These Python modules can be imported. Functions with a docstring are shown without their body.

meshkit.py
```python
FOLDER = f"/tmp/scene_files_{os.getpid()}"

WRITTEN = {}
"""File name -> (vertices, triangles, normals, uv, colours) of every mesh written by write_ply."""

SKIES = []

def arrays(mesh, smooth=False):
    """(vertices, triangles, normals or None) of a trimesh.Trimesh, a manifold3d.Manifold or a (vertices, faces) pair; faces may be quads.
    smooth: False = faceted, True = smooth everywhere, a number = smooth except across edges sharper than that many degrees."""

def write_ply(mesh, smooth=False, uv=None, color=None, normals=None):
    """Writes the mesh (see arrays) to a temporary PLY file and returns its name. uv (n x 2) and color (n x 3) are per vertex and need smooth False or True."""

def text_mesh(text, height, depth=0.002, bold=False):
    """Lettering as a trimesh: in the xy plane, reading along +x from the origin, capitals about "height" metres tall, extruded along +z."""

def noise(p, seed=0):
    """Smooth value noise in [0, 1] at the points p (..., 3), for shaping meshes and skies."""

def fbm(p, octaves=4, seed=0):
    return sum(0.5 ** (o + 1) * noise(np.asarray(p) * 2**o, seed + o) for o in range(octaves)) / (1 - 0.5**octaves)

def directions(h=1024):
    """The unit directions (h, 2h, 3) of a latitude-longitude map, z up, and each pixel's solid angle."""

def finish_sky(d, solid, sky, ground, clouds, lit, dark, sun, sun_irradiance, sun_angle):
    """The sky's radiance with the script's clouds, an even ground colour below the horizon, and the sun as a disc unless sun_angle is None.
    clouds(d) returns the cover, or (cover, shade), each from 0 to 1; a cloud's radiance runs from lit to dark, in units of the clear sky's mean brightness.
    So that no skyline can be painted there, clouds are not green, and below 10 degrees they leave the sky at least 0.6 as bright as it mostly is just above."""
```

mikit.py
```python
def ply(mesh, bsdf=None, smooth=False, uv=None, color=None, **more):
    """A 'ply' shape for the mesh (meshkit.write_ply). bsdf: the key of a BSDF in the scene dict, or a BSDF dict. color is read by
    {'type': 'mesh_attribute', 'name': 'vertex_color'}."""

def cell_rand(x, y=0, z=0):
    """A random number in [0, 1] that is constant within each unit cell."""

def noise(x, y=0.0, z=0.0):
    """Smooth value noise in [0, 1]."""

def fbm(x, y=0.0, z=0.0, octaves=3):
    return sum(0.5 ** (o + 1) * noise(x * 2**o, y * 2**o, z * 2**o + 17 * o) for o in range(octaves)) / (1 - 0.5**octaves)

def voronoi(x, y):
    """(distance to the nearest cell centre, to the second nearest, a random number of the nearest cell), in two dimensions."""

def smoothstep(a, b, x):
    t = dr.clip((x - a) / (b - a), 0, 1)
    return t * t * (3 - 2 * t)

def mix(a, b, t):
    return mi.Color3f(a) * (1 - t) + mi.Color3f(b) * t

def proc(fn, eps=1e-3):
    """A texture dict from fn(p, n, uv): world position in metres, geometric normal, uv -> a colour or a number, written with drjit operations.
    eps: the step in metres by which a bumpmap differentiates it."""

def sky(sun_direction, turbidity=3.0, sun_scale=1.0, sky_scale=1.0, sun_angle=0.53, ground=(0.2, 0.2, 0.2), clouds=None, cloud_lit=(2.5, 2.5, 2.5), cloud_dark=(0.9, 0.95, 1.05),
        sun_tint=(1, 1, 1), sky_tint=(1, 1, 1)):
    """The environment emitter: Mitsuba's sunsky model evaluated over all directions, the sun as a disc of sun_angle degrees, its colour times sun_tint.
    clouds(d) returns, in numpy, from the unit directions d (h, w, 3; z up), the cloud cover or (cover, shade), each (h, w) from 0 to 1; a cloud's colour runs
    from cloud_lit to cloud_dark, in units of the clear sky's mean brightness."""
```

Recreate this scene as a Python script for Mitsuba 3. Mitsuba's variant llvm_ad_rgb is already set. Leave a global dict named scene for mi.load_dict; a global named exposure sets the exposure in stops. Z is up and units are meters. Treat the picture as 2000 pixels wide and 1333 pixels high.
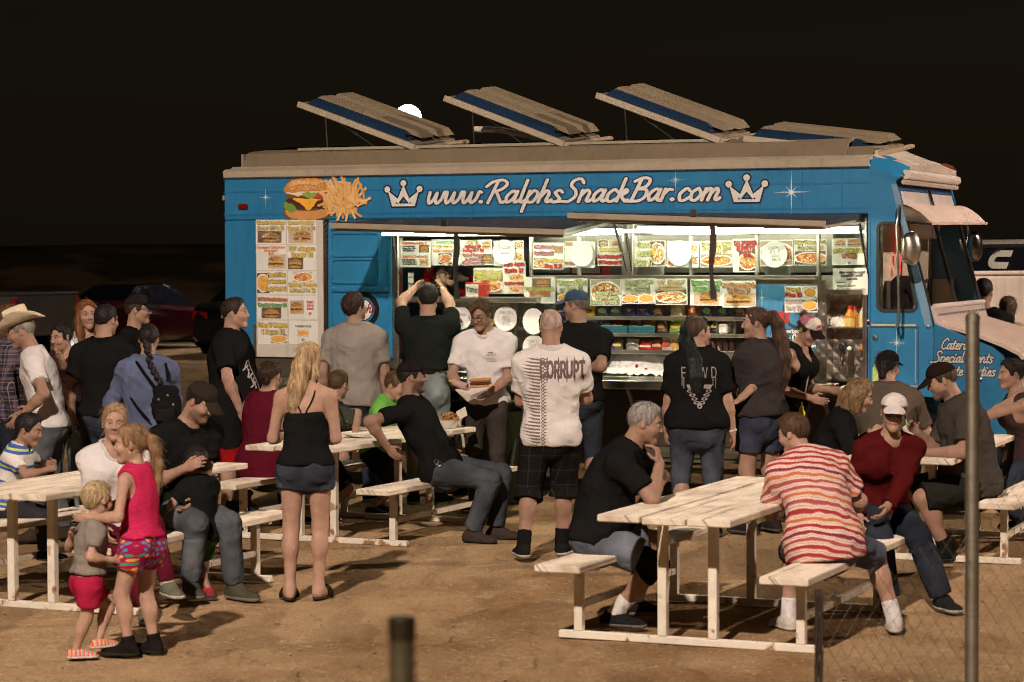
import math, random
import numpy as np, trimesh, drjit as dr, mitsuba as mi, mikit, meshkit
from shapely.geometry import Polygon, LineString, Point, box as sbox
from shapely import affinity, union_all

scene, labels = {}, {}
T4 = mi.ScalarTransform4f

# ------------------------------------------------------------------ camera, sky, exposure
FOC, HCAM, YHOR, ROLL = 4722.0, 2.2, 497.0, 0.004      # focal length in photo pixels, eye height, horizon row, roll
_phi = math.atan((666.5 - YHOR) / FOC)
FWD = np.array([0, math.cos(_phi), -math.sin(_phi)])
_r0, _u0 = np.array([1.0, 0, 0]), np.array([0, math.sin(_phi), math.cos(_phi)])
UPV = _u0 * math.cos(ROLL) + _r0 * math.sin(ROLL)
RGT = _r0 * math.cos(ROLL) - _u0 * math.sin(ROLL)
EYE = np.array([0, 0, HCAM])
scene['camera'] = {'type': 'thinlens', 'fov': math.degrees(2 * math.atan(1000 / FOC)), 'fov_axis': 'x', 'aperture_radius': 0.011, 'focus_distance': 19.5,
                   'near_clip': 0.1, 'far_clip': 3000.0,
                   'to_world': T4().look_at(origin=EYE.tolist(), target=(EYE + FWD).tolist(), up=UPV.tolist())}
exposure = 1.3
scene['sky'] = {**mikit.sky((-0.25, -0.7, 0.12), turbidity=4, sun_scale=0.0, sky_scale=0.026, sky_tint=(1.25, 0.88, 0.60), ground=(0.2, 0.15, 0.1),
                           clouds=lambda d: 0.75 * np.exp(-np.maximum(d[..., 2], 0) / 0.07), cloud_lit=(1.75, 1.25, .78)), 'sampling_weight': 0.6}


def at(px, py, depth):
    """the world point seen at a photo pixel, at a distance along y"""
    r = FWD + RGT * (px - 1000) / FOC - UPV * (py - 666.5) / FOC
    return EYE + r * (depth / r[1])


def lamp(radiance, color):
    return {'type': 'area', 'radiance': {'type': 'rgb', 'value': [float(radiance * c) for c in color]}}


# ------------------------------------------------------------------ materials
def enc(c):
    r, g, b = (int(round(math.sqrt(min(max(x, 0), 1)) * 63)) for x in c)
    return r * 4096 + g * 64 + b


def dec(u):
    n = dr.round(u)
    r = dr.floor(n / 4096)
    g = dr.floor((n - r * 4096) / 64)
    b = n - r * 4096 - g * 64
    return mi.Color3f(r * r, g * g, b * b) / 3969.0


N, FBM, SS, MIX = mikit.noise, mikit.fbm, mikit.smoothstep, mikit.mix


def m_cloth(p, n, uv):
    weave = N(p.x * 230, p.y * 230, p.z * 230)
    f = FBM(p.x * 7, p.y * 7, p.z * 9)
    c = dec(uv.x) * (0.80 + 0.25 * weave + 0.22 * f)
    fade = SS(0.30, 0.85, FBM(p.x * 6 + 3, p.y * 6, p.z * 4)) * uv.y        # v: how worn and faded
    return c * (0.75 + fade * 0.9) + mi.Color3f(0.006, 0.007, 0.009) * fade


def m_folds(p, n, uv):          # creases of worn cloth
    w = FBM(p.x * 5, p.y * 5, p.z * 4)
    a = dr.abs(N(p.x * 9 + 4 * w, p.y * 9, p.z * 13 + 5 * w) - 0.5)
    b = dr.abs(N(p.x * 21 + 3 * w, p.y * 21 + 7, p.z * 17 - 4 * w) - 0.5)
    return 0.017 * a + 0.008 * b


def m_paint(p, n, uv):
    f = FBM(p.x * 3, p.y * 3, p.z * 3)
    drip = N(p.x * 26, p.y * 26, p.z * 1.6)
    g = 1 - 0.14 * SS(0.5, 0.9, drip) * f - 0.24 * f
    return dec(uv.x) * g


def m_metal(p, n, uv):
    s = N(p.x * 4, p.y * 4, p.z * 70)
    f = FBM(p.x * 5, p.y * 5, p.z * 5)
    return dec(uv.x) * (0.72 + 0.22 * s + 0.2 * f)


def m_rough(p, n, uv):
    return dr.clip(uv.y + 0.12 * (FBM(p.x * 9, p.y * 9, p.z * 9) - 0.5), 0.03, 1)


def m_skin(p, n, uv):
    t = dr.clip(uv.x, 0, 1)
    c = MIX((0.37, 0.228, 0.165), (0.12, 0.062, 0.038), t)
    b = FBM(p.x * 26, p.y * 26, p.z * 26)
    c = c * (0.86 + 0.28 * b)
    lips, stub = dr.clip(uv.y, 0, 1), dr.clip(-uv.y, 0, 1)
    c = c * (1 - lips) + c * mi.Color3f(0.85, 0.42, 0.42) * lips
    sp = 0.55 + 0.45 * N(p.x * 400, p.y * 400, p.z * 400)
    return c * (1 - stub * sp) + mi.Color3f(0.035, 0.025, 0.02) * stub * sp


def m_hair(p, n, uv):
    s = N(p.x * 190, p.y * 190, p.z * 16)
    s2 = N(p.x * 60 + 9, p.y * 60, p.z * 6)
    return dec(uv.x) * (0.30 + 0.95 * s * s + 0.75 * s2)


def m_board(p, n, uv):          # u along the board, v across it, in metres
    x, y = uv.x, uv.y
    grain = FBM(x * 3.0, y * 70, 0.3)
    worn = SS(0.50, 0.72, FBM(x * 2.6 + 7, y * 7, 2.0, 4)) * SS(0.25, 0.7, grain + 0.1)
    dirt = FBM(x * 6, y * 14, 5.0, 4)
    c = MIX((0.60, 0.535, 0.44), (0.47, 0.40, 0.31), SS(0.35, 0.8, dirt))
    c = MIX(c, (0.27, 0.21, 0.15), worn * 0.42)
    crack = SS(0.80, 0.86, N(x * 1.5 + 40, y * 95, 8.0))
    return c * (1 - 0.5 * crack)


def m_post(p, n, uv):
    rust = SS(0.62, 0.74, FBM(p.x * 17, p.y * 17, p.z * 11, 4)) * SS(0.75, 0.1, p.z)
    c = mi.Color3f(0.60, 0.56, 0.47) * (0.82 + 0.3 * FBM(p.x * 9, p.y * 9, p.z * 9))
    return MIX(c, (0.20, 0.085, 0.03), rust * 0.9)


def m_ground(p, n, uv):
    big = FBM(p.x * 0.35, p.y * 0.16 + 5, 1.0, 4)
    mid = FBM(p.x * 2.6, p.y * 1.7, 3.0, 4)
    fine = N(p.x * 62, p.y * 62, 2.0)
    grit = N(p.x * 150, p.y * 150, 7.0)
    c = MIX((0.208, 0.126, 0.064), (0.322, 0.222, 0.126), SS(0.28, 0.72, big * 0.5 + mid * 0.55))
    c = c * (0.62 + 0.38 * fine + 0.40 * grit)
    track = SS(0.58, 0.75, N(p.x * 5.5 + 2 * mid, p.y * 1.3, 11.0))
    c = c * (1 - 0.2 * track)
    peb = SS(0.87, 0.93, N(p.x * 34, p.y * 34, 21.0))
    c = MIX(c, (0.42, 0.34, 0.24), peb * 0.6)
    return c


def m_ground_bump(p, n, uv):
    dent = SS(0.30, 0.14, N(p.x * 6.5, p.y * 4.2, 4.0))
    return 0.030 * FBM(p.x * 5.5, p.y * 5.5, 1.0, 3) - 0.02 * dent + 0.010 * N(p.x * 26, p.y * 26, 2.0) + 0.004 * N(p.x * 70, p.y * 70, 3.0)


def m_food(p, n, uv):           # u = 4 * dish + 0..1 across, v = 0..1 up: a printed dish on its backdrop
    kind = dr.floor(uv.x / 4)
    x, y = uv.x - kind * 4, uv.y
    k = kind * 13.7
    a, b = FBM(x * 7 + k, y * 7, k, 3), N(x * 22 + k, y * 22, k + 4)
    dx, dy = x - 0.5, y - 0.5
    r = dr.sqrt(dx * dx + dy * dy * 1.5) + 0.10 * (a - 0.5)
    bg = MIX((0.50, 0.40, 0.30), (0.05, 0.022, 0.010), SS(0.2, 0.5, cellr(kind)) * (0.6 + 0.4 * a))
    # burger: bun, greens, tomato, cheese, patty, bun
    w = y + 0.16 * (a - 0.5) + 0.05 * (b - 0.5)
    hue = cellr(kind + 3)
    bur = MIX((0.45, 0.20, 0.06), (0.30, 0.11, 0.03), SS(0.35, 0.65, a))
    bur = dr.select(w < 0.60, MIX((0.14, 0.24, 0.04), (0.40, 0.36, 0.14), b), bur)
    bur = dr.select(w < 0.53, MIX((0.42, 0.05, 0.025), (0.5, 0.3, 0.1), hue), bur)
    bur = dr.select(w < 0.47, mi.Color3f(0.62, 0.34, 0.06), bur)
    bur = dr.select(w < 0.42, MIX((0.07, 0.03, 0.015), (0.16, 0.07, 0.03), b), bur)
    bur = dr.select(w < 0.28, mi.Color3f(0.46, 0.25, 0.085), bur)
    bur = MIX(bur, (0.72, 0.66, 0.5), SS(0.74, 0.82, N(x * 17 + k, y * 17, k + 9)) * 0.6)
    # plate of fries, nachos or a burrito: warm scraps
    st = N((x + y) * 26 + k, (x - y) * 8, k)
    fry = MIX((0.78, 0.48, 0.12), (0.48, 0.20, 0.04), st)
    mess = MIX(MIX((0.72, 0.40, 0.12), (0.42, 0.09, 0.03), SS(0.35, 0.6, a)), (0.85, 0.80, 0.68), SS(0.66, 0.74, b))
    mess = MIX(mess, (0.15, 0.26, 0.05), SS(0.70, 0.78, N(x * 15 + 31, y * 15, k)))
    m = kind - dr.floor(kind / 3) * 3
    dish = dr.select(m < 0.5, bur, dr.select(m < 1.5, fry, mess))
    dome = dr.sqrt(dr.maximum(1 - dr.square(dr.maximum(y - 0.52, 0) / 0.36), 0)) * dr.sqrt(dr.maximum(1 - dr.square(dr.maximum(0.30 - y, 0) / 0.2), 0))
    half = (0.34 + 0.10 * hue) * dome + 0.03 * (b - 0.5)
    edge = dr.select(m < 0.5, SS(half + 0.02, half - 0.02, dr.abs(dx + 0.16 * (hue - 0.5))), SS(0.50, 0.44, r))
    rim = SS(0.56, 0.54, r) * (1 - edge) * dr.select(m > 0.5, 1.0, 0.0)
    c = MIX(bg, (0.80, 0.78, 0.74), rim)
    return MIX(c, dish, edge) * (0.75 + 0.4 * b)


def cellr(k):
    return mikit.cell_rand(k, 3, 5)


def m_stripe(p, n, uv):         # bands of red, orange, purple and cream; v up the body in metres
    s = uv.y * 23 + 1.1 * FBM(uv.x * 5, uv.y * 4, 1.0) + uv.x * 6.5
    i = dr.floor(s)
    f = s - i
    r = mikit.cell_rand(i, 3, 1)
    band = dr.select(r < 0.34, mi.Color3f(0.30, 0.035, 0.04), dr.select(r < 0.6, mi.Color3f(0.42, 0.14, 0.07), dr.select(r < 0.8, mi.Color3f(0.20, 0.03, 0.06), mi.Color3f(0.32, 0.08, 0.08))))
    rag = 0.30 * (N(uv.x * 30, uv.y * 24, 2.0) - 0.5)
    c = MIX((0.58, 0.47, 0.40), band, SS(0.34, 0.56, f + rag) * SS(1.05, 0.88, f + rag))
    thin = SS(0.06, 0.03, dr.abs(f - 0.2 + rag))
    return MIX(c, (0.45, 0.10, 0.09), thin * 0.7) * (0.85 + 0.3 * N(p.x * 200, p.y * 200, p.z * 200))


def m_boystripe(p, n, uv):
    f = uv.y / 0.125 - dr.floor(uv.y / 0.125)
    c = dr.select(f < 0.42, mi.Color3f(0.055, 0.10, 0.36), mi.Color3f(0.55, 0.54, 0.50))
    c = dr.select(dr.abs(f - 0.21) < 0.055, mi.Color3f(0.42, 0.52, 0.10), c)
    return c * (0.85 + 0.3 * N(p.x * 200, p.y * 200, p.z * 200))


def m_plaid(p, n, uv):
    def line(t, pitch, wd):
        f = t / pitch - dr.floor(t / pitch)
        return SS(wd, wd * 0.6, dr.abs(f - 0.5))
    a, b = line(uv.x, 0.075, 0.2), line(uv.y, 0.075, 0.2)
    c = mi.Color3f(0.022, 0.020, 0.032) + mi.Color3f(0.10, 0.075, 0.085) * 0.5 * (a + b)
    l = dr.maximum(line(uv.x + 0.03, 0.075, 0.05), line(uv.y + 0.03, 0.075, 0.05))
    return MIX(c, (0.26, 0.20, 0.17), l * 0.6)


def m_darkplaid(p, n, uv):
    def line(t, pitch, wd):
        f = t / pitch - dr.floor(t / pitch)
        return SS(wd, wd * 0.5, dr.abs(f - 0.5))
    l = dr.maximum(line(uv.x, 0.085, 0.03), line(uv.y, 0.11, 0.025))
    return MIX((0.011, 0.010, 0.010), (0.07, 0.06, 0.045), l * 0.4) * (0.8 + 0.4 * N(p.x * 150, p.y * 150, p.z * 150))


def m_pink(p, n, uv):
    dots = N(uv.x * 210, uv.y * 210, 4.0)
    return mi.Color3f(0.42, 0.022, 0.075) * (0.75 + 0.4 * dots)


def m_butterfly(p, n, uv):
    d, _, w = mikit.voronoi(uv.x * 40, uv.y * 40)
    col = dr.select(w < 0.3, mi.Color3f(0.06, 0.20, 0.33), dr.select(w < 0.55, mi.Color3f(0.55, 0.28, 0.05), dr.select(w < 0.8, mi.Color3f(0.05, 0.22, 0.10), mi.Color3f(0.08, 0.05, 0.20))))
    return MIX((0.26, 0.010, 0.055), col, SS(0.42, 0.30, d))


def m_kidshoe(p, n, uv):
    f = uv.y * 45 - dr.floor(uv.y * 45)
    c = dr.select(f < 0.3, mi.Color3f(0.60, 0.06, 0.10), dr.select(f < 0.55, mi.Color3f(0.62, 0.45, 0.10), dr.select(f < 0.75, mi.Color3f(0.20, 0.38, 0.36), mi.Color3f(0.62, 0.20, 0.20))))
    return c


def m_scrub(p, n, uv):
    return MIX((0.26, 0.175, 0.095), (0.10, 0.075, 0.035), SS(0.4, 0.6, FBM(p.x * .35, p.y * .3, p.z * 1.5)))


def bsdf(fn, rough=0.8, spec=0.3, **k):
    return {'type': 'twosided', 'bsdf': {'type': 'principled', 'base_color': mikit.proc(fn), 'roughness': rough if isinstance(rough, float) else mikit.proc(rough), 'specular': spec, **k}}


def diffuse(fn):
    return {'type': 'twosided', 'bsdf': {'type': 'diffuse', 'reflectance': mikit.proc(fn)}}


scene['m_cloth'] = {'type': 'bumpmap', 'arbitrary': mikit.proc(m_folds, 0.004), 'scale': 1.0, 'bsdf': diffuse(m_cloth)}
scene['m_paint'] = bsdf(m_paint, m_rough, 0.45)
scene['m_metal'] = bsdf(m_metal, m_rough, 0.5, metallic=1.0)
scene['m_skin'] = bsdf(m_skin, 0.6, 0.25)
scene['m_hair'] = bsdf(m_hair, 0.62, 0.2)
scene['m_board'] = bsdf(m_board, 0.75, 0.25)
scene['m_post'] = bsdf(m_post, 0.6, 0.3)
scene['m_ground'] = {'type': 'bumpmap', 'arbitrary': mikit.proc(m_ground_bump, 0.004), 'scale': 1.0, 'bsdf': diffuse(m_ground)}
scene['m_food'] = bsdf(m_food, 0.35, 0.4)
for _k, _f in dict(stripe=m_stripe, boystripe=m_boystripe, plaid=m_plaid, darkplaid=m_darkplaid, pink=m_pink, butterfly=m_butterfly, kidshoe=m_kidshoe, scrub=m_scrub).items():
    scene['m_' + _k] = diffuse(_f)
scene['m_pane'] = {'type': 'thindielectric', 'int_ior': 1.5}
scene['m_plastic'] = {'type': 'thindielectric', 'int_ior': 1.35}


# ------------------------------------------------------------------ adding things and parts
def numbered(name):
    if name not in labels and name not in scene and not any(k.startswith(name + '__') for k in scene):
        return name
    i = 1
    while True:
        k = f'{name}_{i:03d}'
        if k not in labels and k not in scene:
            return k
        i += 1


GROUPS = {'person': 'people around the food truck', 'picnic_table': 'white plank picnic tables', 'menu_sign': 'printed menu signs on the truck', 'paper_plate': 'paper plates taped up as signs', 'snack_bag': 'snack bags on the shelves',
          'bottle': 'soda bottles in the ice', 'sauce_bottle': 'sauce bottles', 'parked_car': 'parked cars', 'pickup_truck': 'parked pickups', 'fence_post': 'fence posts', 'floodlight': 'floodlights on masts', 'basket': 'teal baskets', 'bucket': 'white buckets',
          'food_tray': 'trays in the glass case', 'chain_link_mesh': 'chain-link fabric', 'folding_stand': 'bent tube stands', 'paper_napkin': 'papers on the tables'}


def thing(name, label, cat=None, group=None, kind=None):
    key = numbered(name)
    labels[key] = {}
    group = group or GROUPS.get(name)
    if label:
        labels[key]['label'] = label
    if cat:
        labels[key]['category'] = cat
    if group:
        labels[key]['group'] = group
    if kind:
        labels[key]['kind'] = kind
    return key


_counts = {}


def part_key(parent, name):
    k = f'{parent}__{name}'
    i = _counts.get(k, 0)
    _counts[k] = i + 1
    return k if i == 0 else f'{k}_{i:03d}'


def put(key, mesh, mat, color=None, v=0.0, smooth=30, uv=None, light=None, label=None, kind=None):
    """one entry of the scene; color is packed in u, v is roughness (paint, metal) or wear (cloth)"""
    if hasattr(mesh, 'to_mesh'):
        m = mesh.to_mesh()
        mesh = trimesh.Trimesh(m.vert_properties[:, :3], m.tri_verts, process=False)
    if isinstance(mesh, tuple):
        mesh = trimesh.Trimesh(np.asarray(mesh[0]), np.asarray(mesh[1]), process=False)
    if uv is None:
        if smooth is not True and smooth is not False:
            mesh = trimesh.graph.smooth_shade(mesh, angle=np.radians(smooth), facet_minarea=None)
            smooth = True
        u = np.full(len(mesh.vertices), float(enc(color)) if color is not None else 0.0)
        uv = np.stack([u, np.full(len(u), float(v))], 1)
    d = mikit.ply(mesh, mat, smooth=smooth, uv=uv)
    if light is not None:
        d['emitter'] = light
    scene[key] = d
    if label or kind:
        labels.setdefault(key, {})
        if label:
            labels[key]['label'] = label
        if kind:
            labels[key]['kind'] = kind
    return key


def part(parent, name, mesh, mat, color=None, v=0.0, **k):
    return put(part_key(parent, name), mesh, mat, color, v, **k)


# ------------------------------------------------------------------ mesh helpers
def cat(ms):
    return trimesh.util.concatenate(ms)


def box(x0, x1, y0, y1, z0, z1, bev=0.0):
    if bev:
        import manifold3d as m3
        b = min(bev, (x1 - x0) * 0.45, (y1 - y0) * 0.45, (z1 - z0) * 0.45)
        pts = []
        for i in range(3):
            for sx in (x0, x1):
                for sy in (y0, y1):
                    for sz in (z0, z1):
                        q = [sx, sy, sz]
                        lo, hi = [x0, y0, z0], [x1, y1, z1]
                        for j in range(3):
                            if j != i:
                                q[j] = lo[j] + b if q[j] == lo[j] else hi[j] - b
                        pts.append(q)
        m = m3.Manifold.hull_points(np.array(pts, float)).to_mesh()
        return trimesh.Trimesh(m.vert_properties[:, :3], m.tri_verts, process=False)
    m = trimesh.creation.box(extents=[x1 - x0, y1 - y0, z1 - z0])
    m.apply_translation([(x0 + x1) / 2, (y0 + y1) / 2, (z0 + z1) / 2])
    return m


def bar(a, b, w, h, up=(0, 0, 1)):
    """a rectangular bar from a to b; w sideways, h along up"""
    a, b = np.asarray(a, float), np.asarray(b, float)
    y = (b - a) / np.linalg.norm(b - a)
    x = np.cross(y, up)
    x /= np.linalg.norm(x)
    z = np.cross(x, y)
    m = trimesh.creation.box(extents=[w, np.linalg.norm(b - a), h])
    M = np.eye(4)
    M[:3, 0], M[:3, 1], M[:3, 2], M[:3, 3] = x, y, z, (a + b) / 2
    m.apply_transform(M)
    return m


def tube(pts, r, n=8, closed=False):
    p = np.asarray(pts, float)
    m = len(p)
    if closed:
        t = np.roll(p, -1, 0) - np.roll(p, 1, 0)
    else:
        t = np.gradient(p, axis=0)
    t /= np.linalg.norm(t, axis=1, keepdims=True) + 1e-12
    ref = np.array([0.13, 0.21, 0.97]) if abs(t[:, 2]).mean() < 0.8 else np.array([0.97, 0.2, 0.1])
    a = np.cross(t, ref)
    a /= np.linalg.norm(a, axis=1, keepdims=True) + 1e-12
    b = np.cross(t, a)
    ang = np.arange(n) * 2 * np.pi / n
    rr = np.broadcast_to(r, (m,))[:, None, None]
    v = (p[:, None] + rr * (np.cos(ang)[None, :, None] * a[:, None] + np.sin(ang)[None, :, None] * b[:, None])).reshape(-1, 3)
    f = []
    for i in range(m if closed else m - 1):
        for j in range(n):
            q = [i * n + j, i * n + (j + 1) % n, ((i + 1) % m) * n + (j + 1) % n, ((i + 1) % m) * n + j]
            f += [[q[0], q[2], q[1]], [q[0], q[3], q[2]]]
    if not closed:
        for base, fl in ((0, 1), ((m - 1) * n, -1)):
            for j in range(1, n - 1):
                f.append([base, base + j, base + j + 1][::fl])
    tm = trimesh.Trimesh(v, f, process=False)
    tm.fix_normals()
    return tm


def lathe(prof, n=24, at_=(0, 0, 0), axis='z'):
    """profile of (radius, height)"""
    m = trimesh.creation.revolve(np.asarray(prof, float), sections=n)
    if axis == 'y':
        m.apply_transform(trimesh.transformations.rotation_matrix(-np.pi / 2, [1, 0, 0]))
    if axis == 'x':
        m.apply_transform(trimesh.transformations.rotation_matrix(np.pi / 2, [0, 1, 0]))
    m.apply_translation(at_)
    return m


def extrude(shape, depth):
    gs = [g for g in getattr(shape, 'geoms', [shape]) if g.area > 1e-9]
    return cat([trimesh.creation.extrude_polygon(g, depth, engine='earcut') for g in gs])


def moved(m, M):
    m = m.copy()
    m.apply_transform(M)
    return m


def frame(o, x, y, z):
    M = np.eye(4)
    M[:3, 0], M[:3, 1], M[:3, 2], M[:3, 3] = x, y, z, o
    return M


def turn(deg, axis=(0, 0, 1), at_=(0, 0, 0)):
    return trimesh.transformations.rotation_matrix(math.radians(deg), axis, at_)


def smooth_line(pts, per=6, closed=False):
    p = np.asarray(pts, float)
    if len(p) < 3:
        return p
    q = np.vstack([2 * p[0] - p[1], p, 2 * p[-1] - p[-2]]) if not closed else np.vstack([p[-1], p, p[0], p[1]])
    out = []
    for i in range(1, len(q) - 2):
        for t in np.linspace(0, 1, per, endpoint=False):
            a, b, c, d = q[i - 1], q[i], q[i + 1], q[i + 2]
            out.append(0.5 * ((2 * b) + (c - a) * t + (2 * a - 5 * b + 4 * c - d) * t * t + (3 * b - a - 3 * c + d) * t ** 3))
    if not closed:
        out.append(p[-1])
    return np.array(out)
# ------------------------------------------------------------------ soft solids: rounded primitives blended and meshed
BIG = 9.0
Z = np.array([0, 0, 1.0])


class Solid:
    def __init__(self):
        self.ops = []           # (kind, fn, centre, radius, k)

    def add(self, fn, c, r, k=0.02):
        self.ops.append((1, fn, np.asarray(c, float), float(r), k))

    def cut(self, fn, c, r, k=0.01):
        self.ops.append((-1, fn, np.asarray(c, float), float(r), k))

    def inter(self, fn, k=0.006):
        self.ops.append((0, fn, None, None, k))

    def warp(self, fn):
        self.ops.append((2, fn, None, None, 0))

    # primitives
    def cone(self, a, b, ra, rb, k=0.02, flat0=None, flat1=None, cut=False):
        a, b = np.asarray(a, float), np.asarray(b, float)
        ba = b - a
        L = max(np.linalg.norm(ba), 1e-6)
        u = ba / L

        def fn(p):
            q = p - a
            s = q @ u
            t = np.clip(s / L, 0, 1)
            if flat1 is not None or flat0 is not None:
                tt = np.clip(s / L, 0 if flat0 is None else -0.3, 1 if flat1 is None else 1.3)
                d = np.sqrt(np.maximum((q * q).sum(-1) - 2 * s * tt * L + (tt * L) ** 2, 0)) - (ra + (rb - ra) * t)
                if flat1 is not None:
                    d = np.maximum(d, s - L * flat1)
                if flat0 is not None:
                    d = np.maximum(d, L * flat0 - s)
                return d
            return np.sqrt(np.maximum((q * q).sum(-1) - 2 * s * t * L + (t * L) ** 2, 0)) - (ra + (rb - ra) * t)
        (self.cut if cut else self.add)(fn, (a + b) / 2, L / 2 + max(ra, rb), k)

    def ell(self, c, r, R=None, k=0.02, cut=False):
        c, r = np.asarray(c, float), np.asarray(r, float)
        R = np.eye(3) if R is None else np.asarray(R)      # columns: the axes

        def fn(p):
            q = ((p - c) @ R) / r
            n = np.sqrt((q * q).sum(-1)) + 1e-9
            g = np.sqrt(((q / r) ** 2).sum(-1)) + 1e-9
            return n * (n - 1) / g
        (self.cut if cut else self.add)(fn, c, r.max(), k)

    def loft(self, a, b, ra, rb, xa, xb, k=0.04, flat0=None):
        """an elliptic limb from a to b: half width and half depth ra, rb; xa, xb point sideways"""
        a, b = np.asarray(a, float), np.asarray(b, float)
        ba = b - a
        L = max(np.linalg.norm(ba), 1e-6)
        u = ba / L

        def fn(p):
            q = p - a
            s = q @ u
            t = np.clip(s / L, 0, 1)
            x = xa + (xb - xa) * t[..., None]
            x = x - (x @ u)[..., None] * u
            x /= np.linalg.norm(x, axis=-1, keepdims=True)
            l = q - (t * L)[..., None] * u
            lx = (l * x).sum(-1)
            lz = l @ u
            ly = np.sqrt(np.maximum((l * l).sum(-1) - lx * lx - lz * lz, 0))
            rx, ry = ra[0] + (rb[0] - ra[0]) * t, ra[1] + (rb[1] - ra[1]) * t
            rm = np.minimum(rx, ry)
            n = np.sqrt((lx / rx) ** 2 + (ly / ry) ** 2 + (lz / rm) ** 2) + 1e-9
            g = np.sqrt((lx / rx ** 2) ** 2 + (ly / ry ** 2) ** 2 + (lz / rm ** 2) ** 2) + 1e-9
            d = n * (n - 1) / g
            if flat0 is not None:
                d = np.maximum(d, flat0 * L - s)
            return d
        self.add(fn, (a + b) / 2, L / 2 + max(*ra, *rb), k)

    def eval(self, P, C=None, rad=0.0):
        """P (m, n, 3): blocks of points; C their centres, rad their half diagonal"""
        d = np.full(P.shape[:2], BIG)
        for kind, fn, c, r, k in self.ops:
            if kind == 0:
                e = fn(P)
                d = smax(d, e, k)
                continue
            if kind == 2:
                near = (np.abs(d).min(1) < 0.06) if len(d) else np.zeros(0, bool)
                if near.any():
                    d[near] += fn(P[near])
                continue
            if C is not None:
                m = np.nonzero(((C - c) ** 2).sum(-1) < (r + rad + k + 0.05) ** 2)[0]
                if not len(m):
                    continue
                e = fn(P[m])
                d[m] = smin(d[m], e, k) if kind == 1 else smax(d[m], -e, k)
            else:
                e = fn(P)
                d = smin(d, e, k) if kind == 1 else smax(d, -e, k)
        return d

    def bounds(self):
        lo = np.min([c - r for kd, _, c, r, _ in self.ops if kd == 1], 0)
        hi = np.max([c + r for kd, _, c, r, _ in self.ops if kd == 1], 0)
        return lo - 0.03, hi + 0.03

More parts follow.
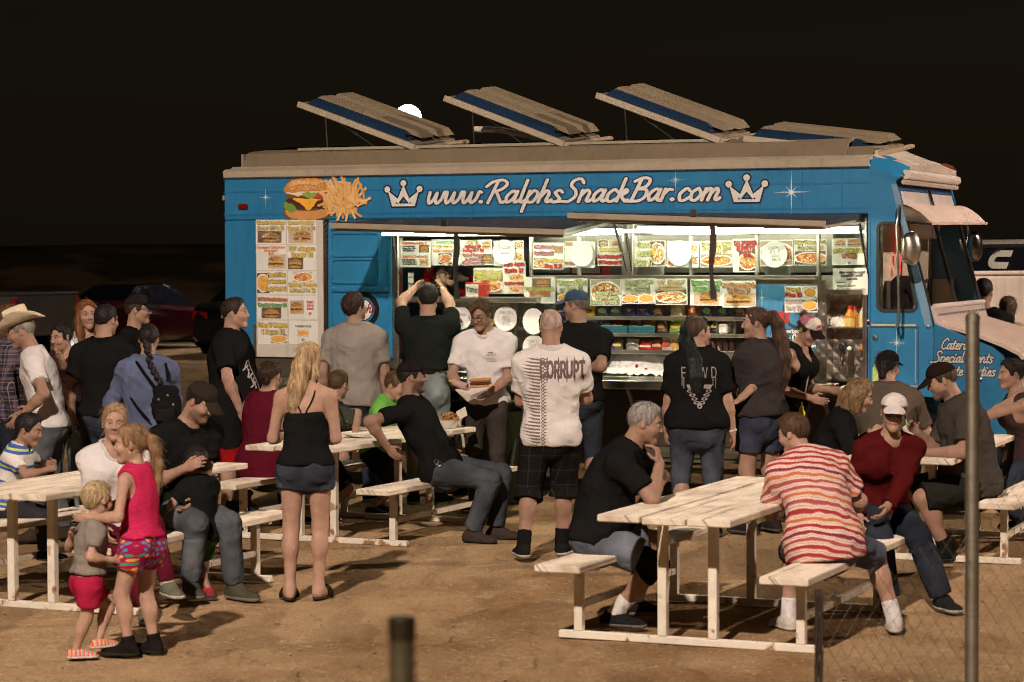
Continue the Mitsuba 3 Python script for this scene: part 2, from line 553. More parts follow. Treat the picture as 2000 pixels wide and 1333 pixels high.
    def mesh(self, h, fine=(), ff=0.5, where=None):
        """surface nets on the blocks the surface runs through; fine: (centre, radius) zones meshed with steps of h * ff"""
        parts_ = [self._nets(h, where, fine, False)]
        if len(fine):
            parts_.append(self._nets(h * ff, where, fine, True))
        parts_ = [m for m in parts_ if m is not None]
        v, f, n = [], [], 0
        for a, b in parts_:
            v.append(a)
            f.append(b + n)
            n += len(a)
        return trimesh.Trimesh(np.vstack(v), np.vstack(f), process=False)

    def _nets(self, h, where, zones, inside):
        lo, hi = self.bounds()
        if inside:
            lo = np.maximum(lo, np.min([c - r for c, r in zones], 0) - h)
            hi = np.minimum(hi, np.max([c + r for c, r in zones], 0) + h)
        B = 4
        nb = np.maximum(np.ceil((hi - lo) / (B * h)).astype(int), 1)
        g = np.stack(np.meshgrid(*[np.arange(x) for x in nb], indexing='ij'), -1).reshape(-1, 3)
        C = lo + (g + 0.5) * B * h
        half = B * h * math.sqrt(3) / 2
        if zones:
            dz = np.min([np.linalg.norm(C - c, axis=1) - r for c, r in zones], 0)
            keep = dz < half + h if inside else dz > -half - 2 * h
            g, C = g[keep], C[keep]
        if not len(g):
            return None
        d = self.eval(C[:, None, :], C, half)[:, 0]
        m = np.abs(d) < half * 1.35 + h
        g, C = g[m], C[m]
        if not len(g):
            return None
        o = np.stack(np.meshgrid(*[np.arange(B + 1)] * 3, indexing='ij'), -1).reshape(-1, 3)
        P = lo + (g[:, None] * B + o) * h
        D = np.concatenate([self.eval(P[i:i + 1500], C[i:i + 1500], half) for i in range(0, len(P), 1500)]).reshape(-1, B + 1, B + 1, B + 1)
        S = D < 0
        cnt = sum(S[:, a:B + a, b:B + b, c:B + c].astype(np.int8) for a, b, c in np.ndindex(2, 2, 2))
        bi, ci, cj, ck = np.nonzero((cnt > 0) & (cnt < 8))
        if not len(bi):
            return None
        cell = g[bi] * B + np.stack([ci, cj, ck], 1)
        co = {(a, b, c): D[bi, ci + a, cj + b, ck + c] for a, b, c in np.ndindex(2, 2, 2)}
        acc, num = np.zeros((len(bi), 3)), np.zeros(len(bi))
        for ax in range(3):
            for a, b in np.ndindex(2, 2):
                k0 = [a, b]
                k0.insert(ax, 0)
                k1 = list(k0)
                k1[ax] = 1
                d0, d1 = co[tuple(k0)], co[tuple(k1)]
                x = (d0 < 0) != (d1 < 0)
                t = np.where(x, d0 / np.where(x, d0 - d1, 1), 0)
                pt = np.tile(np.array(k0, float), (len(bi), 1))
                pt[:, ax] = t
                acc += pt * x[:, None]
                num += x
        V = lo + (cell + acc / num[:, None]) * h
        big = np.int64(1 << 20)
        key = (cell[:, 0].astype(np.int64) * big + cell[:, 1]) * big + cell[:, 2]
        order = np.argsort(key)
        sk = key[order]
        F = []
        for ax in range(3):
            e = [0, 0, 0]
            e[ax] = 1
            d0, d1 = co[(0, 0, 0)], co[tuple(e)]
            x = np.nonzero((d0 < 0) != (d1 < 0))[0]
            u, w = (ax + 1) % 3, (ax + 2) % 3
            ids, ok = [], np.ones(len(x), bool)
            for du, dw in ((0, 0), (-1, 0), (-1, -1), (0, -1)):
                q = cell[x].copy()
                q[:, u] += du
                q[:, w] += dw
                kk = (q[:, 0].astype(np.int64) * big + q[:, 1]) * big + q[:, 2]
                at_ = np.clip(np.searchsorted(sk, kk), 0, len(sk) - 1)
                ok &= sk[at_] == kk
                ids.append(order[at_])
            q = np.stack(ids, 1)[ok]
            neg = (d0[x] < 0)[ok]
            q = np.where(neg[:, None], q, q[:, ::-1])
            F.append(q)
        F = np.vstack(F)
        if zones:
            cen = V[F].mean(1)
            dz = np.min([np.linalg.norm(cen - c, axis=1) - r for c, r in zones], 0)
            F = F[dz < h] if inside else F[dz > -h]
        if not len(F):
            return None
        used = np.unique(F)
        re = np.zeros(len(V), int)
        re[used] = np.arange(len(used))
        F = re[F]
        return V[used], np.vstack([F[:, [0, 1, 2]], F[:, [0, 2, 3]]])


def smin(a, b, k):
    h = np.maximum(k - np.abs(a - b), 0) / k
    return np.minimum(a, b) - h * h * k * 0.25


def smax(a, b, k):
    return -smin(-a, -b, k)


def unit(v):
    v = np.asarray(v, float)
    return v / (np.linalg.norm(v) + 1e-12)


def folds(seed, amp, wave=0.085, stretch=(1, 1, 1)):
    """soft creases"""
    r = np.random.default_rng(seed)
    ks = [unit(r.normal(size=3)) * 2 * np.pi / (wave * r.uniform(0.6, 1.9)) * np.array(stretch) for _ in range(5)]
    ws = [unit(r.normal(size=3)) * 2 * np.pi / (wave * 3.1) for _ in range(5)]
    ph = r.uniform(0, 6.28, 10)

    def fn(p):
        s = 0
        for i in range(5):
            s = s + np.abs(np.sin((p @ ks[i] + 1.7 * np.sin(p @ ws[i] + ph[i]) + ph[5 + i]) * 0.5)) - 0.64
        return amp * s * 0.45
    return fn


def basis(d):
    d = unit(d)
    x = unit(np.cross(d, [0.31, 0.87, 0.38]))
    return x, np.cross(d, x), d


def rotx(a):
    a = math.radians(a)
    return np.array([[1, 0, 0], [0, math.cos(a), -math.sin(a)], [0, math.sin(a), math.cos(a)]])


def rotz(a):
    a = math.radians(a)
    return np.array([[math.cos(a), -math.sin(a), 0], [math.sin(a), math.cos(a), 0], [0, 0, 1]])
# ------------------------------------------------------------------ ground, hills, floodlights
def ground():
    xs = np.concatenate([np.linspace(-900, -60, 8), np.linspace(-40, -9, 8), np.arange(-8, 8.01, 0.08), np.linspace(9, 40, 8), np.linspace(60, 900, 8)])
    ys = np.concatenate([np.linspace(-60, 4, 6), np.arange(6, 27, 0.10), np.linspace(28, 120, 40), np.linspace(150, 1600, 10)])
    X, Y = np.meshgrid(xs, ys, indexing='ij')
    Zz = (meshkit.fbm(np.stack([X * 0.8, Y * 0.8, X * 0], -1), 3, 3) - 0.5) * 0.035 + (meshkit.noise(np.stack([X * 5, Y * 5, X * 0], -1), 5) - .5) * 0.012
    Zz = np.where((np.abs(X) < 12) & (Y > 5) & (Y < 28), Zz, 0) - 0.004
    n, m = X.shape
    i, j = np.meshgrid(np.arange(n - 1), np.arange(m - 1), indexing='ij')
    a = (i * m + j).ravel()
    f = np.stack([a, a + m, a + m + 1, a + 1], 1)
    tm = trimesh.Trimesh(np.stack([X, Y, Zz], -1).reshape(-1, 3), np.vstack([f[:, [0, 1, 2]], f[:, [0, 2, 3]]]), process=False)
    put('ground', tm, 'm_ground', (0.3, 0.2, 0.1), smooth=True)
    labels['ground'] = {'label': 'trampled brown dirt ground of the picnic area', 'kind': 'structure'}


ground()

_r = np.random.default_rng(4)
_ms = []
for _ in range(1500):
    y = _r.uniform(11.3, 20)
    x = _r.uniform(-0.24, 0.24) * y
    s_ = min(_r.lognormal(-5.3, 0.45), 0.02)
    b = trimesh.creation.icosphere(0)
    b.vertices *= s_ * _r.uniform(.6, 1.2, 3) * np.array([1, 1, .6])
    b.apply_translation([x, y, s_ * .2])
    _ms.append(b)
put('pebbles', cat(_ms), 'm_cloth', (0.36, 0.27, 0.17), smooth=False)
labels['pebbles'] = {'label': 'small pale stones scattered over the dirt', 'category': 'pebbles', 'kind': 'stuff'}

# the low dark rise behind the parked cars
xs = np.linspace(-260, 260, 90)
ys = np.concatenate([np.linspace(100, 112, 10), np.linspace(125, 300, 10)])
X, Y = np.meshgrid(xs, ys, indexing='ij')
Hh = (2.1 + 1.0 * meshkit.fbm(np.stack([X * .03, Y * .02, X * 0], -1), 3, 8)) * np.clip((Y - 100) / 12, 0, 1) ** .8 - 0.05  # near slope shaped steep so that it catches the floodlight
a = (np.arange(89)[:, None] * 20 + np.arange(19)[None]).ravel()
f = np.stack([a, a + 20, a + 21, a + 1], 1)
put('hills', trimesh.Trimesh(np.stack([X, Y, Hh], -1).reshape(-1, 3), np.vstack([f[:, [0, 1, 2]], f[:, [0, 2, 3]]]), process=False), 'm_scrub', smooth=True)
labels['hills'] = {'label': 'low dark scrubby rise behind the car park', 'kind': 'structure'}


def floodlight(x, y, z, aim, power, size, color, label, beam=None):
    """a mast with one round floodlight aimed at a point"""
    k = thing('floodlight', label, 'floodlight')
    o, aim = np.array([x, y, z], float), np.asarray(aim, float)
    d = unit(aim - o)
    a, b, _ = basis(d)
    part(k, 'mast', lathe([(0, 0), (.11, 0), (.06, z + .1), (0, z + .1)], 12, (x - d[0] * .45, y - d[1] * .45, 0)), 'm_metal', (.3, .3, .3), .5)
    part(k, 'bracket', bar(o - d * .45, o - d * .2, .06, .06), 'm_metal', (.3, .3, .3), .5)
    hs = lathe([(0, -.30), (size * .4, -.28), (size * 1.05, -.02), (size * 1.12, .0), (size * 1.08, .03), (size * 1.03, .0), (size * .4, -.24), (0, -.25)], 24)
    part(k, 'housing', moved(hs, frame(o, a, b, d)), 'm_metal', (.5, .5, .5), .4)
    n = 20
    q = np.arange(n) * 2 * np.pi / n
    v = np.vstack([[o], o + size * (np.cos(q)[:, None] * a + np.sin(q)[:, None] * b)]) - d * 0.005
    f = [[0, i + 1, (i + 1) % n + 1] for i in range(n)]
    m = trimesh.Trimesh(v, f, process=False)
    if m.face_normals[0] @ d < 0:
        m.invert()
    if beam:        # a narrow projector: its lens only glimmers, the light is a cone
        scene[k + '__beam'] = {'type': 'spot', 'intensity': {'type': 'rgb', 'value': [power * c for c in color]}, 'cutoff_angle': beam, 'beam_width': beam * .6, 'sampling_weight': 1.5,
                               'to_world': T4().look_at(origin=(o + d * .05).tolist(), target=aim.tolist(), up=[0, 0, 1])}
    key = part(k, 'lamp', m, 'm_paint', (.5, .5, .5), .5, smooth=False, light=None if beam else lamp(power / (math.pi * size * size), color))
    return k, key


_k, _l = floodlight(-5.5, -8.0, 17.0, (0.4, 18.0, 0.6), 1620, 0.34, (1.0, 0.80, 0.66), 'tall floodlight mast near the fence that lights the picnic tables from the left')
scene[_l]['emitter']['sampling_weight'] = 5.0
floodlight(19.0, 21.5, 9.0, (4.1, 20.6, 2.1), 420, 0.28, (1.0, 0.76, 0.60), 'floodlight mast off to the right that lights the front of the truck', 23)
_p = at(797, 231, 62.0)
_k, _l = floodlight(_p[0], _p[1], _p[2], (0.0, 10.0, 2.0), 300, 0.31, (1.0, 0.93, 0.84), 'bright floodlight glaring above the food truck roof behind the leftmost roof vent')
scene[_l]['emitter']['sampling_weight'] = 2.0
# ------------------------------------------------------------------ people


def ik(a, c, l1, l2, hint):
    """the middle joint of a two-bone limb from a towards c, bent towards hint; c is pulled in when out of reach"""
    d = c - a
    L = np.linalg.norm(d)
    mx = (l1 + l2) * 0.995
    if L > mx:
        c = a + d / L * mx
        d, L = c - a, mx
    L = max(L, abs(l1 - l2) + 0.02)
    u = d / np.linalg.norm(d)
    x = (l1 * l1 - l2 * l2 + L * L) / (2 * L)
    y = math.sqrt(max(l1 * l1 - x * x, 0))
    h = hint - (hint @ u) * u
    if np.linalg.norm(h) < 1e-4:
        h = np.cross(u, [0.3, 0.5, 0.8])
    return a + u * x + unit(h) * y, c


def axes(yaw, pitch=0.0, roll=0.0):
    """(right, forward, up) of something facing yaw (0 = the camera, 90 = image right, 180 = away); pitch bends forward, roll tips to its right"""
    y = math.radians(yaw)
    f = np.array([math.sin(y), -math.cos(y), 0])
    r = np.cross(f, Z)
    p = math.radians(pitch)
    f2, u = f * math.cos(p) - Z * math.sin(p), Z * math.cos(p) + f * math.sin(p)
    q = math.radians(roll)
    return r * math.cos(q) - u * math.sin(q), f2, u * math.cos(q) + r * math.sin(q)


class Person:
    def __init__(s, label, D, h=1.75, root=None, pelvis=None, yaw=0, lean=0, side=0, twist=0, head=(None, 0, 0), kid=0.0, fem=False, girth=1.0, belly=0.0, tone=0.25,
                 wr=None, wl=None, er=None, el=None, ar=None, al=None, kr=None, kl=None, hunch=0.0, curl=(0.35, 0.35), palm=(None, None), hd=(None, None), res=1.0, armw=1.0, seed=0,
                 shr=0.0, shl=0.0, tuck=0.0, sq=1.0):
        """pixel targets (x, y, offset in depth) are taken at depth D + offset; root: ground pixel column of a standing figure"""
        s.label, s.D, s.h, s.fem, s.res, s.seed, s.tone = label, D, h, fem, res, seed, tone
        s.key = thing('person', label, 'person')
        lerp = lambda a, b: a + (b - a) * kid
        s.kid = kid
        hh = lerp(0.132, 0.20) * h                    # chin to crown
        s.hs = hh / 0.23
        hip, knee, ank = lerp(0.527 if fem else 0.518, 0.445) * h, lerp(0.283, 0.235) * h, 0.045 * h
        s.thigh, s.shin = hip - knee, knee - ank
        s.ua, s.fa = lerp(0.172, 0.155) * h, lerp(0.150, 0.135) * h
        s.shw = (lerp(0.099 if fem else 0.112, 0.098)) * h * (0.85 + 0.15 * girth) * sq
        s.hipw = (0.054 if fem else 0.050) * h * (0.6 + 0.4 * girth)
        s.g, s.belly, s.armw = girth, belly, armw
        tors = (1 - lerp(0.132, 0.20) - lerp(0.042, 0.03)) * h - hip      # hip joint to neck base
        pick = lambda t: None if t is None else at(t[0], t[1], D + (t[2] if len(t) > 2 else 0))
        s.R, s.Fw, _ = axes(yaw)
        if pelvis is None:
            x, _, _ = at(root, 700, D)
            pel = np.array([x, D, hip * (1 - tuck)])
        else:
            pel = np.asarray(pelvis, float) if len(pelvis) == 3 and pelvis[2] < 3 and pelvis[0] < 50 else pick(pelvis)
        s.pel = pel
        cR, cF, cU = axes(yaw + twist, lean, side)
        lR, lF, lU = axes(yaw + twist * 0.5, lean * 0.6 - hunch * 10, side * 0.6)
        mR, mF, mU = axes(yaw + twist * 0.8, lean + hunch * 8, side)
        s.cR, s.cF, s.cU = cR, cF, cU
        p1 = pel + lU * tors * 0.02
        p2 = pel + lU * tors * 0.30
        p3 = p2 + mU * tors * 0.25
        uR, uF, uU = axes(yaw + twist, lean + hunch * 28, side)
        p4 = p3 + uU * tors * 0.22
        p5 = p4 + uU * tors * 0.17
        nb = p5 + uU * tors * 0.06
        s.spine = [pel - lU * 0.045 * h, p1, p2, p3, p4, p5]
        s.sR = [s.R, s.R, unit(s.R + cR), cR, cR, cR]
        s.nb, s.uF, s.uU = nb, uF, uU
        hy, hp, hr = head
        hy = yaw + twist if hy is None else hy
        s.hR, s.hF, s.hU = axes(hy, hp, hr)
        s.neck = nb + unit(uU * 0.8 + s.hU * 0.5 + uF * 0.25) * 0.055 * h * (1 - 0.3 * kid)
        s.hc = s.neck + s.hU * hh * 0.46 + s.hF * hh * 0.10
        s.shR = p5 + cR * s.shw + uU * (-0.010 + shr) * h
        s.shL = p5 - cR * s.shw + uU * (-0.010 + shl) * h
        hang = lambda sg: (cR * sg * 0.16 + s.Fw * 0.10 - Z * 0.98)
        s.wR, s.wL = pick(wr), pick(wl)
        if s.wR is None:
            s.wR = s.shR + unit(hang(1)) * (s.ua + s.fa) * 0.975
        if s.wL is None:
            s.wL = s.shL + unit(hang(-1)) * (s.ua + s.fa) * 0.975
        eh = lambda e, sh, sg: (pick(e) - sh) if e is not None else (-s.Fw * 0.8 + cR * sg * 0.55 - Z * 0.35)
        s.eR, s.wR = ik(s.shR, s.wR, s.ua, s.fa, eh(er, s.shR, 1))
        s.eL, s.wL = ik(s.shL, s.wL, s.ua, s.fa, eh(el, s.shL, -1))
        s.hipR, s.hipL = pel + s.R * s.hipw, pel - s.R * s.hipw
        ft = lambda t, sg: pick(t) if t is not None else np.array([pel[0], pel[1], 0]) + s.R * sg * s.hipw * 1.25 + Z * ank - s.Fw * 0.02
        s.aR, s.aL = ft(ar, 1), ft(al, -1)
        s.aR[2], s.aL[2] = max(s.aR[2], ank), max(s.aL[2], ank)
        kh = lambda e, hj, sg: (pick(e) - hj) if e is not None else s.Fw + s.R * sg * 0.12 + Z * 0.1
        s.kR, s.aR = ik(s.hipR, s.aR, s.thigh, s.shin, kh(kr, s.hipR, 1))
        s.kL, s.aL = ik(s.hipL, s.aL, s.thigh, s.shin, kh(kl, s.hipL, -1))
        s.ank, s.curl, s.palm, s.hdir = ank, curl, palm, hd
        s.toe = [s.Fw + s.R * 0.22, s.Fw - s.R * 0.22]

    # --- measures
    def levels(s):
        h, g = s.h, s.g
        k = s.kid
        if s.fem:
            w = [(.084, .064), (.094, .068), (.072, .054), (.076, .058), (.085, .060), (.078, .045)]
        else:
            w = [(.080, .064), (.088, .066), (.081, .060), (.087, .062), (.097, .065), (.088, .047)]
        out = []
        for i, (a, b) in enumerate(w):
            f = g if i < 4 else 1 + (g - 1) * 0.7
            out.append((a * h * f, b * h * (1 + (g - 1) * 1.25) * (1 + 0.15 * k)))
        return out

    def torso(s, S, ease=0.0, lo=0, hi=6, flat0=None, k=0.045):
        L = s.levels()
        for i in range(lo, 5):
            if i >= hi:
                break
            e = ease
            S.loft(s.spine[i], s.spine[i + 1], (L[i][0] + e, L[i][1] + e), (L[i + 1][0] + e, L[i + 1][1] + e), s.sR[i], s.sR[i + 1], k=k, flat0=flat0 if i == lo else None)
        if hi > 4:
            r = 0.030 * s.h * (0.8 + 0.2 * s.g) * s.armw
            S.cone(s.spine[5] + s.uU * 0.012 * s.h, s.shR - s.uU * 0.008 * s.h, r + ease, r * 0.98 + ease, 0.05)
            S.cone(s.spine[5] + s.uU * 0.012 * s.h, s.shL - s.uU * 0.008 * s.h, r + ease, r * 0.98 + ease, 0.05)
            S.cone(s.nb + s.uU * 0.012 * s.h, s.spine[5] + s.cR * s.shw * 0.62, 0.030 * s.h + ease * .5, 0.030 * s.h + ease * .5, 0.05)
            S.cone(s.nb + s.uU * 0.012 * s.h, s.spine[5] - s.cR * s.shw * 0.62, 0.030 * s.h + ease * .5, 0.030 * s.h + ease * .5, 0.05)
        if s.fem and s.kid < 0.3 and hi > 3:
            for sg in (1, -1):
                c = s.spine[4] + s.cR * sg * 0.048 * s.h + s.cF * (L[4][1] * 0.72) - s.cU * 0.012 * s.h
                S.ell(c, np.array([0.046, 0.040, 0.048]) * s.h * (0.9 + 0.2 * s.g) + ease, np.stack([s.cR, s.cF, s.cU], 1), 0.04)
        if s.belly and lo < 3:
            c = s.spine[2] * 0.7 + s.spine[1] * 0.3 + s.Fw * L[2][1] * 0.45
            S.ell(c, np.array([0.085, 0.075, 0.088]) * s.h * (0.8 + s.belly) + ease, np.stack([s.R, s.Fw, Z], 1), 0.06)
        if lo < 2:
            for sg in (1, -1):      # seat
                c = s.pel + s.R * sg * s.hipw * 0.95 - s.Fw * 0.028 * s.h - Z * 0.012 * s.h
                S.ell(c, np.array([0.056, 0.058, 0.062]) * s.h * (0.65 + 0.35 * s.g) + ease, np.stack([s.R, s.Fw, Z], 1), 0.04)

    def limbs(s):
        a = s.h * (0.72 + 0.28 * s.g) * s.armw * (0.94 if s.fem else 1.0)
        return dict(sh=.0278 * a, el=.0232 * a, fo=.025 * a, wri=.0155 * a)

    def legs(s):
        a = s.h * (0.62 + 0.38 * s.g)
        return dict(hip=.053 * a, kn=.033 * a, ca=.034 * a, an=.0215 * a)

    def arm(s, S, side, ease=0.0, t0=0.0, t1=2.0, flat=False, grow=0.0, k=0.025):
        """t from 0 at the shoulder over 1 at the elbow to 2 at the wrist"""
        sh, e, w = (s.shR, s.eR, s.wR) if side > 0 else (s.shL, s.eL, s.wL)
        m = s.limbs()
        if t1 <= 1:
            S.cone(sh, sh + (e - sh) * t1, m['sh'] + ease, m['sh'] + (m['el'] - m['sh']) * t1 + ease + grow, k, flat1=1.0 if flat else None)
            return
        S.cone(sh, e, m['sh'] + ease, m['el'] + ease, k)
        if t1 >= 2 and not flat:
            S.cone(e, e + (w - e) * 0.3, m['el'] + ease, m['fo'] + ease, k)
            S.cone(e + (w - e) * 0.3, w, m['fo'] + ease, m['wri'] + ease, k)
        else:
            t = t1 - 1
            S.cone(e, e + (w - e) * t, m['el'] + ease, m['el'] + (m['wri'] - m['el']) * t + ease + grow, k, flat1=1.0 if flat else None)

    def leg(s, S, side, ease=0.0, t1=2.0, flat=False, grow=0.0, k=0.03):
        h, kn, a = (s.hipR, s.kR, s.aR) if side > 0 else (s.hipL, s.kL, s.aL)
        m = s.legs()
        h = h - Z * 0.01 * s.h
        if t1 <= 1:
            S.cone(h, h + (kn - h) * t1, m['hip'] + ease, m['hip'] + (m['kn'] - m['hip']) * t1 + ease + grow, k, flat1=1.0 if flat else None)
            return
        S.cone(h, kn, m['hip'] + ease, m['kn'] + ease, k)
        t = min(t1 - 1, 1)
        if flat:
            S.cone(kn, kn + (a - kn) * t, m['kn'] + ease, m['kn'] + (m['an'] - m['kn']) * t + ease + grow, k, flat1=1.0)
        else:
            S.cone(kn, a, m['kn'] * 0.95 + ease, m['an'] + ease, k)
            c = kn + (a - kn) * 0.30
            back = unit(np.cross(np.cross(a - kn, kn - h + s.Fw * 0.05), a - kn))
            bk = -s.Fw if abs(unit(kn - h) @ unit(a - kn)) > 0.93 else unit((h - kn) - ((h - kn) @ unit(a - kn)) * unit(a - kn))
            S.ell(c + bk * m['ca'] * 0.38, [m['ca'] * 0.98, m['ca'] * 0.98, s.shin * 0.24], np.stack(basis(a - kn), 1), 0.03)

    def hand(s, S, side, scale=1.0):
        w, e = (s.wR, s.eR) if side > 0 else (s.wL, s.eL)
        i = 0 if side > 0 else 1
        d = unit(w - e)
        if s.hdir[i] is not None:
            d = unit(np.asarray(s.hdir[i], float))
        pn = s.palm[i]
        pn = unit(np.asarray(pn, float)) if pn is not None else -s.R * side + s.Fw * 0.2
        pn = unit(pn - (pn @ d) * d)
        thumb = unit(np.cross(pn, d)) * (1 if side > 0 else -1) * -1.0
        L = 0.104 * s.h * scale * (1 - 0.1 * s.kid)
        u = L / 0.185
        c = s.curl[i]
        pc = w + d * 0.050 * u
        S.ell(pc, np.array([0.040, 0.050, 0.0155]) * u, np.stack([thumb, d, pn], 1), 0.014)
        S.cone(w - d * 0.01, w + d * 0.03 * u, s.limbs()['wri'] * 0.95, 0.017 * u, 0.014)
        for j, (off, ln) in enumerate(((0.027, 0.070), (0.0095, 0.078), (-0.009, 0.073), (-0.026, 0.057))):
            b = w + d * (0.090 - 0.005 * abs(j - 1)) * u + thumb * off * u
            dd, r = unit(d + thumb * off * 2.2), 0.0088 * u
            for q, fr in enumerate((0.45, 0.32, 0.23)):
                a_ = c * (0.85 + 0.12 * j) * (1.15 if q else 0.9)
                dd = unit(dd * math.cos(a_) + pn * math.sin(a_))
                n = b + dd * ln * fr * u
                S.cone(b, n, r, r * 0.93, 0.005)
                b, r = n, r * 0.93
        tb = w + d * 0.022 * u + thumb * 0.030 * u + pn * 0.006 * u
        d1 = unit(d * 0.75 + thumb * (0.75 - 0.35 * c) + pn * (0.25 + 0.6 * c))
        t1 = tb + d1 * 0.038 * u
        d2 = unit(d * 0.95 + thumb * (0.30 - 0.5 * c) + pn * (0.2 + 0.5 * c))
        S.cone(tb, t1, 0.0125 * u, 0.0100 * u, 0.010)
        S.cone(t1, t1 + d2 * 0.032 * u, 0.0100 * u, 0.0085 * u, 0.006)
        return w + d * 0.09 * u

    def HL(s, x, y, z):
        """a point of the head, in a frame 0.23 m from chin to crown: right, forward, up"""
        return s.hc + (s.hR * x + s.hF * y + s.hU * z) * s.hs

    def headshape(s, S):
        A = np.stack([s.hR, s.hF, s.hU], 1)
        E = lambda c, r, k=0.02, cut=False: S.ell(s.HL(*c), np.array(r) * s.hs, A, k * s.hs, cut)
        K = lambda a, b, ra, rb, k=0.015: S.cone(s.HL(*a), s.HL(*b), ra * s.hs, rb * s.hs, k * s.hs)
        kd = s.kid
        jw = (0.90 if s.fem else 1.0) * (1 - 0.08 * kd) * (0.85 + 0.15 * s.g)
        E((0, -.014, .026), (.074, .093, .089))
        E((0, .024, -.040), (.057 * jw, .060, .072), .03)
        K((.048 * jw, .0, -.055), (.010, .062, -.098), .017, .016, .03)
        K((-.048 * jw, .0, -.055), (-.010, .062, -.098), .017, .016, .03)
        E((0, .070, -.099), (.022 * jw, .017, .016), .025)
        E((.036, .058, -.028), (.026, .028, .026), .03)
        E((-.036, .058, -.028), (.026, .028, .026), .03)
        K((.012, .082, .027), (.050, .066, .026), .0085, .0075, .016)
        K((-.012, .082, .027), (-.050, .066, .026), .0085, .0075, .016)
        for sg in (1, -1):
            E((sg * .031, .096, .006), (.0175, .017, .0105), .012, True)
        nz = 1 - 0.25 * kd
        K((0, .084, .016), (0, .084 + .020 * nz, -.026), .0078, .0105, .014)
        E((.0115, .090 + .006 * nz, -.030), (.0085, .010, .0075), .008)
        E((-.0115, .090 + .006 * nz, -.030), (.0085, .010, .0075), .008)
        E((0, .0835, -.0545), (.0215, .0085, .0045), .008)
        E((0, .0815, -.0640), (.0180, .0085, .0055), .008)
        for sg in (1, -1):
            S.ell(s.HL(sg * .0765, -.012, -.004), np.array([.0085, .0185, .031]) * s.hs, A @ rotz(sg * -20), 0.008)
            S.ell(s.HL(sg * .086, -.004, .002), np.array([.006, .010, .017]) * s.hs, A, 0.006, True)
        nr = (0.029 if s.fem else 0.034) * s.h * (0.8 + 0.2 * s.g) * (1 - 0.1 * kd)
        S.cone(s.HL(0, -.022, -.045), s.nb - s.uF * 0.004 * s.h, nr, nr * 1.08, 0.025)

    # --- building
    def body(s, beard=None, bare_feet=False):
        S = Solid()
        s.torso(S, -0.010)
        for sd in (1, -1):
            s.arm(S, sd)
            s.leg(S, sd)
        s.headshape(S)
        if bare_feet:
            for a, t in ((s.aR, s.toe[0]), (s.aL, s.toe[1])):
                s.footshape(S, a, unit(t), 0.0)
        hz = [(s.hand(S, sd), 0.11 * s.h / 1.75 + 0.02) for sd in (1, -1)]
        zones = [(s.HL(0, 0.015, -0.005), 0.135 * s.hs)] + hz
        m = S.mesh(0.0185 * s.res, zones, 0.41)
        q = (m.vertices - s.hc) @ np.stack([s.hR, s.hF, s.hU], 1) / s.hs
        x, y, z = q.T
        lips = np.clip(1.3 - np.maximum(np.abs(x) / .024, np.abs(z + .060) / .0125), 0, 1) * (y > .075)
        v = np.clip(lips * 2, 0, 1) * 0.45
        blush = np.exp(-((np.abs(x) - .045) ** 2 + (z + .03) ** 2) / .0006) * (y > .03) * 0.08 * (np.abs(x) < .1)
        nose = np.exp(-(x ** 2 + (z + .026) ** 2) / .0003) * (y > .09) * 0.1
        v = np.maximum(v, np.maximum(blush, nose))
        inh = (np.abs(x) < .12) & (np.abs(z) < .14) & (np.abs(y) < .15)
        v = v * inh
        if beard:
            amt, top = beard
            reg = np.clip((top - z) * 70, 0, 1) * np.clip((y - (-.005 + 0.45 * np.clip(z + .05, -.05, 0))) * 60, 0, 1) * np.clip((z + .135) * 60, 0, 1) * inh
            v = np.where((reg > 0.1) & (lips < 0.2), -amt * reg, v)
        uv = np.stack([np.full(len(v), float(s.tone)), v], 1)
        s.solid = S
        part(s.key, 'body', m, 'm_skin', smooth=True, uv=uv)
        return s

    def eyes(s, iris=(0.05, 0.03, 0.02), brow=(0.06, 0.035, 0.02), shut=False):
        for sg in (1, -1):
            if not shut:
                ball = trimesh.creation.icosphere(2, 0.0122 * s.hs)
                ball.apply_translation(s.HL(sg * .031, .0745, .005))
                ir = trimesh.creation.icosphere(2, 0.0066 * s.hs)
                ir.apply_translation(s.HL(sg * .031, .0825, .0045))
                e = cat([ball, ir])
                u = np.concatenate([np.full(len(ball.vertices), float(enc((.36, .31, .28)))), np.full(len(ir.vertices), float(enc(iris)))])
                part(s.key, 'eye', e, 'm_paint', uv=np.stack([u, np.full(len(u), 0.15)], 1), smooth=True)
            pts = [s.HL(sg * (.013 + .040 * t), .0925 - .026 * t * t, .026 + .007 * math.sin(2.4 * t)) for t in np.linspace(0, 1, 6)]
            lid = [s.HL(sg * (.0165 + .030 * t), .0895 - .012 * t * t, .0095 + .0045 * math.sin(3.1 * t)) for t in np.linspace(0, 1, 6)]
            part(s.key, 'eyebrow', cat([tube(pts, np.array([.0020, .0030, .0031, .0027, .0020, .0012]) * s.hs, 5), tube(lid, .0012 * s.hs, 4)]), 'm_hair', brow, smooth=True)
        return s

    def footshape(s, S, a, t, ease, big=1.0):
        t = unit(np.array([t[0], t[1], 0]))
        sd = np.cross(t, Z)
        L = 0.148 * s.h * big
        g = a - Z * s.ank
        lift = max(a[2] - s.ank, 0)
        A = np.stack([sd, t, Z], 1)
        S.ell(g - t * L * 0.10 + Z * (0.022 * s.h), np.array([0.021 * s.h, 0.026 * s.h, 0.022 * s.h]) + ease, A, 0.02)
        S.cone(a, g + t * L * 0.18 + Z * 0.026 * s.h, 0.023 * s.h + ease, 0.024 * s.h + ease, 0.03)
        S.cone(g + t * L * 0.1 + Z * 0.022 * s.h, g + t * L * 0.62 + Z * 0.013 * s.h, 0.022 * s.h + ease, 0.014 * s.h + ease, 0.03)
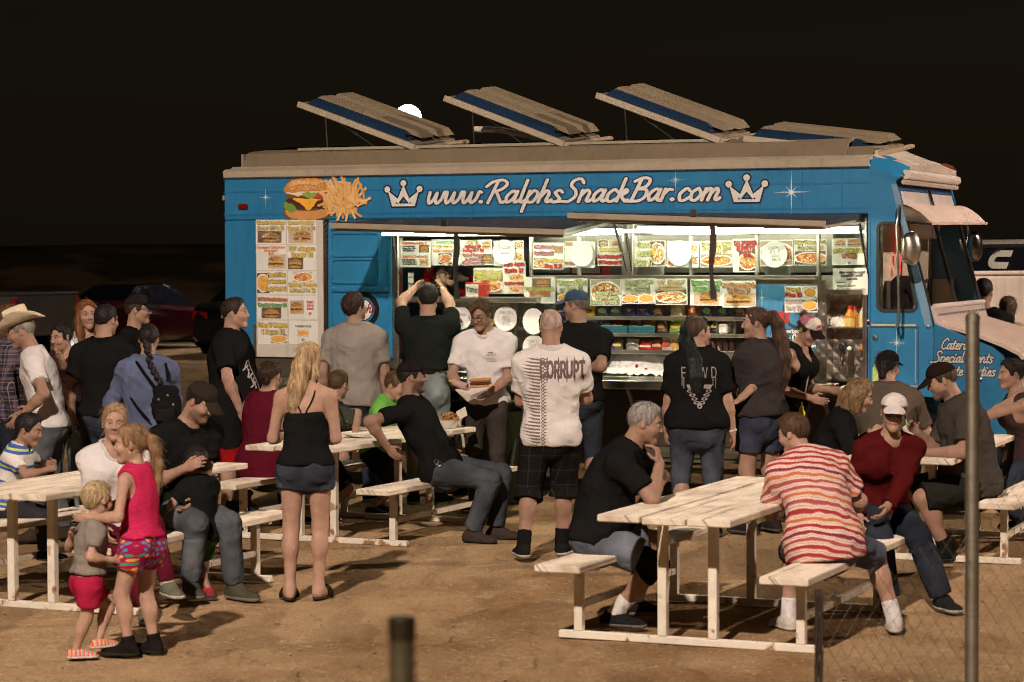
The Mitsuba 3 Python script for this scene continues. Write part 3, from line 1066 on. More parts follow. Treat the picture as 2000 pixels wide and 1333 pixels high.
        S.ell(g + t * L * 0.50 + Z * 0.014 * s.h, np.array([0.027, 0.040, 0.014]) * s.h + ease, A, 0.02)

    def cloth(s, name, build, color, mat='m_cloth', wear=0.0, amp=0.006, wave=0.085, h=0.0155, pattern=False, label=None, seed=0, cuts=(), stretch=(1, 1, 1)):
        S = Solid()
        build(S)
        for c in cuts:
            c(S)
        if amp:
            S.warp(folds(s.seed * 31 + seed + len(name), amp, wave, stretch))
        m = S.mesh(h * s.res)
        uv = None
        if pattern:
            q = m.vertices - s.pel
            uv = np.stack([q @ s.R + 0.55 * (q @ s.Fw), q @ s.spine_up()], 1)
        part(s.key, name, m, mat, color, wear, smooth=True, uv=uv, label=label)
        return S

    def spine_up(s):
        return unit(s.spine[5] - s.spine[0])

    def top(s, name='shirt', color=(0.02, 0.02, 0.02), hem=-0.02, sleeve=0.62, ease=0.016, neck=0.050, loose=0.010, scoop=0.0, mat='m_cloth', pattern=False, wear=0.0, amp=0.007, strap=None, label=None, flare=0.004, long=False, wave=0.095):
        """hem: height of the hem over the hip joint as a share of the stature; sleeve: 0 none, 1 to the elbow, 2 to the wrist"""
        up = s.spine_up()
        h0 = s.pel + unit(s.spine[1] - s.spine[0]) * hem * s.h

        def build(S):
            s.torso(S, ease)
            lo = s.spine[0] - unit(s.spine[1] - s.spine[0]) * 0.10 * s.h
            L = s.levels()[0]
            S.loft(lo, s.spine[1], (L[0] + ease + flare, L[1] + ease + flare), (s.levels()[1][0] + ease, s.levels()[1][1] + ease), s.R, s.R, 0.04)
            if sleeve > 0:
                for sd in (1, -1):
                    s.arm(S, sd, ease * 0.8, t1=sleeve, flat=True, grow=loose, k=0.045)
            hn = unit(s.spine[2] - s.spine[0])
            S.inter(lambda p: (h0 - p) @ hn, 0.004)
            nc = s.nb + s.uU * 0.020 * s.h
            S.cone(nc + s.uU * 0.10, nc + s.uF * (0.012 + scoop * 0.6) * s.h - s.uU * scoop * s.h, neck * s.h * 1.1, neck * s.h * 0.92, 0.008, cut=True)
            if sleeve <= 0:
                for sd, sh in ((1, s.shR), (-1, s.shL)):
                    S.ell(sh + s.cR * sd * 0.020 * s.h - s.uU * 0.035 * s.h, np.array([0.052, 0.085, 0.088]) * s.h, np.stack([s.cR, s.cF, s.cU], 1), 0.01, cut=True)
            if strap is not None:
                strap(S)
        s.shirt = s.cloth(name, build, color, mat, wear, amp, wave, 0.0155, pattern, label)
        if name == 'tee_shirt' and mat == 'm_cloth' and s.kid < .3:
            S = Solid()
            nc = s.nb + s.uU * 0.020 * s.h
            a_, b_ = nc + s.uU * 0.02, nc + s.uF * (0.012 + scoop * 0.6) * s.h - s.uU * scoop * s.h
            S.ops = [o for o in s.shirt.ops if o[0] != 2]
            S.warp(lambda p: -0.0035)
            S.cone(a_, b_, neck * s.h * 1.06 + .014, neck * s.h * 0.92 + .014, 0.004)
            c = S.ops.pop()
            S.inter(c[1], 0.004)
            part(s.key, 'collar', S.mesh(0.009 * s.res), 'm_cloth', [x * .82 for x in color], wear, smooth=True)
        return s

    def bottom(s, name='jeans', color=(0.05, 0.065, 0.10), length=1.97, ease=0.014, grow=0.0, rise=0.025, mat='m_cloth', pattern=False, wear=0.8, amp=0.006, label=None, k=0.02):
        def build(S):
            L = s.levels()
            hi = s.spine[1] + unit(s.spine[2] - s.spine[1]) * rise * s.h
            ew = min(ease * .8, .010)
            S.loft(s.spine[0], hi, (L[0][0] + ew, L[0][1] + ew), (L[1][0] * .98 + ew, L[1][1] + ew), s.R, s.R, 0.04)
            for sg in (1, -1):
                c = s.pel + s.R * sg * s.hipw * 0.95 - s.Fw * 0.028 * s.h - Z * 0.012 * s.h
                S.ell(c, np.array([0.056, 0.058, 0.062]) * s.h * (0.65 + 0.35 * s.g) + ew, np.stack([s.R, s.Fw, Z], 1), 0.03)
            un = unit(s.spine[2] - s.spine[0])
            S.inter(lambda p: (p - hi) @ un, 0.004)
            for sd in (1, -1):
                s.leg(S, sd, ease, length, True, grow, k)
        s.cloth(name, build, color, mat, wear, amp, 0.11, 0.0155, pattern, label, 7)
        return s

    def shoes(s, color=(0.02, 0.02, 0.02), sole=(0.4, 0.38, 0.34), high=0.0, mat='m_cloth', pattern=False, name='shoe', socks=None, sockh=0.11, big=1.06):
        for a, t, kn in ((s.aR, s.toe[0], s.kR), (s.aL, s.toe[1], s.kL)):
            t = unit(np.array([t[0], t[1], 0]))
            S = Solid()
            s.footshape(S, a, t, 0.007, big)
            if high:
                S.cone(a, a + unit(kn - a) * high, 0.027 * s.h, 0.030 * s.h, 0.02, flat1=1.0)
            else:
                S.inter(lambda p: (p - a) @ Z - 0.012 * s.h, 0.006)
            floor = (a - Z * s.ank)[2] + 0.004
            S.inter(lambda p: floor - p[..., 2], 0.004)
            m = S.mesh(0.0105 * s.res)
            up = m.vertices[:, 2] - floor
            if pattern:
                part(s.key, name, m, mat, smooth=True, uv=np.stack([(m.vertices - a) @ np.cross(t, Z), (m.vertices - a) @ t + 1], 1))
            else:
                part(s.key, name, m, mat, color, 0.0, smooth=True)
            S2 = Solid()
            s.footshape(S2, a, t, 0.0115, big)
            S2.inter(lambda p: (p[..., 2] - floor - 0.024 * s.h / 1.75), 0.003)
            S2.inter(lambda p: floor - p[..., 2], 0.003)
            part(s.key, 'sole', S2.mesh(0.0085 * s.res), 'm_cloth', sole, smooth=True)
            if socks is not None:
                S3 = Solid()
                S3.cone(a - Z * 0.02, a + unit(kn - a) * sockh, 0.0275 * s.h * (0.7 + 0.3 * s.g), 0.0275 * s.h * (0.7 + 0.3 * s.g), 0.01, flat1=1.0)
                S3.warp(folds(s.seed + 3, 0.003, 0.04))
                part(s.key, 'sock', S3.mesh(0.0085 * s.res), 'm_cloth', socks, smooth=True)
        return s

    def sandals(s, color=(0.02, 0.015, 0.012), sole=(0.06, 0.04, 0.03)):
        for a, t in ((s.aR, s.toe[0]), (s.aL, s.toe[1])):
            t = unit(np.array([t[0], t[1], 0]))
            sd = np.cross(t, Z)
            L, g = 0.148 * s.h, a - Z * s.ank
            S = Solid()
            S.ell(g + t * L * .3 + Z * .002, [0.030 * s.h, 0.088 * s.h, 0.012], np.stack([sd, t, Z], 1))
            part(s.key, 'sandal_sole', S.mesh(0.008), 'm_cloth', sole, smooth=True)
            arc = [g + t * L * .38 + sd * math.cos(q) * 0.034 * s.h + Z * (0.006 + math.sin(q) * 0.040 * s.h) for q in np.linspace(0, np.pi, 9)]
            st = cat([bar(arc[i], arc[i + 1], 0.05, 0.006, up=t + Z * 0.01) for i in range(8)])
            S = Solid()
            for i in range(8):
                S.cone(arc[i] - t * .012, arc[i + 1] - t * .012, .012, .012, .01)
                S.cone(arc[i] + t * .012, arc[i + 1] + t * .012, .010, .010, .01)
            part(s.key, 'sandal_strap', S.mesh(0.008), 'm_cloth', color, smooth=True)
        return s

    def hair(s, style='short', color=(0.04, 0.025, 0.015), vol=1.0, chain=None, bang=0.0, tie=None, low=0.0, name='hair', h=0.0085, amp=0.004, part_=0.0):
        """chain: lists of (point, radius) for hanging hair; points are world points or head-frame triples"""
        A = np.stack([s.hR, s.hF, s.hU], 1)
        S = Solid()
        S.ell(s.HL(0, -.018, .030), np.array([.0815, .1005, .0955]) * s.hs * vol, A)
        if style != 'buzz':
            S.ell(s.HL(0, .018, .072), np.array([.062, .066, .050]) * s.hs * vol, A, 0.02)
        # hairline: forward of a plane from the brow over the ear to the nape there is none

        def hairline(p):
            q = (p - s.hc) @ A / s.hs
            x, y, z = q[..., 0], q[..., 1], q[..., 2]
            front = (y - (.058 + bang + 0.30 * (z - .07))) * 0.9            # stays behind the forehead line
            if low < 0.05:
                edge = np.interp(y, [-.2, -.060, -.048, -.014, -.004, .028, .046, .1], [-.075 - low, -.075 - low, -.005, .016, -.018, -.014, .046, .05]) - z
            else:
                edge = np.maximum(np.minimum((y - .035) * .8, (.05 - z)), (-.072 - low) - z)
            return np.maximum(front, edge * .8) * s.hs
        S.inter(hairline, 0.008)
        if style == 'buzz':
            amp = 0.0
        for ch in chain or ():
            pts = [(s.HL(*q) if len(q) == 3 and np.max(np.abs(q)) < 0.9 and not isinstance(q, np.ndarray) else np.asarray(q), r) for q, r in ch]
            for (a, ra), (b, rb) in zip(pts[:-1], pts[1:]):
                if isinstance(ra, tuple):
                    S.loft(a, b, ra, rb, s.hR, s.hR, 0.025)
                else:
                    S.cone(a, b, ra, rb, 0.02)
        if amp:
            f1 = folds(s.seed + 5, amp, 0.022, (1, 1, 0.18))
            S.warp(f1)
        m = S.mesh(h * s.res * max(s.hs, .8))
        if style != 'buzz':
            m = cat([m, s.strands(m, chain is not None)])
        part(s.key, name, m, 'm_hair', color, smooth=True)
        if tie is not None:
            p, r, c = tie
            p = s.HL(*p) if np.max(np.abs(p)) < 0.9 else np.asarray(p)
            S = Solid()
            S.ell(p, [r, r, r * 0.8])
            part(s.key, 'hair_tie', S.mesh(0.006), 'm_cloth', c, smooth=True)
        return s

    def strands(s, m, long, n=170):
        """loose strands over the hair, so that its edge is soft"""
        r = np.random.default_rng(s.seed + 100)
        n = int(n * (2.2 if long else 1.0))
        i = r.choice(len(m.vertices), min(n, len(m.vertices)), replace=False)
        P0, Nn = m.vertices[i], m.vertex_normals[i]
        q = (P0 - s.hc) @ np.stack([s.hR, s.hF, s.hU], 1) / s.hs
        flow = np.where((q[:, 2] < -.02)[:, None], -Z, -s.hU * .75 - s.hF * .55) + r.normal(0, .30, P0.shape)
        L = (r.uniform(.03, .10, len(i)) if long else r.uniform(.016, .036, len(i)))[:, None] * s.hs
        d = flow - (flow * Nn).sum(1)[:, None] * Nn
        d /= np.linalg.norm(d, axis=1, keepdims=True) + 1e-9
        side = np.cross(d, Nn)
        V, F, w = [], [], .0013
        ts = (0, .35, .7, 1.0)
        for k, t in enumerate(ts):
            c = P0 + d * L * t + Nn * (.0015 + (.006 if long else .004) * t * t) + side * (r.normal(0, .006, (len(i), 1)) * t * t)
            ww = w * (1 - .75 * t)
            V += [c + side * ww, c - side * ww, c + Nn * ww * 1.5]
        m0 = len(i)
        for k in range(len(ts) - 1):
            for a_, b_ in ((0, 1), (1, 2), (2, 0)):
                A0, B0, A1, B1 = (np.arange(m0) + (k * 3 + a_) * m0, np.arange(m0) + (k * 3 + b_) * m0, np.arange(m0) + (k * 3 + 3 + a_) * m0, np.arange(m0) + (k * 3 + 3 + b_) * m0)
                F += [np.stack([A0, B0, B1], 1), np.stack([A0, B1, A1], 1)]
        return trimesh.Trimesh(np.vstack(V), np.vstack(F), process=False)

    def cap(s, color=(0.02, 0.018, 0.016), brim=None, back=False, front=None, tilt=0, yawb=0, name='cap', droop=0.25):
        A = np.stack([s.hR, s.hF, s.hU], 1) @ rotx(tilt)
        if back:
            A = A @ rotz(180)
        A2 = A @ rotz(yawb)
        c = s.HL(0, -.012, .040)
        S = Solid()
        S.ell(c, np.array([.0875, .1065, .088]) * s.hs, A)
        S.ell(c + A[:, 1] * .03 * s.hs + A[:, 2] * .03 * s.hs, np.array([.070, .066, .056]) * s.hs, A, 0.02)
        S.inter(lambda p: ((c - p) @ A[:, 2]) + 0.004 * s.hs, 0.006)
        S.warp(folds(s.seed + 9, 0.0022, 0.05))
        m = S.mesh(0.0085 * s.res)
        if front is not None:
            q = (m.vertices - c) @ A / s.hs
            u = np.where(q[:, 1] > .030, float(enc(front)), float(enc(color)))
            f = m.faces
            keep = u[f].min(1) == u[f].max(1)
            fr = m.submesh([np.nonzero(u[f].max(1) == float(enc(front)))[0]], append=True) if (u == float(enc(front))).any() else None
            part(s.key, name, m, 'm_cloth', color, smooth=True)
            if fr is not None:
                fr.vertices += (fr.vertices - c) * 0.012
                part(s.key, name + '_front', fr, 'm_cloth', front, smooth=True)
        else:
            part(s.key, name, m, 'm_cloth', color, smooth=True)
        B = Solid()
        bc = c + A2[:, 1] * 0.118 * s.hs + A2[:, 2] * 0.010 * s.hs
        B.ell(bc, np.array([.074, .078, .010]) * s.hs, A2)

        class Bend:
            pass
        base = B.ops[0]

        def bent(p, f=base[1]):
            q = p - c
            x, y = q @ A2[:, 0], q @ A2[:, 1]
            return f(p + (A2[:, 2] * (5.0 / s.hs * x * x + droop * np.maximum(y - .09 * s.hs, 0))[..., None]))
        B.ops[0] = (1, bent, bc, 0.12 * s.hs, 0.02)
        B.inter(lambda p: 0.055 * s.hs - (p - c) @ A2[:, 1], 0.004)
        part(s.key, name + '_brim', B.mesh(0.007 * s.res), 'm_cloth', brim or color, smooth=True)
        s.capA, s.capc = A, c
        return s

    def glasses(s, color=(0.02, 0.02, 0.02), shades=None, r=.0205, wire=.0017):
        fr = []
        for sg in (1, -1):
            ring = [s.HL(sg * .0315 + r * 1.12 * math.cos(q), .100 - .06 * abs(r * 1.12 * math.cos(q) * sg + .0) * (1 if sg * math.cos(q) > 0 else 0), .002 + r * .82 * math.sin(q)) for q in np.linspace(0, 2 * np.pi, 15)[:-1]]
            fr.append(tube(ring, wire * s.hs, 5, closed=True))
            fr.append(tube([s.HL(sg * .054, .097, .006), s.HL(sg * .074, .07, .008), s.HL(sg * .079, -.004, .010), s.HL(sg * .078, -.018, .000)], wire * s.hs, 5))
            if shades:
                cen = s.HL(sg * .0315, .0985, .002)
                pts = np.array([cen] + ring)
                f = [[0, i + 1, (i + 1) % 14 + 1] for i in range(14)]
                part(s.key, 'lens', trimesh.Trimesh(pts, f, process=False), 'm_paint', shades, 0.08, smooth=True)
        fr.append(tube([s.HL(.011, .101, .006), s.HL(0, .104, .009), s.HL(-.011, .101, .006)], wire * s.hs, 5))
        part(s.key, 'glasses_frame', cat(fr), 'm_paint', color, 0.25, smooth=True)
        return s

    # --- prints on clothes
    def print_on(s, shape, color, o, ex, ey, dirn, name='print', solid=None, off=0.0025, cell=0.02, label=None):
        """lays a flat shape (metres) on the cloth: o world origin, ex, ey its axes, dirn the way from outside to the cloth"""
        S = solid or s.shirt
        parts_ = []
        b = shape.bounds
        xs = np.arange(b[0], b[2] + cell, cell)
        ys = np.arange(b[1], b[3] + cell, cell)
        polys = []
        for g in getattr(shape, 'geoms', [shape]):
            bb = g.bounds
            for x in xs:
                if x + cell < bb[0] or x > bb[2]:
                    continue
                for y in ys:
                    if y + cell < bb[1] or y > bb[3]:
                        continue
                    c = g.intersection(sbox(x, y, x + cell, y + cell))
                    polys += [k for k in getattr(c, 'geoms', [c]) if k.geom_type == 'Polygon' and k.area > 1e-9]
        V, Fc, n = [], [], 0
        for g in polys:
            v, f = trimesh.creation.triangulate_polygon(g, engine='earcut')
            V.append(v)
            Fc.append(np.asarray(f) + n)
            n += len(v)
        v2, f = np.vstack(V), np.vstack(Fc)
        P = o + v2[:, :1] * ex + v2[:, 1:] * ey
        dirn = unit(dirn)
        lo = np.full(len(P), -0.45)
        q = P + dirn * lo[:, None]
        dist = np.zeros(len(P))
        for _ in range(60):
            e = S.eval(q[:, None, :])[:, 0]
            stp = np.clip(e * 0.8, -0.02, 0.05)
            dist += stp
            q = q + dirn * stp[:, None]
        q = q - dirn * off
        m = trimesh.Trimesh(q, f, process=False)
        nn = m.face_normals.mean(0)
        if nn @ dirn > 0:
            m.invert()
        part(s.key, name, m, 'm_cloth', color, smooth=True, label=label)
        return s
# ------------------------------------------------------------------ the food truck: u along it from back to front, v into it from the serving side, z up
_a = math.radians(22.4)
TO = np.array([0.0, 21.85, 0.0])
TU, TV = np.array([math.cos(_a), -math.sin(_a), 0]), np.array([math.sin(_a), math.cos(_a), 0])
TM = frame(TO, TU, TV, Z)


def tpl(px, py, v=0.0):
    """(u, z) of the photo pixel on the truck's plane at depth v"""
    r = FWD + RGT * (px - 1000) / FOC - UPV * (py - 666.5) / FOC
    o = TO + TV * v
    p = EYE + r * (((o - EYE) @ TV) / (r @ TV))
    return float((p - TO) @ TU), float(p[2])


def tw(m):
    return moved(m, TM)


TRUCK = thing('food_truck', 'blue step van food truck with raised roof vents and a lit serving side', 'food truck')
BLUE, NAVY, CREAM, STEEL, DARKM = (0.021, 0.165, 0.34), (0.012, 0.04, 0.14), (0.38, 0.32, 0.235), (0.62, 0.60, 0.55), (0.085, 0.075, 0.05)


def tk(name, m, mat='m_paint', color=BLUE, v=0.35, parent=None, **k):
    return part(parent or TRUCK, name, tw(m), mat, color, v, **k)


def flat(shape, u, z, v, th=0.002, s=1.0):
    """a flat shape (x, y in metres) standing on the truck's side, facing out; origin at u, z; its face at depth v - th"""
    m = extrude(shape, th)
    m.vertices = np.stack([u + m.vertices[:, 0] * s, v - m.vertices[:, 2], z + m.vertices[:, 1] * s], 1)
    m.fix_normals() if len(m.faces) < 4000 else m.invert()
    return m


# --- shell
body_top = box(-2.95, 3.30, 0.0, 0.05, 2.53, 2.93, .012)
tk('side_panel', body_top)
tk('side_panel', box(-2.95, -2.61, 0.0, 0.05, 1.24, 2.527, .01))
tk('seam', cat([box(-2.95, 3.3, -.006, 0, z, z + .012) for z in (2.575, 2.79, 2.915)] + [box(u, u + .01, -.005, 0, 2.54, 2.92) for u in (-2.2, -1.0, .3, 1.5, 2.7, 3.05)]), color=(.012, .13, .31))
rv = []
for z in (2.60, 2.81, 2.90):
    for u in np.arange(-2.9, 3.28, 0.115):
        rv.append(lathe([(0, -.005), (.006, -.004), (.008, 0)], 6, (u, -.001, z), 'y'))
tk('rivet', cat(rv), color=(.03, .17, .36), kind='stuff')
tk('end_wall', box(-2.95, -2.90, .052, 2.25, .5, 2.95))
tk('far_wall', box(-2.898, 3.3, 2.20, 2.25, .5, 2.95), 'm_metal', (.42, .40, .36), .35)
tk('floor', box(-2.89, 3.3, .30, 2.19, .80, .85), 'm_metal', (.2, .19, .17), .5)
tk('bulkhead', box(3.24, 3.29, .30, 2.19, .86, 2.9), 'm_metal', (.45, .44, .40), .4)
tk('marker_light', box(-2.79, -2.69, -.03, -.002, 2.635, 2.685, .01), color=(.12, .008, .005), v=.15)
tk('marker_light', box(-2.985, -2.955, .02, .06, 2.72, 2.77, .008), color=(.30, .25, .18), v=.2)

# --- roof: gutter, sloping side, top
prof = np.array([(0.0, 2.935), (-.035, 2.945), (-.04, 2.985), (-.01, 3.0), (.10, 3.01), (.14, 3.03), (.22, 3.155), (.30, 3.175), (1.1, 3.25), (2.0, 3.16), (2.1, 3.0), (2.25, 2.95), (2.2, 2.93)])
gut = prof[:6]
def sweep_u(pr, u0, u1, th=0.012):
    line = LineString(pr).buffer(th, join_style=2, cap_style=2)
    m = extrude(line, u1 - u0)
    m.vertices = np.stack([u0 + m.vertices[:, 2], m.vertices[:, 0], m.vertices[:, 1]], 1)
    m.fix_normals()
    return m
tk('gutter', sweep_u(gut, -2.93, 3.30), color=CREAM, v=.4)
roof_k = tk('roof', sweep_u(prof[5:10], -2.82, 3.06), color=(.17, .13, .085), v=.55)
tk('roof', sweep_u(np.array([(.14, 3.03), (.2, 3.10), (1.1, 3.16), (2.0, 3.03)]), 3.062, 3.28), color=(.17, .13, .085), v=.55)
tk('roof', box(-2.85, -2.822, .16, 2.05, 3.03, 3.16), color=(.25, .2, .14), v=.5)
tk('roof_rail', box(-2.3, 1.95, .27, .31, 3.188, 3.213), color=(.30, .27, .20), v=.4)

# --- roof vents: hinged lids with pressed ribs, propped open at their back ends
def vent(uh, zh, L, ang, W=0.95):
    k = part_key(TRUCK, 'roof_vent')
    M = frame([uh, .26, zh], [-1, 0, 0], [0, 1, .10], [0, 0, 1.0]) @ turn(-ang, (0, 1, 0))
    w = lambda m: tw(moved(m, M))
    lid = box(0, L, 0, W, 0, .034, .008)
    put(k, w(lid), 'm_paint', (.20, .16, .11), .45)
    part(k, 'edge', w(box(-.01, L + .012, -.016, -.001, -.016, .040, .006)), 'm_paint', CREAM, .35)
    def rib(y0, y1, z0, z1, x0, x1):
        pl = np.array([[x0, y0, z0], [x1, y0, z0], [x1, y1, z0], [x0, y1, z0], [x0 + .07, y0 + .03, z1], [x1 - .03, y0 + .03, z1], [x1 - .03, y1 - .03, z1], [x0 + .07, y1 - .03, z1]])
        return trimesh.convex.convex_hull(pl)
    part(k, 'panel', w(rib(.06, .92, .0345, .075, .10, L - .05)), 'm_paint', (.010, .024, .060), .3)
    part(k, 'rib', w(rib(.20, .50, .0755, .115, .04, L - .06)), 'm_paint', (.20, .155, .105), .45)
    part(k, 'rib', w(rib(.56, .93, .0755, .125, .02, L - .06)), 'm_paint', (.20, .155, .105), .45)
    part(k, 'panel', w(rib(.10, .21, .0755, .100, .14, L - .07)), 'm_paint', (.010, .024, .060), .3)
    part(k, 'hinge', w(box(-.05, .0, .0, W + .25, -.012, .02, .006)), 'm_paint', (.32, .26, .19), .45)
    if ang > 10:
        e = np.array([uh - L * .78 * math.cos(math.radians(ang)), .30, zh + L * .78 * math.sin(math.radians(ang)) - .01])
        part(k, 'prop', tw(tube([e, [e[0] + .02, .30, zh + .02]], .007, 6)), 'm_metal', STEEL, .3)
        e2 = np.array([uh - L * .70 * math.cos(math.radians(ang)), .33, zh + L * .70 * math.sin(math.radians(ang)) - .01])
        part(k, 'gas_strut', tw(cat([tube([e2, e2 * .45 + np.array([uh - .42, .33, zh + .02]) * .55], .011, 6), tube([e2, [uh - .42, .33, zh + .02]], .006, 6)])), 'm_metal', (.2, .19, .17), .4)
    return k
vent(-1.09, 3.185, 1.27, 19.8)
vent(.40, 3.185, 1.25, 20.8)
vent(1.87, 3.185, 1.22, 20.5)
vent(3.30, 3.045, 1.20, 7.2)
tk('roof_pipe', tube([(-1.0, 1.5, 3.42), (-.7, 1.45, 3.40), (-.2, 1.4, 3.30), (.0, 1.4, 3.24)], .03, 8), color=(.6, .56, .48), v=.3)

# --- left part: menu board, trim, blue roll-up door
tk('menu_board', box(-2.607, -1.895, -.014, .03, 1.24, 2.527, .004), color=(.56, .50, .45), v=.5)
def quilt(u0, u1, z0, z1, v, pitch=.085, amp=.010):
    n, m = max(2, int((u1 - u0) / .010)), max(2, int((z1 - z0) / .010))
    U, Zz = np.meshgrid(np.linspace(u0, u1, n), np.linspace(z0, z1, m), indexing='ij')
    a, b = (U + Zz) / pitch, (U - Zz) / pitch
    hgt = np.minimum(np.abs(np.sin(np.pi * a)), np.abs(np.sin(np.pi * b))) ** .7
    ii = (np.arange(n - 1)[:, None] * m + np.arange(m - 1)[None]).ravel()
    f = np.stack([ii, ii + m, ii + m + 1, ii + 1], 1)
    return trimesh.Trimesh(np.stack([U, v - amp * hgt, Zz], -1).reshape(-1, 3), np.vstack([f[:, [0, 1, 2]], f[:, [0, 2, 3]]]), process=False)
tk('trim_strip', quilt(-1.893, -1.853, 1.24, 2.52, -.014, .05, .006), 'm_metal', STEEL, .22)
tk('trim_strip', box(-2.635, -2.609, -.02, .0, 1.24, 1.55, .004), 'm_metal', STEEL, .25)
door = tk('serving_door', box(-1.85, -1.19, .012, .05, 1.24, 2.527, .006))
tk('frame', cat([box(-1.85, -1.815, -.012, .0115, 1.24, 2.50, .005), box(-1.232, -1.19, -.012, .0115, 1.24, 2.50, .005), box(-1.814, -1.233, -.010, .0115, 1.855, 1.90, .005), box(-1.814, -1.233, -.010, .0115, 2.43, 2.47, .005)]), parent=door)
for z0, z1 in ((2.195, 2.395), (1.945, 2.15)):
    sh = sbox(-.205, -(z1 - z0) / 2 + .03, .205, (z1 - z0) / 2 - .03).buffer(.03)
    m1 = flat(sh.buffer(.012).difference(sh), -1.57, (z0 + z1) / 2, .0118, .020)
    tk('pressed_panel', m1, parent=door)
tk('bolt', cat([lathe([(0, -.012), (.009, -.010), (.010, 0)], 8, (u, -.0105, 1.877), 'y') for u in (-1.78, -1.52, -1.27)]), 'm_metal', (.2, .35, .5), .3, parent=door)
tk('pillar', box(-1.188, -1.125, -.01, .10, 1.08, 2.50, .008), 'm_metal', STEEL, .3)
ring = Point(0, 0).buffer(.168).difference(Point(0, 0).buffer(.118))
tk('logo_ring', flat(ring, -1.50, 1.69, .0118, .002), color=(.008, .010, .014), v=.3, parent=door)
tk('logo_disc', flat(Point(0, 0).buffer(.094), -1.50, 1.69, .0118, .003), color=(.66, .63, .58), v=.4, parent=door)
tk('logo_disc', flat(Point(0, 0).buffer(.103).difference(Point(0, 0).buffer(.0945)), -1.50, 1.69, .0118, .0035), color=(.008, .01, .014), v=.4, parent=door)

# --- skirt and wheels
def arch(u0, u1, z0, z1, holes, v0, v1):
    s = sbox(u0, z0, u1, z1)
    for u, z, r in holes:
        s = s.difference(Point(u, z).buffer(r, 24)).difference(sbox(u - r, z0 - 1, u + r, z))
    m = extrude(s, v1 - v0)
    m.vertices = np.stack([m.vertices[:, 0], v0 + m.vertices[:, 2], m.vertices[:, 1]], 1)
    m.fix_normals()
    return m
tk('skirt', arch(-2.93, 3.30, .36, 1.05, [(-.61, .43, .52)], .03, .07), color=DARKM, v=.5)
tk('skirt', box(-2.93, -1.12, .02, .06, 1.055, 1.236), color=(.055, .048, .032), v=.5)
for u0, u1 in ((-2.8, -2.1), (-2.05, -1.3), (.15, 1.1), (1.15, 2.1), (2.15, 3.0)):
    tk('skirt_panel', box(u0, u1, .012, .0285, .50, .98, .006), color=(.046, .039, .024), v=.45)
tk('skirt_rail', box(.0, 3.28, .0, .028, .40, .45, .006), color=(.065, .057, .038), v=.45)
def wheel(u, dual=True):
    k = part_key(TRUCK, 'wheel')
    pr = [(.24, -.11), (.36, -.12), (.40, -.105), (.418, -.07), (.42, 0), (.418, .07), (.40, .105), (.36, .12), (.24, .11)]
    put(k, tw(lathe(pr + [pr[0]], 32, (u, .16, .42), 'y')), 'm_cloth', (.012, .012, .012), 0)
    part(k, 'rim', tw(lathe([(0, -.10), (.05, -.105), (.06, -.06), (.10, -.05), (.20, -.03), (.23, -.10), (.245, -.105), (.245, .1)], 28, (u, .16, .42), 'y')), 'm_metal', (.75, .73, .70), .12)
    for i in range(8):
        q = i * math.pi / 4 + .2
        part(k, 'lug', tw(lathe([(0, -.03), (.016, -.028), (.022, 0), (.022, .03)], 8, (u + .15 * math.cos(q), .11, .42 + .15 * math.sin(q)), 'y')), 'm_metal', (.8, .78, .75), .12)
wheel(-.61)
wheel(3.78)
tk('axle', tube([(-.61, .28, .42), (-.61, 2.1, .42)], .07, 8), 'm_metal', (.08, .07, .06), .6)
tk('axle', tube([(3.78, .28, .42), (3.78, 2.1, .42)], .07, 8), 'm_metal', (.08, .07, .06), .6)

# --- serving opening: header, sill, posts, ledges
S2 = (.55, .54, .47)
tk('header', box(-1.12, 3.28, .02, .12, 2.36, 2.40, .006), 'm_metal', STEEL, .35)
tk('ceiling_panel', box(-1.12, 3.235, .125, 2.19, 2.49, 2.52), color=(.55, .54, .46), v=.4)
tk('light_box', box(-1.11, 1.05, -.02, .12, 2.46, 2.527, .01), 'm_metal', (.42, .40, .32), .4)
tk('light_box', box(1.17, 3.23, -.02, .12, 2.46, 2.527, .01), 'm_metal', (.42, .40, .32), .4)
tk('post', cat([box(1.06, 1.165, -.02, .12, 1.82, 2.50, .006)]), 'm_metal', STEEL, .3)
for u in (.155, .62, 1.67, 2.27, 2.82):
    tk('post', box(u, u + .03, .03, .075, 1.84, 2.358, .004), 'm_metal', S2, .35)
tk('ledge', box(-1.12, .30, -.14, .10, 1.765, 1.815, .008), 'm_metal', STEEL, .28)
tk('ledge', box(.20, 2.83, -.035, .09, 1.975, 2.01, .006), 'm_metal', (.72, .71, .62), .3)
tk('ledge', box(.31, 2.83, .03, .09, 1.90, 1.973, .004), 'm_metal', S2, .35)
for u0, u1 in ((-.36, .15), (.19, .615), (.655, 1.055), (1.17, 1.665), (1.705, 2.265), (2.305, 2.815), (2.86, 3.235)):
    z0 = 1.86 if u1 < .2 else 2.012
    m = box(u0, u1, .052, .054, z0, 2.357)
    m = trimesh.Trimesh(np.array([[u0, .053, z0], [u1, .053, z0], [u1, .053, 2.357], [u0, .053, 2.357]]), [[0, 1, 2], [0, 2, 3]], process=False)
    tk('window_pane', m, 'm_pane', (0, 0, 0), smooth=False)
# kitchen seen through the panes
tk('shelf', box(.19, 2.85, .95, 1.45, 1.93, 1.96), 'm_metal', S2, .4)
tk('cooker_hood', box(-.4, 2.6, 1.5, 2.18, 2.0, 2.45, .02), 'm_metal', (.30, .29, .26), .4)
tk('griddle', box(-.4, 2.6, 1.5, 2.18, .86, 1.5, .02), 'm_metal', (.18, .17, .15), .4)
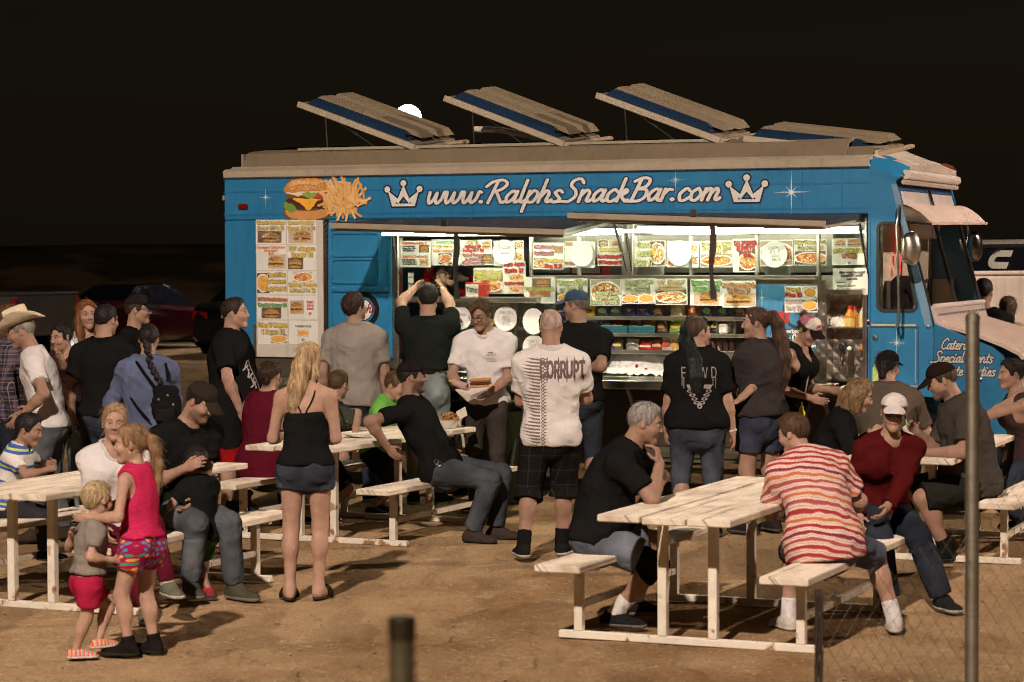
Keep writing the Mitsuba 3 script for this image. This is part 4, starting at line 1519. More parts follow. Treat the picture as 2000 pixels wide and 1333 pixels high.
# glass case left of the shelves
tk('case_back', box(-1.11, .60, .42, .45, 1.08, 1.76), color=(.17, .15, .10), v=.4)
tk('case_side', box(-.62, -.60, .0, .418, 1.09, 1.76), 'm_metal', S2, .35)
tk('case_post', cat([box(-.66, -.62, -.02, .03, 1.09, 1.76, .004), box(.02, .05, -.01, .03, 1.09, 1.76, .004), box(.60, .63, -.01, .42, 1.09, 1.74, .004)]), 'm_metal', STEEL, .25)
for z in (1.30, 1.52):
    tk('case_shelf', box(-1.10, .598, .05, .418, z, z + .012), 'm_metal', STEEL, .3)
m = trimesh.Trimesh(np.array([[-.618, .012, 1.09], [.60, .012, 1.09], [.60, .012, 1.76], [-.618, .012, 1.76]]), [[0, 1, 2], [0, 2, 3]], process=False)
tk('case_pane', m, 'm_pane', (0, 0, 0), smooth=False)
# snack shelves
tk('rack_back', box(.63, 2.30, .47, .50, 1.34, 1.90), color=(.12, .105, .07), v=.5)
tk('rack_side', box(2.28, 2.31, .0, .47, 1.09, 1.90), 'm_metal', STEEL, .3)
for z in (1.625, 1.475, 1.325):
    tk('rack_shelf', box(.632, 2.278, .04, .468, z, z + .012), 'm_metal', STEEL, .3)
    tk('rack_lip', box(.632, 2.278, .02, .038, z - .012, z + .022, .004), 'm_metal', (.68, .67, .58), .28)
# ice bin
tk('ice_bin', cat([box(.65, 2.278, .44, .47, 1.0, 1.31), box(.65, 2.278, .02, .44, 1.02, 1.04), box(.65, 2.278, -.02, .018, 1.02, 1.115, .006)]), 'm_metal', (.74, .73, .66), .35)
# counter along the serving side
tk('counter', box(-1.0, 3.04, -.30, -.022, 1.055, 1.088, .008), 'm_metal', (.72, .70, .62), .25)
tk('counter_lip', box(-1.0, 3.04, -.318, -.302, 1.02, 1.092, .005), 'm_metal', (.72, .70, .62), .2)
for u in (-.8, .2, 1.2, 2.2, 2.95):
    tk('counter_brace', bar((u, -.03, .78), (u, -.28, 1.05), .03, .03), 'm_metal', (.3, .28, .24), .4)
tk('folding_shelf', box(3.12, 3.72, -.30, -.02, 1.035, 1.075, .006), color=(.62, .58, .48), v=.4)
# steel cabinet right of the rack, quilted pillar and bottle niche
tk('cabinet_door', box(2.315, 2.79, .0, .03, 1.09, 1.30, .006), 'm_metal', (.52, .50, .44), .4)
tk('cabinet', box(2.315, 2.79, .03, .47, 1.09, 1.97), 'm_metal', S2, .4)
tk('quilted_pillar', quilt(2.80, 2.905, 1.09, 1.97, -.004, .09, .004), 'm_metal', (.60, .58, .54), .26)
tk('quilted_back', quilt(2.91, 3.25, 1.09, 1.85, .20, .13, .006), 'm_metal', (.40, .37, .33), .3)
tk('niche_frame', cat([box(2.906, 2.925, -.01, .19, 1.09, 1.85, .003), box(3.236, 3.25, -.01, .19, 1.09, 1.85, .003)]), 'm_metal', STEEL, .25)
tk('niche_shelf', box(2.926, 3.235, .0, .18, 1.555, 1.566, .002), 'm_metal', STEEL, .3)
tk('niche_roof', trimesh.convex.convex_hull(np.array([[2.86, -.06, 1.85], [3.25, -.06, 1.85], [2.90, -.06, 1.885], [3.25, -.06, 1.885], [2.86, .1, 1.85], [3.25, .1, 1.85], [2.9, .1, 1.885], [3.25, .1, 1.885]])), 'm_metal', (.75, .73, .66), .25)
tk('sign_back', box(2.86, 3.235, .056, .06, 1.89, 2.01), 'm_metal', S2, .4)
for u, c in ((3.02, (.02, .03, .05)), (3.20, (.5, .25, .08))):
    tk('tap_handle', box(u - .022, u + .022, .10, .15, 1.36, 1.42, .012), color=c, v=.3)
    tk('tap', tube([(u, .12, 1.36), (u, .12, 1.30), (u, .10, 1.27)], .011, 6), 'm_metal', STEEL, .15)
tk('tap', tube([(3.10, .12, 1.12), (3.10, .12, 1.36), (3.10, .08, 1.38)], .02, 8), 'm_metal', STEEL, .15)
tk('edge_trim', box(3.252, 3.278, -.012, .03, 1.05, 2.50, .004), 'm_metal', STEEL, .25)

# --- lit tubes
def tube_light(u0, u1, v, z, power, r=.017):
    q = np.arange(6) * math.pi / 3
    ring_ = np.stack([np.cos(q) * r, np.sin(q) * r], 1)
    V = np.array([[u, v + y, z + x] for u in (u0, u1) for y, x in ring_])
    f = []
    for i in range(6):
        j = (i + 1) % 6
        f += [[i, j, 6 + j], [i, 6 + j, 6 + i]]
    m = trimesh.Trimesh(V, f, process=False)
    c = m.triangles_center - np.array([(u0 + u1) / 2, v, z])
    if (m.face_normals * c)[:, 1:].sum() < 0:
        m.invert()
    key = tk('light_tube', m, 'm_paint', (.8, .8, .8), .4, smooth=False, light=lamp(power, (0.96, 1.0, 0.74)))
    scene[key]['emitter']['sampling_weight'] = 1.6
tube_light(-1.05, .90, -.50, 2.385, 21)
tube_light(1.25, 3.1, -.62, 2.395, 21)
tube_light(1.30, 2.02, -.25, 2.42, 9, .020)
tube_light(-.3, 2.9, 1.2, 2.42, 8)

# --- flaps over the opening, their struts and pull straps
def flap(corners, outer_w):
    """inner left, inner right, outer right, outer left; a panel 4 cm thick"""
    p = np.array(corners, float)
    v = np.vstack([p, p - [0, 0, .035]])
    return trimesh.convex.convex_hull(v)
c1 = [(-1.22, -.005, 2.532), (.985, -.005, 2.53), (.985, -1.2, 2.41), (-1.22, -1.2, 2.485)]
c2 = [(1.03, -.005, 2.535), (3.25, -.005, 2.535), (3.25, -1.25, 2.46), (1.03, -1.25, 2.55)]
for c in (c1, c2):
    k = tk('awning_flap', flap(c, 0), color=(.014, .018, .026), v=.5)
    p = np.array(c)
    part(k, 'lining', tw(flap((p - [0, 0, .037]) * [1, 1, 1] + [[.03, -.03, 0], [-.03, -.03, 0], [-.03, .03, 0], [.03, .03, 0]], 0).copy()), 'm_paint', (.42, .39, .31), .4)
    e = bar(p[3] + [0, -.014, -.026], p[2] + [0, -.014, -.026], .022, .046)
    part(k, 'edge', tw(e), 'm_paint', (.30, .25, .185), .45)
    e = bar(p[3] * .5 + p[2] * .5 + [-.02, -.03, .03], p[3] * .5 + p[2] * .5 + [.03, -.03, .03], .04, .05)
    part(k, 'latch', tw(e), 'm_metal', STEEL, .2)
for (u0, z0), (u1, z1), (u2, z2) in (((-1.132, 2.44), (-1.118, 2.19), (-1.083, 2.0)), ((1.024, 2.467), (1.096, 2.22), (1.129, 2.047)), ((1.13, 2.467), (1.158, 2.227), (1.177, 2.047)), ((3.238, 2.45), (3.27, 2.218), (3.3, 2.023))):
    du = -.04 if u0 < 0 else 0
    tk('gas_strut', cat([tube([(u0, -.12, z0), (u1, -.10, z1)], .013, 6), tube([(u1, -.10, z1), (u2, -.08, z2)], .006, 5)]), color=(.012, .012, .012), v=.4)
def strap(pu, v, zt, zb, w):
    zz = np.linspace(zt, zb, 9)
    ms_ = []
    for i in range(8):
        ww = w * (1.0 + .35 * math.sin(i * .9)) * (1.25 if i > 5 else 1)
        ms_.append(bar((pu + .01 * math.sin(i), v, zz[i]), (pu + .01 * math.sin(i + 1), v, zz[i + 1] - .004), ww, .012, up=(.2, 1, 0)))
    return cat(ms_)
tk('pull_strap', strap(-.04, -1.16, 2.40, 1.82, .042), 'm_cloth', (.045, .04, .035), .2)
tk('pull_strap', strap(2.28, -1.21, 2.43, 1.83, .042), 'm_cloth', (.075, .06, .05), .2)
tk('cable', tube(smooth_line([(1.22, -.05, 2.46), (1.19, -.06, 2.34), (1.21, -.06, 2.28), (1.24, -.06, 2.33), (1.235, -.05, 2.44)]), .004, 5), color=(.5, .5, .4), v=.4)
tk('switch_box', box(1.185, 1.26, -.05, -.021, 2.38, 2.455, .008), color=(.5, .48, .38), v=.4)

# --- cab
def poly_plate(pts, v0, v1):
    m = extrude(Polygon(pts), v1 - v0)
    m.vertices = np.stack([m.vertices[:, 0], v0 + m.vertices[:, 2], m.vertices[:, 1]], 1)
    m.fix_normals()
    return m
def rounded(pts, r):
    return Polygon(pts).buffer(-r).buffer(r)
win = rounded([(3.36, 1.70), (3.735, 1.70), (3.70, 1.80), (3.57, 2.46), (3.36, 2.46)], .06)
side = Polygon([(3.282, .98), (3.845, .98), (3.845, 1.56), (3.80, 1.74), (3.50, 2.86), (3.30, 2.93), (3.282, 2.93)]).difference(win).difference(Point(3.78, .42).buffer(.56))
cab = extrude(side, .045)
cab.vertices = np.stack([cab.vertices[:, 0], cab.vertices[:, 2], cab.vertices[:, 1]], 1)
cab.fix_normals()
tk('cab_side', cab)
tk('cab_side', moved(cab, np.diag([1, -1, 1, 1]) @ turn(0)) if False else poly_plate([(3.282, .6), (3.845, .6), (3.845, 1.56), (3.80, 1.74), (3.50, 2.86), (3.30, 2.93), (3.282, 2.93)], 2.205, 2.25))
m = extrude(win.buffer(.004).difference(win.buffer(-.022)), .03)
m.vertices = np.stack([m.vertices[:, 0], -.012 + m.vertices[:, 2], m.vertices[:, 1]], 1)
m.fix_normals()
tk('window_seal', m, color=(.012, .012, .012), v=.5)
v_, f_ = trimesh.creation.triangulate_polygon(win, engine='earcut')
tk('cab_window', trimesh.Trimesh(np.stack([v_[:, 0], np.full(len(v_), .02), v_[:, 1]], 1), f_, process=False), 'm_pane', (0, 0, 0), smooth=False)
tk('door_seam', cat([box(3.30, 3.306, -.003, 0, 1.05, 2.46), box(3.30, 3.72, -.004, 0, 1.56, 1.572), box(3.715, 3.721, -.003, 0, 1.05, 1.56)]), color=(.006, .06, .15), v=.4)
tk('door_rail', box(3.31, 3.70, -.014, -.0045, 1.575, 1.595, .004), color=(.42, .38, .30), v=.4)
tk('door_rail', box(3.69, 3.702, -.012, -.0045, 1.10, 1.55, .003), color=(.20, .32, .42), v=.4)
tk('door_lock', lathe([(0, -.02), (.022, -.016), (.03, 0)], 12, (3.345, -.001, 1.475), 'y'), 'm_metal', (.5, .6, .7), .2)
tk('door_handle', lathe([(0, -.02), (.012, -.016), (.016, 0)], 10, (3.80, -.001, 1.575), 'y'), 'm_metal', STEEL, .2)
# brow over the windscreen: rounded corners and a bright rolled bar
W_ = 2.25
def ridge(u, z, r, v0, v1, n=14):
    return tube([(u, v0, z), (u, v1, z)], r, n)
cap_pts = []
for v0 in (.0, .30):
    cap_pts += [(3.30, v0, 2.56), (3.30, v0, 2.95)]
corner = trimesh.convex.convex_hull(np.array([(3.29, -.004, 2.86), (3.29, -.004, 2.95), (3.52, -.004, 2.84), (3.56, .06, 2.85), (3.60, .16, 2.87), (3.60, .20, 2.93), (3.45, .12, 2.99), (3.29, .10, 3.02), (3.29, .30, 3.05), (3.40, .30, 3.03), (3.58, .24, 2.95), (3.50, .0, 2.80)]))
tk('roof_corner', corner.subdivide(), v=.3)
c2_ = corner.copy(); c2_.vertices = c2_.vertices * [1, -1, 1] + [0, W_, 0]; c2_.invert()
tk('roof_corner', c2_, v=.3)
tk('cab_roof', trimesh.convex.convex_hull(np.array([(3.28, .10, 3.035), (3.28, 2.15, 3.035), (3.30, 1.1, 3.12), (3.60, .2, 2.955), (3.60, 2.05, 2.955), (3.62, 1.1, 2.98), (3.60, .2, 2.90), (3.60, 2.05, 2.90)])), 'm_paint', (.46, .40, .35), .42)
tk('front_bar', ridge(3.585, 2.865, .040, .10, 2.15), 'm_paint', (.55, .48, .43), .28)
tk('front_bar', ridge(3.575, 2.80, .022, .06, 2.18), 'm_paint', (.40, .34, .29), .3)
for v in (.45, 1.0, 1.45, 1.95):
    tk('clearance_light', trimesh.convex.convex_hull(np.array([(3.47, v, 3.0), (3.60, v, 2.965), (3.47, v + .10, 3.0), (3.60, v + .10, 2.965), (3.50, v + .02, 3.025), (3.57, v + .02, 3.0), (3.50, v + .08, 3.025), (3.57, v + .08, 3.0)])), color=(.14, .04, .015) if v > 1.9 else (.45, .40, .33), v=.2)
def wsl(t):      # the slanting front: t from 0 at the cowl to 1 under the brow
    return 3.815 - .30 * t, 1.70 + 1.10 * t
def front_quad(v0, v1, t0, t1, off=0.0, th=.012):
    (a, b), (c, d) = wsl(t0), wsl(t1)
    p = np.array([(a + off, v0, b), (a + off, v1, b), (c + off, v1, d), (c + off, v0, d)])
    return trimesh.convex.convex_hull(np.vstack([p, p - [th, 0, .003]]))
tk('front_panel', front_quad(.03, 2.22, .68, 1.0, -.004), color=(.012, .05, .14), v=.4)
for v0, v1 in ((.10, 1.10), (1.13, 2.10)):
    tk('steel_plate', front_quad(v0, v1, .70, .93, .012), 'm_paint', (.52, .47, .44), .36)
rv = [lathe([(0, .012), (.012, .008), (.015, 0)], 8, (wsl(.755)[0] + .012, v, wsl(.755)[1]), 'x') for v in np.arange(.16, 2.1, .075)]
tk('rivet', cat(rv), 'm_metal', (.55, .5, .45), .3, kind='stuff')
tk('wiper_bar', bar((wsl(.70)[0] + .03, 1.115, wsl(.70)[1]), (wsl(.96)[0] + .03, 1.115, wsl(.96)[1]), .02, .02), color=(.02, .02, .02), v=.4)
# bright visor with pressed rays
vi = np.array([(3.555, .0, 2.61), (3.60, 2.22, 2.63), (3.85, 2.20, 2.47), (3.83, .03, 2.445)])
nu, nv = 10, 40
UU, VV = np.meshgrid(np.linspace(0, 1, nu), np.linspace(0, 1, nv), indexing='ij')
Pt = (1 - UU)[..., None] * ((1 - VV)[..., None] * vi[0] + VV[..., None] * vi[1]) + UU[..., None] * ((1 - VV)[..., None] * vi[3] + VV[..., None] * vi[2])
ang = np.arctan2(VV - .5, 1.12 - UU)
Pt[..., 2] += .014 * np.abs(np.sin(ang * 9)) * np.clip(1 - np.abs(ang) / 1.2, 0, 1) + .03 * np.sin(UU * np.pi)
ii = (np.arange(nu - 1)[:, None] * nv + np.arange(nv - 1)[None]).ravel()
ff = np.stack([ii, ii + nv, ii + nv + 1, ii + 1], 1)
tk('visor', trimesh.Trimesh(Pt.reshape(-1, 3), np.vstack([ff[:, [0, 1, 2]], ff[:, [0, 2, 3]]]), process=False), 'm_paint', (.55, .45, .38), .45, smooth=True)
tk('visor', trimesh.Trimesh(np.array([(3.555, -.002, 2.61), (3.83, .028, 2.445), (3.60, -.002, 2.47), (3.72, .01, 2.55)]), [[0, 2, 1], [0, 1, 3]], process=False), 'm_metal', (.62, .58, .54), .15, smooth=False)
tk('visor', bar((3.832, .03, 2.444), (3.852, 2.2, 2.469), .016, .022), 'm_paint', (.55, .45, .38), .3)
# windscreen: two panes
for v0, v1 in ((.09, 1.09), (1.15, 2.16)):
    (a, b), (c, d) = wsl(.045), wsl(.675)
    tk('windscreen', trimesh.Trimesh(np.array([(a, v0, b), (a, v1, b), (c, v1, d), (c, v0, d)]), [[0, 1, 2], [0, 2, 3]], process=False), 'm_pane', (0, 0, 0), smooth=False)
tk('windscreen_post', front_quad(1.092, 1.148, .0, .70, .012, .03), color=(.012, .012, .014), v=.3)
tk('windscreen_post', front_quad(.035, .088, .0, .70, .006, .03), color=(.02, .02, .025), v=.3)
tk('windscreen_post', front_quad(2.162, 2.215, .0, .70, .006, .03), color=(.02, .02, .025), v=.3)
tk('cab_pillar', poly_plate([(3.775, 1.58), (3.83, 1.58), (3.80, 1.76), (3.53, 2.78), (3.485, 2.78)], -.012, -.002), color=(.16, .26, .36), v=.3)
tk('cowl', front_quad(.03, 2.22, -.09, .04, .02), 'm_paint', (.40, .35, .32), .4)
tk('cowl_bead', cat([tube([(wsl(.04)[0] + .03, v0, wsl(.04)[1]), (wsl(.04)[0] + .03, v1, wsl(.04)[1])], .022, 8) for v0, v1 in ((.1, 1.08), (1.16, 2.15))]), 'm_paint', (.50, .45, .42), .3)
tk('cowl_hole', cat([box(3.865, 3.872, v, v + .018, 1.665, 1.683) for v in np.arange(.12, 2.12, .07)]), color=(.05, .05, .05), v=.5, kind='stuff')
# inside the cab
tk('cab_lining', box(3.30, 3.34, .3, 2.19, 1.0, 2.75), color=(.58, .49, .36), v=.5)
tk('cab_lining', box(3.36, 3.56, 2.12, 2.195, 1.0, 1.95), color=(.40, .33, .24), v=.5)
tk('dashboard', box(3.62, 3.80, .06, 2.18, 1.35, 1.62, .03), color=(.25, .21, .15), v=.5)
tk('seat', cat([box(3.38, 3.50, .35, .80, 1.3, 2.0, .05), box(3.36, 3.7, .35, .80, 1.15, 1.3, .05)]), 'm_cloth', (.02, .018, .016), 0)
tk('steering_wheel', moved(tube([(.21 * math.cos(q), .21 * math.sin(q), 0) for q in np.linspace(0, 2 * np.pi, 25)[:-1]], .014, 6, closed=True), turn(0) @ frame([3.60, .52, 1.76], [.35, 0, .94], [0, 1, 0], [-.94, 0, .35])), color=(.012, .012, .012), v=.3)
key = tk('red_sign', cat([box(3.40 + i * .002, 3.405 + i * .002, .62 + .05 * i, .68 + .05 * i, 2.02 + .10 * i, 2.10 + .10 * i) for i in range(5)]), color=(.4, .02, .02), v=.4, smooth=False, light=lamp(.6, (1.0, .03, .04)), label='small red lit sign behind the windscreen')  # added emissive boxes that imitate a red reflection in the windscreen
scene[key]['emitter']['sampling_weight'] = .15
# mirror and its long bracket
tk('mirror_arm', tube(smooth_line([(3.56, -.02, 2.60), (3.575, -.20, 2.52), (3.59, -.25, 2.40), (3.605, -.26, 2.0), (3.61, -.26, 1.66), (3.60, -.24, 1.60), (3.56, -.12, 1.575), (3.54, -.01, 1.60)]), .012, 8), 'm_metal', (.7, .66, .58), .25)
mh = Solid()
mh.ell((3.73, -.30, 2.235), (.075, .085, .145))
mh.cone((3.70, -.34, 2.16), (3.70, -.34, 2.31), .045, .045, .04)
mh.cone((3.72, -.25, 2.15), (3.72, -.25, 2.32), .045, .045, .04)
tk('mirror', mh.mesh(.012), 'm_metal', (.62, .57, .50), .3, smooth=True)
tk('mirror_arm', tube([(3.605, -.26, 2.2), (3.70, -.29, 2.22)], .010, 6), 'm_metal', (.6, .56, .5), .3)
tk('mirror_arm', tube(smooth_line([(3.58, 2.27, 2.6), (3.62, 2.42, 2.5), (3.64, 2.46, 2.2), (3.66, 2.44, 1.7), (3.66, 2.28, 1.6)]), .012, 8), 'm_metal', (.7, .66, .58), .25)
mm = mh.mesh(.016); mm.vertices = mm.vertices * [1, -1, 1] + [-.04, 2.16, .02]; mm.invert()
tk('mirror', mm, 'm_metal', (.3, .28, .25), .2, smooth=True)
# hood: blue flank, bright top, front with a lamp and louvres
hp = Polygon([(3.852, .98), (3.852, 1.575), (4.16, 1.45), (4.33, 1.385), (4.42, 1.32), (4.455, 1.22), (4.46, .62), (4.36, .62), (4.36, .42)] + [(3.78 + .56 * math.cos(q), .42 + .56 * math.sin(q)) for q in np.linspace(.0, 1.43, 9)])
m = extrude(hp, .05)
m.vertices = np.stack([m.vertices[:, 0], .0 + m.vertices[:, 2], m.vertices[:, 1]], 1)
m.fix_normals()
flank = tk('hood_side', m, color=(.012, .13, .28))  # darker than the body blue: the hood's shade is put into the colour
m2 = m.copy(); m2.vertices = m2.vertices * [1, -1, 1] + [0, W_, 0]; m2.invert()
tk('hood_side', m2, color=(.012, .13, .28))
def sweep_v(pr, v0, v1, th=.012):
    m = extrude(LineString(pr).buffer(th, join_style=1, cap_style=2), v1 - v0)
    m.vertices = np.stack([m.vertices[:, 0], v0 + m.vertices[:, 2], m.vertices[:, 1]], 1)
    m.fix_normals()
    return m
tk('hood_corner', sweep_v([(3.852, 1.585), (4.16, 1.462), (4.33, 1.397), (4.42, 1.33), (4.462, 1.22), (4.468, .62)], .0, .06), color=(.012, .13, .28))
crown_ = [(3.85, 1.60), (4.2, 1.50), (4.42, 1.415), (4.55, 1.35), (4.63, 1.26), (4.66, 1.15)]
for v0, v1, dz in ((.062, .25, 0), (.252, 1.1, .012), (1.102, 1.95, .012), (1.952, 2.19, 0)):
    tk('hood_top', sweep_v([(u, z + dz) for u, z in crown_], v0, v1), 'm_paint', (.44, .34, .29), .42)
tk('grille', box(4.47, 4.66, .062, 2.19, .62, 1.15, .02), 'm_paint', (.36, .30, .26), .35)
for i in range(5):
    tk('louvre', box(4.662, 4.675, .62, 1.6, 1.10 - i * .07, 1.13 - i * .07, .004), 'm_metal', (.08, .07, .06), .4)
tk('front_lamp', box(4.655, 4.69, .14, .26, 1.13, 1.25, .02), color=(.75, .62, .72), v=.1)
tk('front_lamp', box(4.655, 4.69, .14, .26, .95, 1.10, .02), color=(.55, .12, .03), v=.15)
tk('headlight', lathe([(0, -.02), (.08, -.02), (.10, .03)], 20, (4.69, .38, .95), 'x'), 'm_metal', (.8, .78, .75), .1)
tk('bumper', box(4.72, 4.84, -.03, 2.28, .42, .58, .03), 'm_metal', (.7, .66, .6), .2)
tk('hood_seam', box(3.846, 3.851, -.004, .0, 1.0, 1.57), color=(.004, .03, .07), v=.5)
tk('hood_latch', lathe([(0, -.03), (.012, -.026), (.016, 0)], 8, (4.25, -.001, 1.14), 'y'), 'm_metal', STEEL, .3)
# ------------------------------------------------------------------ lettering and pictures on the truck
GLYPH = {
    'w': (1.22, [[(0, .95), (.06, .3), (.22, .02), (.42, .35), (.52, .9)], [(.52, .9), (.56, .3), (.74, .02), (.98, .4), (1.02, .95), (1.2, .88)]]),
    'a': (.92, [[(.70, .75), (.42, .97), (.10, .55), (.22, .04), (.55, .28), (.72, .9)], [(.73, .95), (.68, .25), (.82, .02), (1.0, .2)]]),
    'l': (.50, [[(.22, 1.85), (.18, .3), (.32, .02), (.52, .2)]]),
    'p': (.86, [[(.14, .95), (.04, -.75)], [(.12, .45), (.42, .97), (.75, .70), (.62, .12), (.32, .02), (.12, .25)]]),
    'h': (.90, [[(.20, 1.85), (.10, 0)], [(.13, .4), (.42, .95), (.66, .72), (.60, .15), (.76, .02), (.95, .2)]]),
    's': (.74, [[(.64, .80), (.40, .98), (.16, .78), (.40, .50), (.60, .24), (.34, .01), (.0, .10)]]),
    'n': (.90, [[(.12, .95), (.08, 0)], [(.11, .5), (.40, .95), (.64, .72), (.58, .15), (.74, .02), (.92, .2)]]),
    'c': (.74, [[(.66, .78), (.42, .97), (.10, .55), (.22, .04), (.50, .02), (.76, .25)]]),
    'k': (.84, [[(.18, 1.85), (.08, 0)], [(.11, .4), (.45, .95), (.58, .76), (.26, .50)], [(.26, .50), (.52, .12), (.82, .10)]]),
    'r': (.64, [[(.12, .95), (.08, 0)], [(.11, .5), (.32, .90), (.58, .88)]]),
    'o': (.82, [[(.42, .97), (.12, .62), (.20, .08), (.52, .04), (.72, .52), (.46, .97)]]),
    'm': (1.22, [[(.12, .95), (.08, 0)], [(.11, .5), (.36, .95), (.53, .72), (.48, 0)], [(.51, .5), (.78, .95), (.96, .72), (.90, .15), (1.06, .02), (1.22, .2)]]),
    't': (.56, [[(.30, 1.5), (.20, .25), (.34, .02), (.56, .2)], [(.0, .98), (.55, 1.05)]]),
    'e': (.74, [[(.12, .48), (.55, .58), (.46, .97), (.14, .68), (.18, .12), (.42, .02), (.74, .25)]]),
    'i': (.46, [[(.16, .9), (.12, .2), (.26, .02), (.46, .2)], [(.22, 1.32), (.23, 1.36)]]),
    'g': (.92, [[(.70, .75), (.42, .97), (.10, .55), (.22, .04), (.55, .28), (.72, .9)], [(.73, .95), (.66, -.4), (.40, -.75), (.05, -.5)]]),
    'v': (.74, [[(.06, .95), (.26, .02), (.55, .5), (.66, .98)]]),
    '.': (.45, [[(.14, .10), (.16, .12)]]),
    ' ': (.55, []),
    'R': (1.30, [[(.42, 1.75), (.22, 0)], [(-.25, 1.35), (.1, 1.75), (.75, 1.88), (1.12, 1.55), (.85, 1.12), (.34, .92)], [(.50, .98), (.85, .45), (1.12, .03), (1.35, .12)]]),
    'S': (1.12, [[(1.12, 1.55), (.86, 1.88), (.42, 1.75), (.36, 1.32), (.74, .95), (.86, .45), (.50, .04), (.05, .06), (-.55, .02)]]),
    'B': (1.18, [[(.40, 1.75), (.22, 0)], [(.0, 1.6), (.5, 1.88), (.98, 1.72), (.88, 1.2), (.36, .98)], [(.36, .98), (.98, .88), (1.0, .30), (.58, .0), (-.25, .02)]]),
    'C': (1.02, [[(1.02, 1.5), (.74, 1.86), (.24, 1.35), (.14, .55), (.45, .04), (.95, .25)]]),
    'E': (.98, [[(.95, 1.6), (.56, 1.86), (.24, 1.5), (.55, 1.05), (.14, .6), (.32, .04), (.92, .22)]]),
    'P': (1.08, [[(.42, 1.75), (.22, 0)], [(-.1, 1.5), (.2, 1.78), (.75, 1.86), (1.05, 1.5), (.8, 1.08), (.36, .95)]]),
}


def script(text, unit_, slant=.30, weight=.115):
    """brush lettering as flat shapes: (letters, their widened outline, width)"""
    x, ls = 0.0, []
    for ch in text:
        adv, strokes = GLYPH[ch]
        for st in strokes:
            p = smooth_line(st, 6)
            p = np.stack([(x + p[:, 0] + p[:, 1] * slant), p[:, 1]], 1) * unit_
            wgt = weight * unit_ * (1.35 if ch == '.' or len(st) == 2 and abs(st[0][0] - st[1][0]) < .02 else 1.0)
            ls.append(LineString(p).buffer(wgt))
        x += adv
    u = union_all(ls)
    return u.simplify(.0006), u.buffer(.024 * unit_ + .007).simplify(.0008), x * unit_


L1, L2, wd = script('www.RalphsSnackBar.com', .112)
sc_ = 2.80 / wd
L1, L2 = (affinity.scale(g, sc_, .97, origin=(0, 0)) for g in (L1, L2))
tk('lettering', flat(L2, -.84, 2.665, -.0065, .001), color=(.006, .018, .045), v=.4, smooth=False)
tk('lettering', flat(L1, -.84, 2.665, -.0080, .001), color=(.66, .63, .57), v=.4, smooth=False, label='white script lettering of a web address')


def sparkle(R, r=.045, long=1.0):
    pts = []
    for i in range(16):
        q = i * math.pi / 8
        rad = (R * long if i in (4, 12) else R if i % 4 == 0 else R * .42) if i % 2 == 0 else R * r * 1.6
        pts.append((rad * math.cos(q), rad * math.sin(q)))
    return Polygon(pts)


for u, z, R, lg in ((-2.50, 2.745, .085, 1.5), (1.56, 2.845, .09, 1.6), (2.61, 2.725, .17, 1.15), (3.53, 1.435, .095, 1.5)):
    tk('star', flat(sparkle(R, .05, lg), u, z, -.0065 if z > 2 else -.001, .001), color=(.62, .68, .70), v=.4, smooth=False)


def crown_shape(w):
    b = Polygon([(-.34, 0), (.34, 0), (.46, .42), (.17, .20), (.0, .58), (-.17, .20), (-.46, .42)])
    hole = Polygon([(-.26, .06), (.26, .06), (.22, .13), (.16, .09), (.0, .28), (-.16, .09), (-.22, .13)])
    dots = [Point(x, y).buffer(.085) for x, y in ((-.48, .46), (0, .62), (.48, .46))]
    return affinity.scale(union_all([b.difference(hole.buffer(-.01))] + dots), w, w, origin=(0, 0))


for u, z in ((-1.07, 2.645), (2.21, 2.645)):
    c = crown_shape(.34)
    tk('crown', flat(c.buffer(.014), u, z, -.0065, .001), color=(.006, .018, .045), v=.4, smooth=False)
    tk('crown', flat(c, u, z, -.008, .001), color=(.66, .63, .57), v=.4, smooth=False)

# the printed burger and fries
_r = np.random.default_rng(12)


def blob(pts, wob=.006, n=5):
    p = smooth_line(pts, n, closed=True)
    return Polygon(p + _r.normal(0, wob, p.shape)).buffer(0)


def pic(name, shape, color, u, z, v, **k):
    tk(name, flat(shape, u, z, v, .0012), color=color, v=.45, smooth=False, parent=PIC, **k)


PIC = tk('burger_picture', flat(blob([(-.24, -.17), (-.22, .0), (-.20, .16), (.0, .19), (.20, .16), (.22, 0), (.24, -.17), (0, -.19)], .002), -2.06, 2.73, -.0062, .0008), color=(.16, .07, .02), v=.45, smooth=False, label='printed cheeseburger beside a heap of fries')
bu, bz = -2.06, 2.73
pic('bun', blob([(-.235, .055), (-.22, .13), (-.15, .175), (.0, .185), (.15, .175), (.22, .13), (.235, .055), (.0, .045)], .002), (.50, .22, .06), bu, bz, -.0074)
pic('bun', blob([(-.20, .115), (-.12, .165), (.05, .172), (.17, .15), (.10, .13), (-.06, .135)], .003), (.66, .36, .13), bu, bz, -.0086)
pic('bun', blob([(-.21, -.105), (-.22, -.15), (-.13, -.19), (.13, -.19), (.22, -.15), (.21, -.105), (0, -.12)], .002), (.55, .26, .08), bu, bz, -.0074)
pic('onion', blob([(-.22, .055), (-.1, .025), (.1, .03), (.21, .055), (.0, .062)], .004), (.66, .58, .42), bu, bz, -.0086)
pic('lettuce', blob([(-.06, .045), (.02, .0), (.10, .02), (.14, .05), (.05, .055)], .006), (.22, .35, .06), bu, bz, -.0092)
pic('tomato', blob([(.10, .0), (.20, .0), (.225, .035), (.15, .05), (.09, .03)], .004), (.52, .04, .02), bu, bz, -.0098)
pic('patty', blob([(-.22, -.005), (-.10, .01), (.10, .0), (.23, -.02), (.22, -.085), (.05, -.10), (-.12, -.10), (-.24, -.07)], .006), (.055, .022, .012), bu, bz, -.0086)
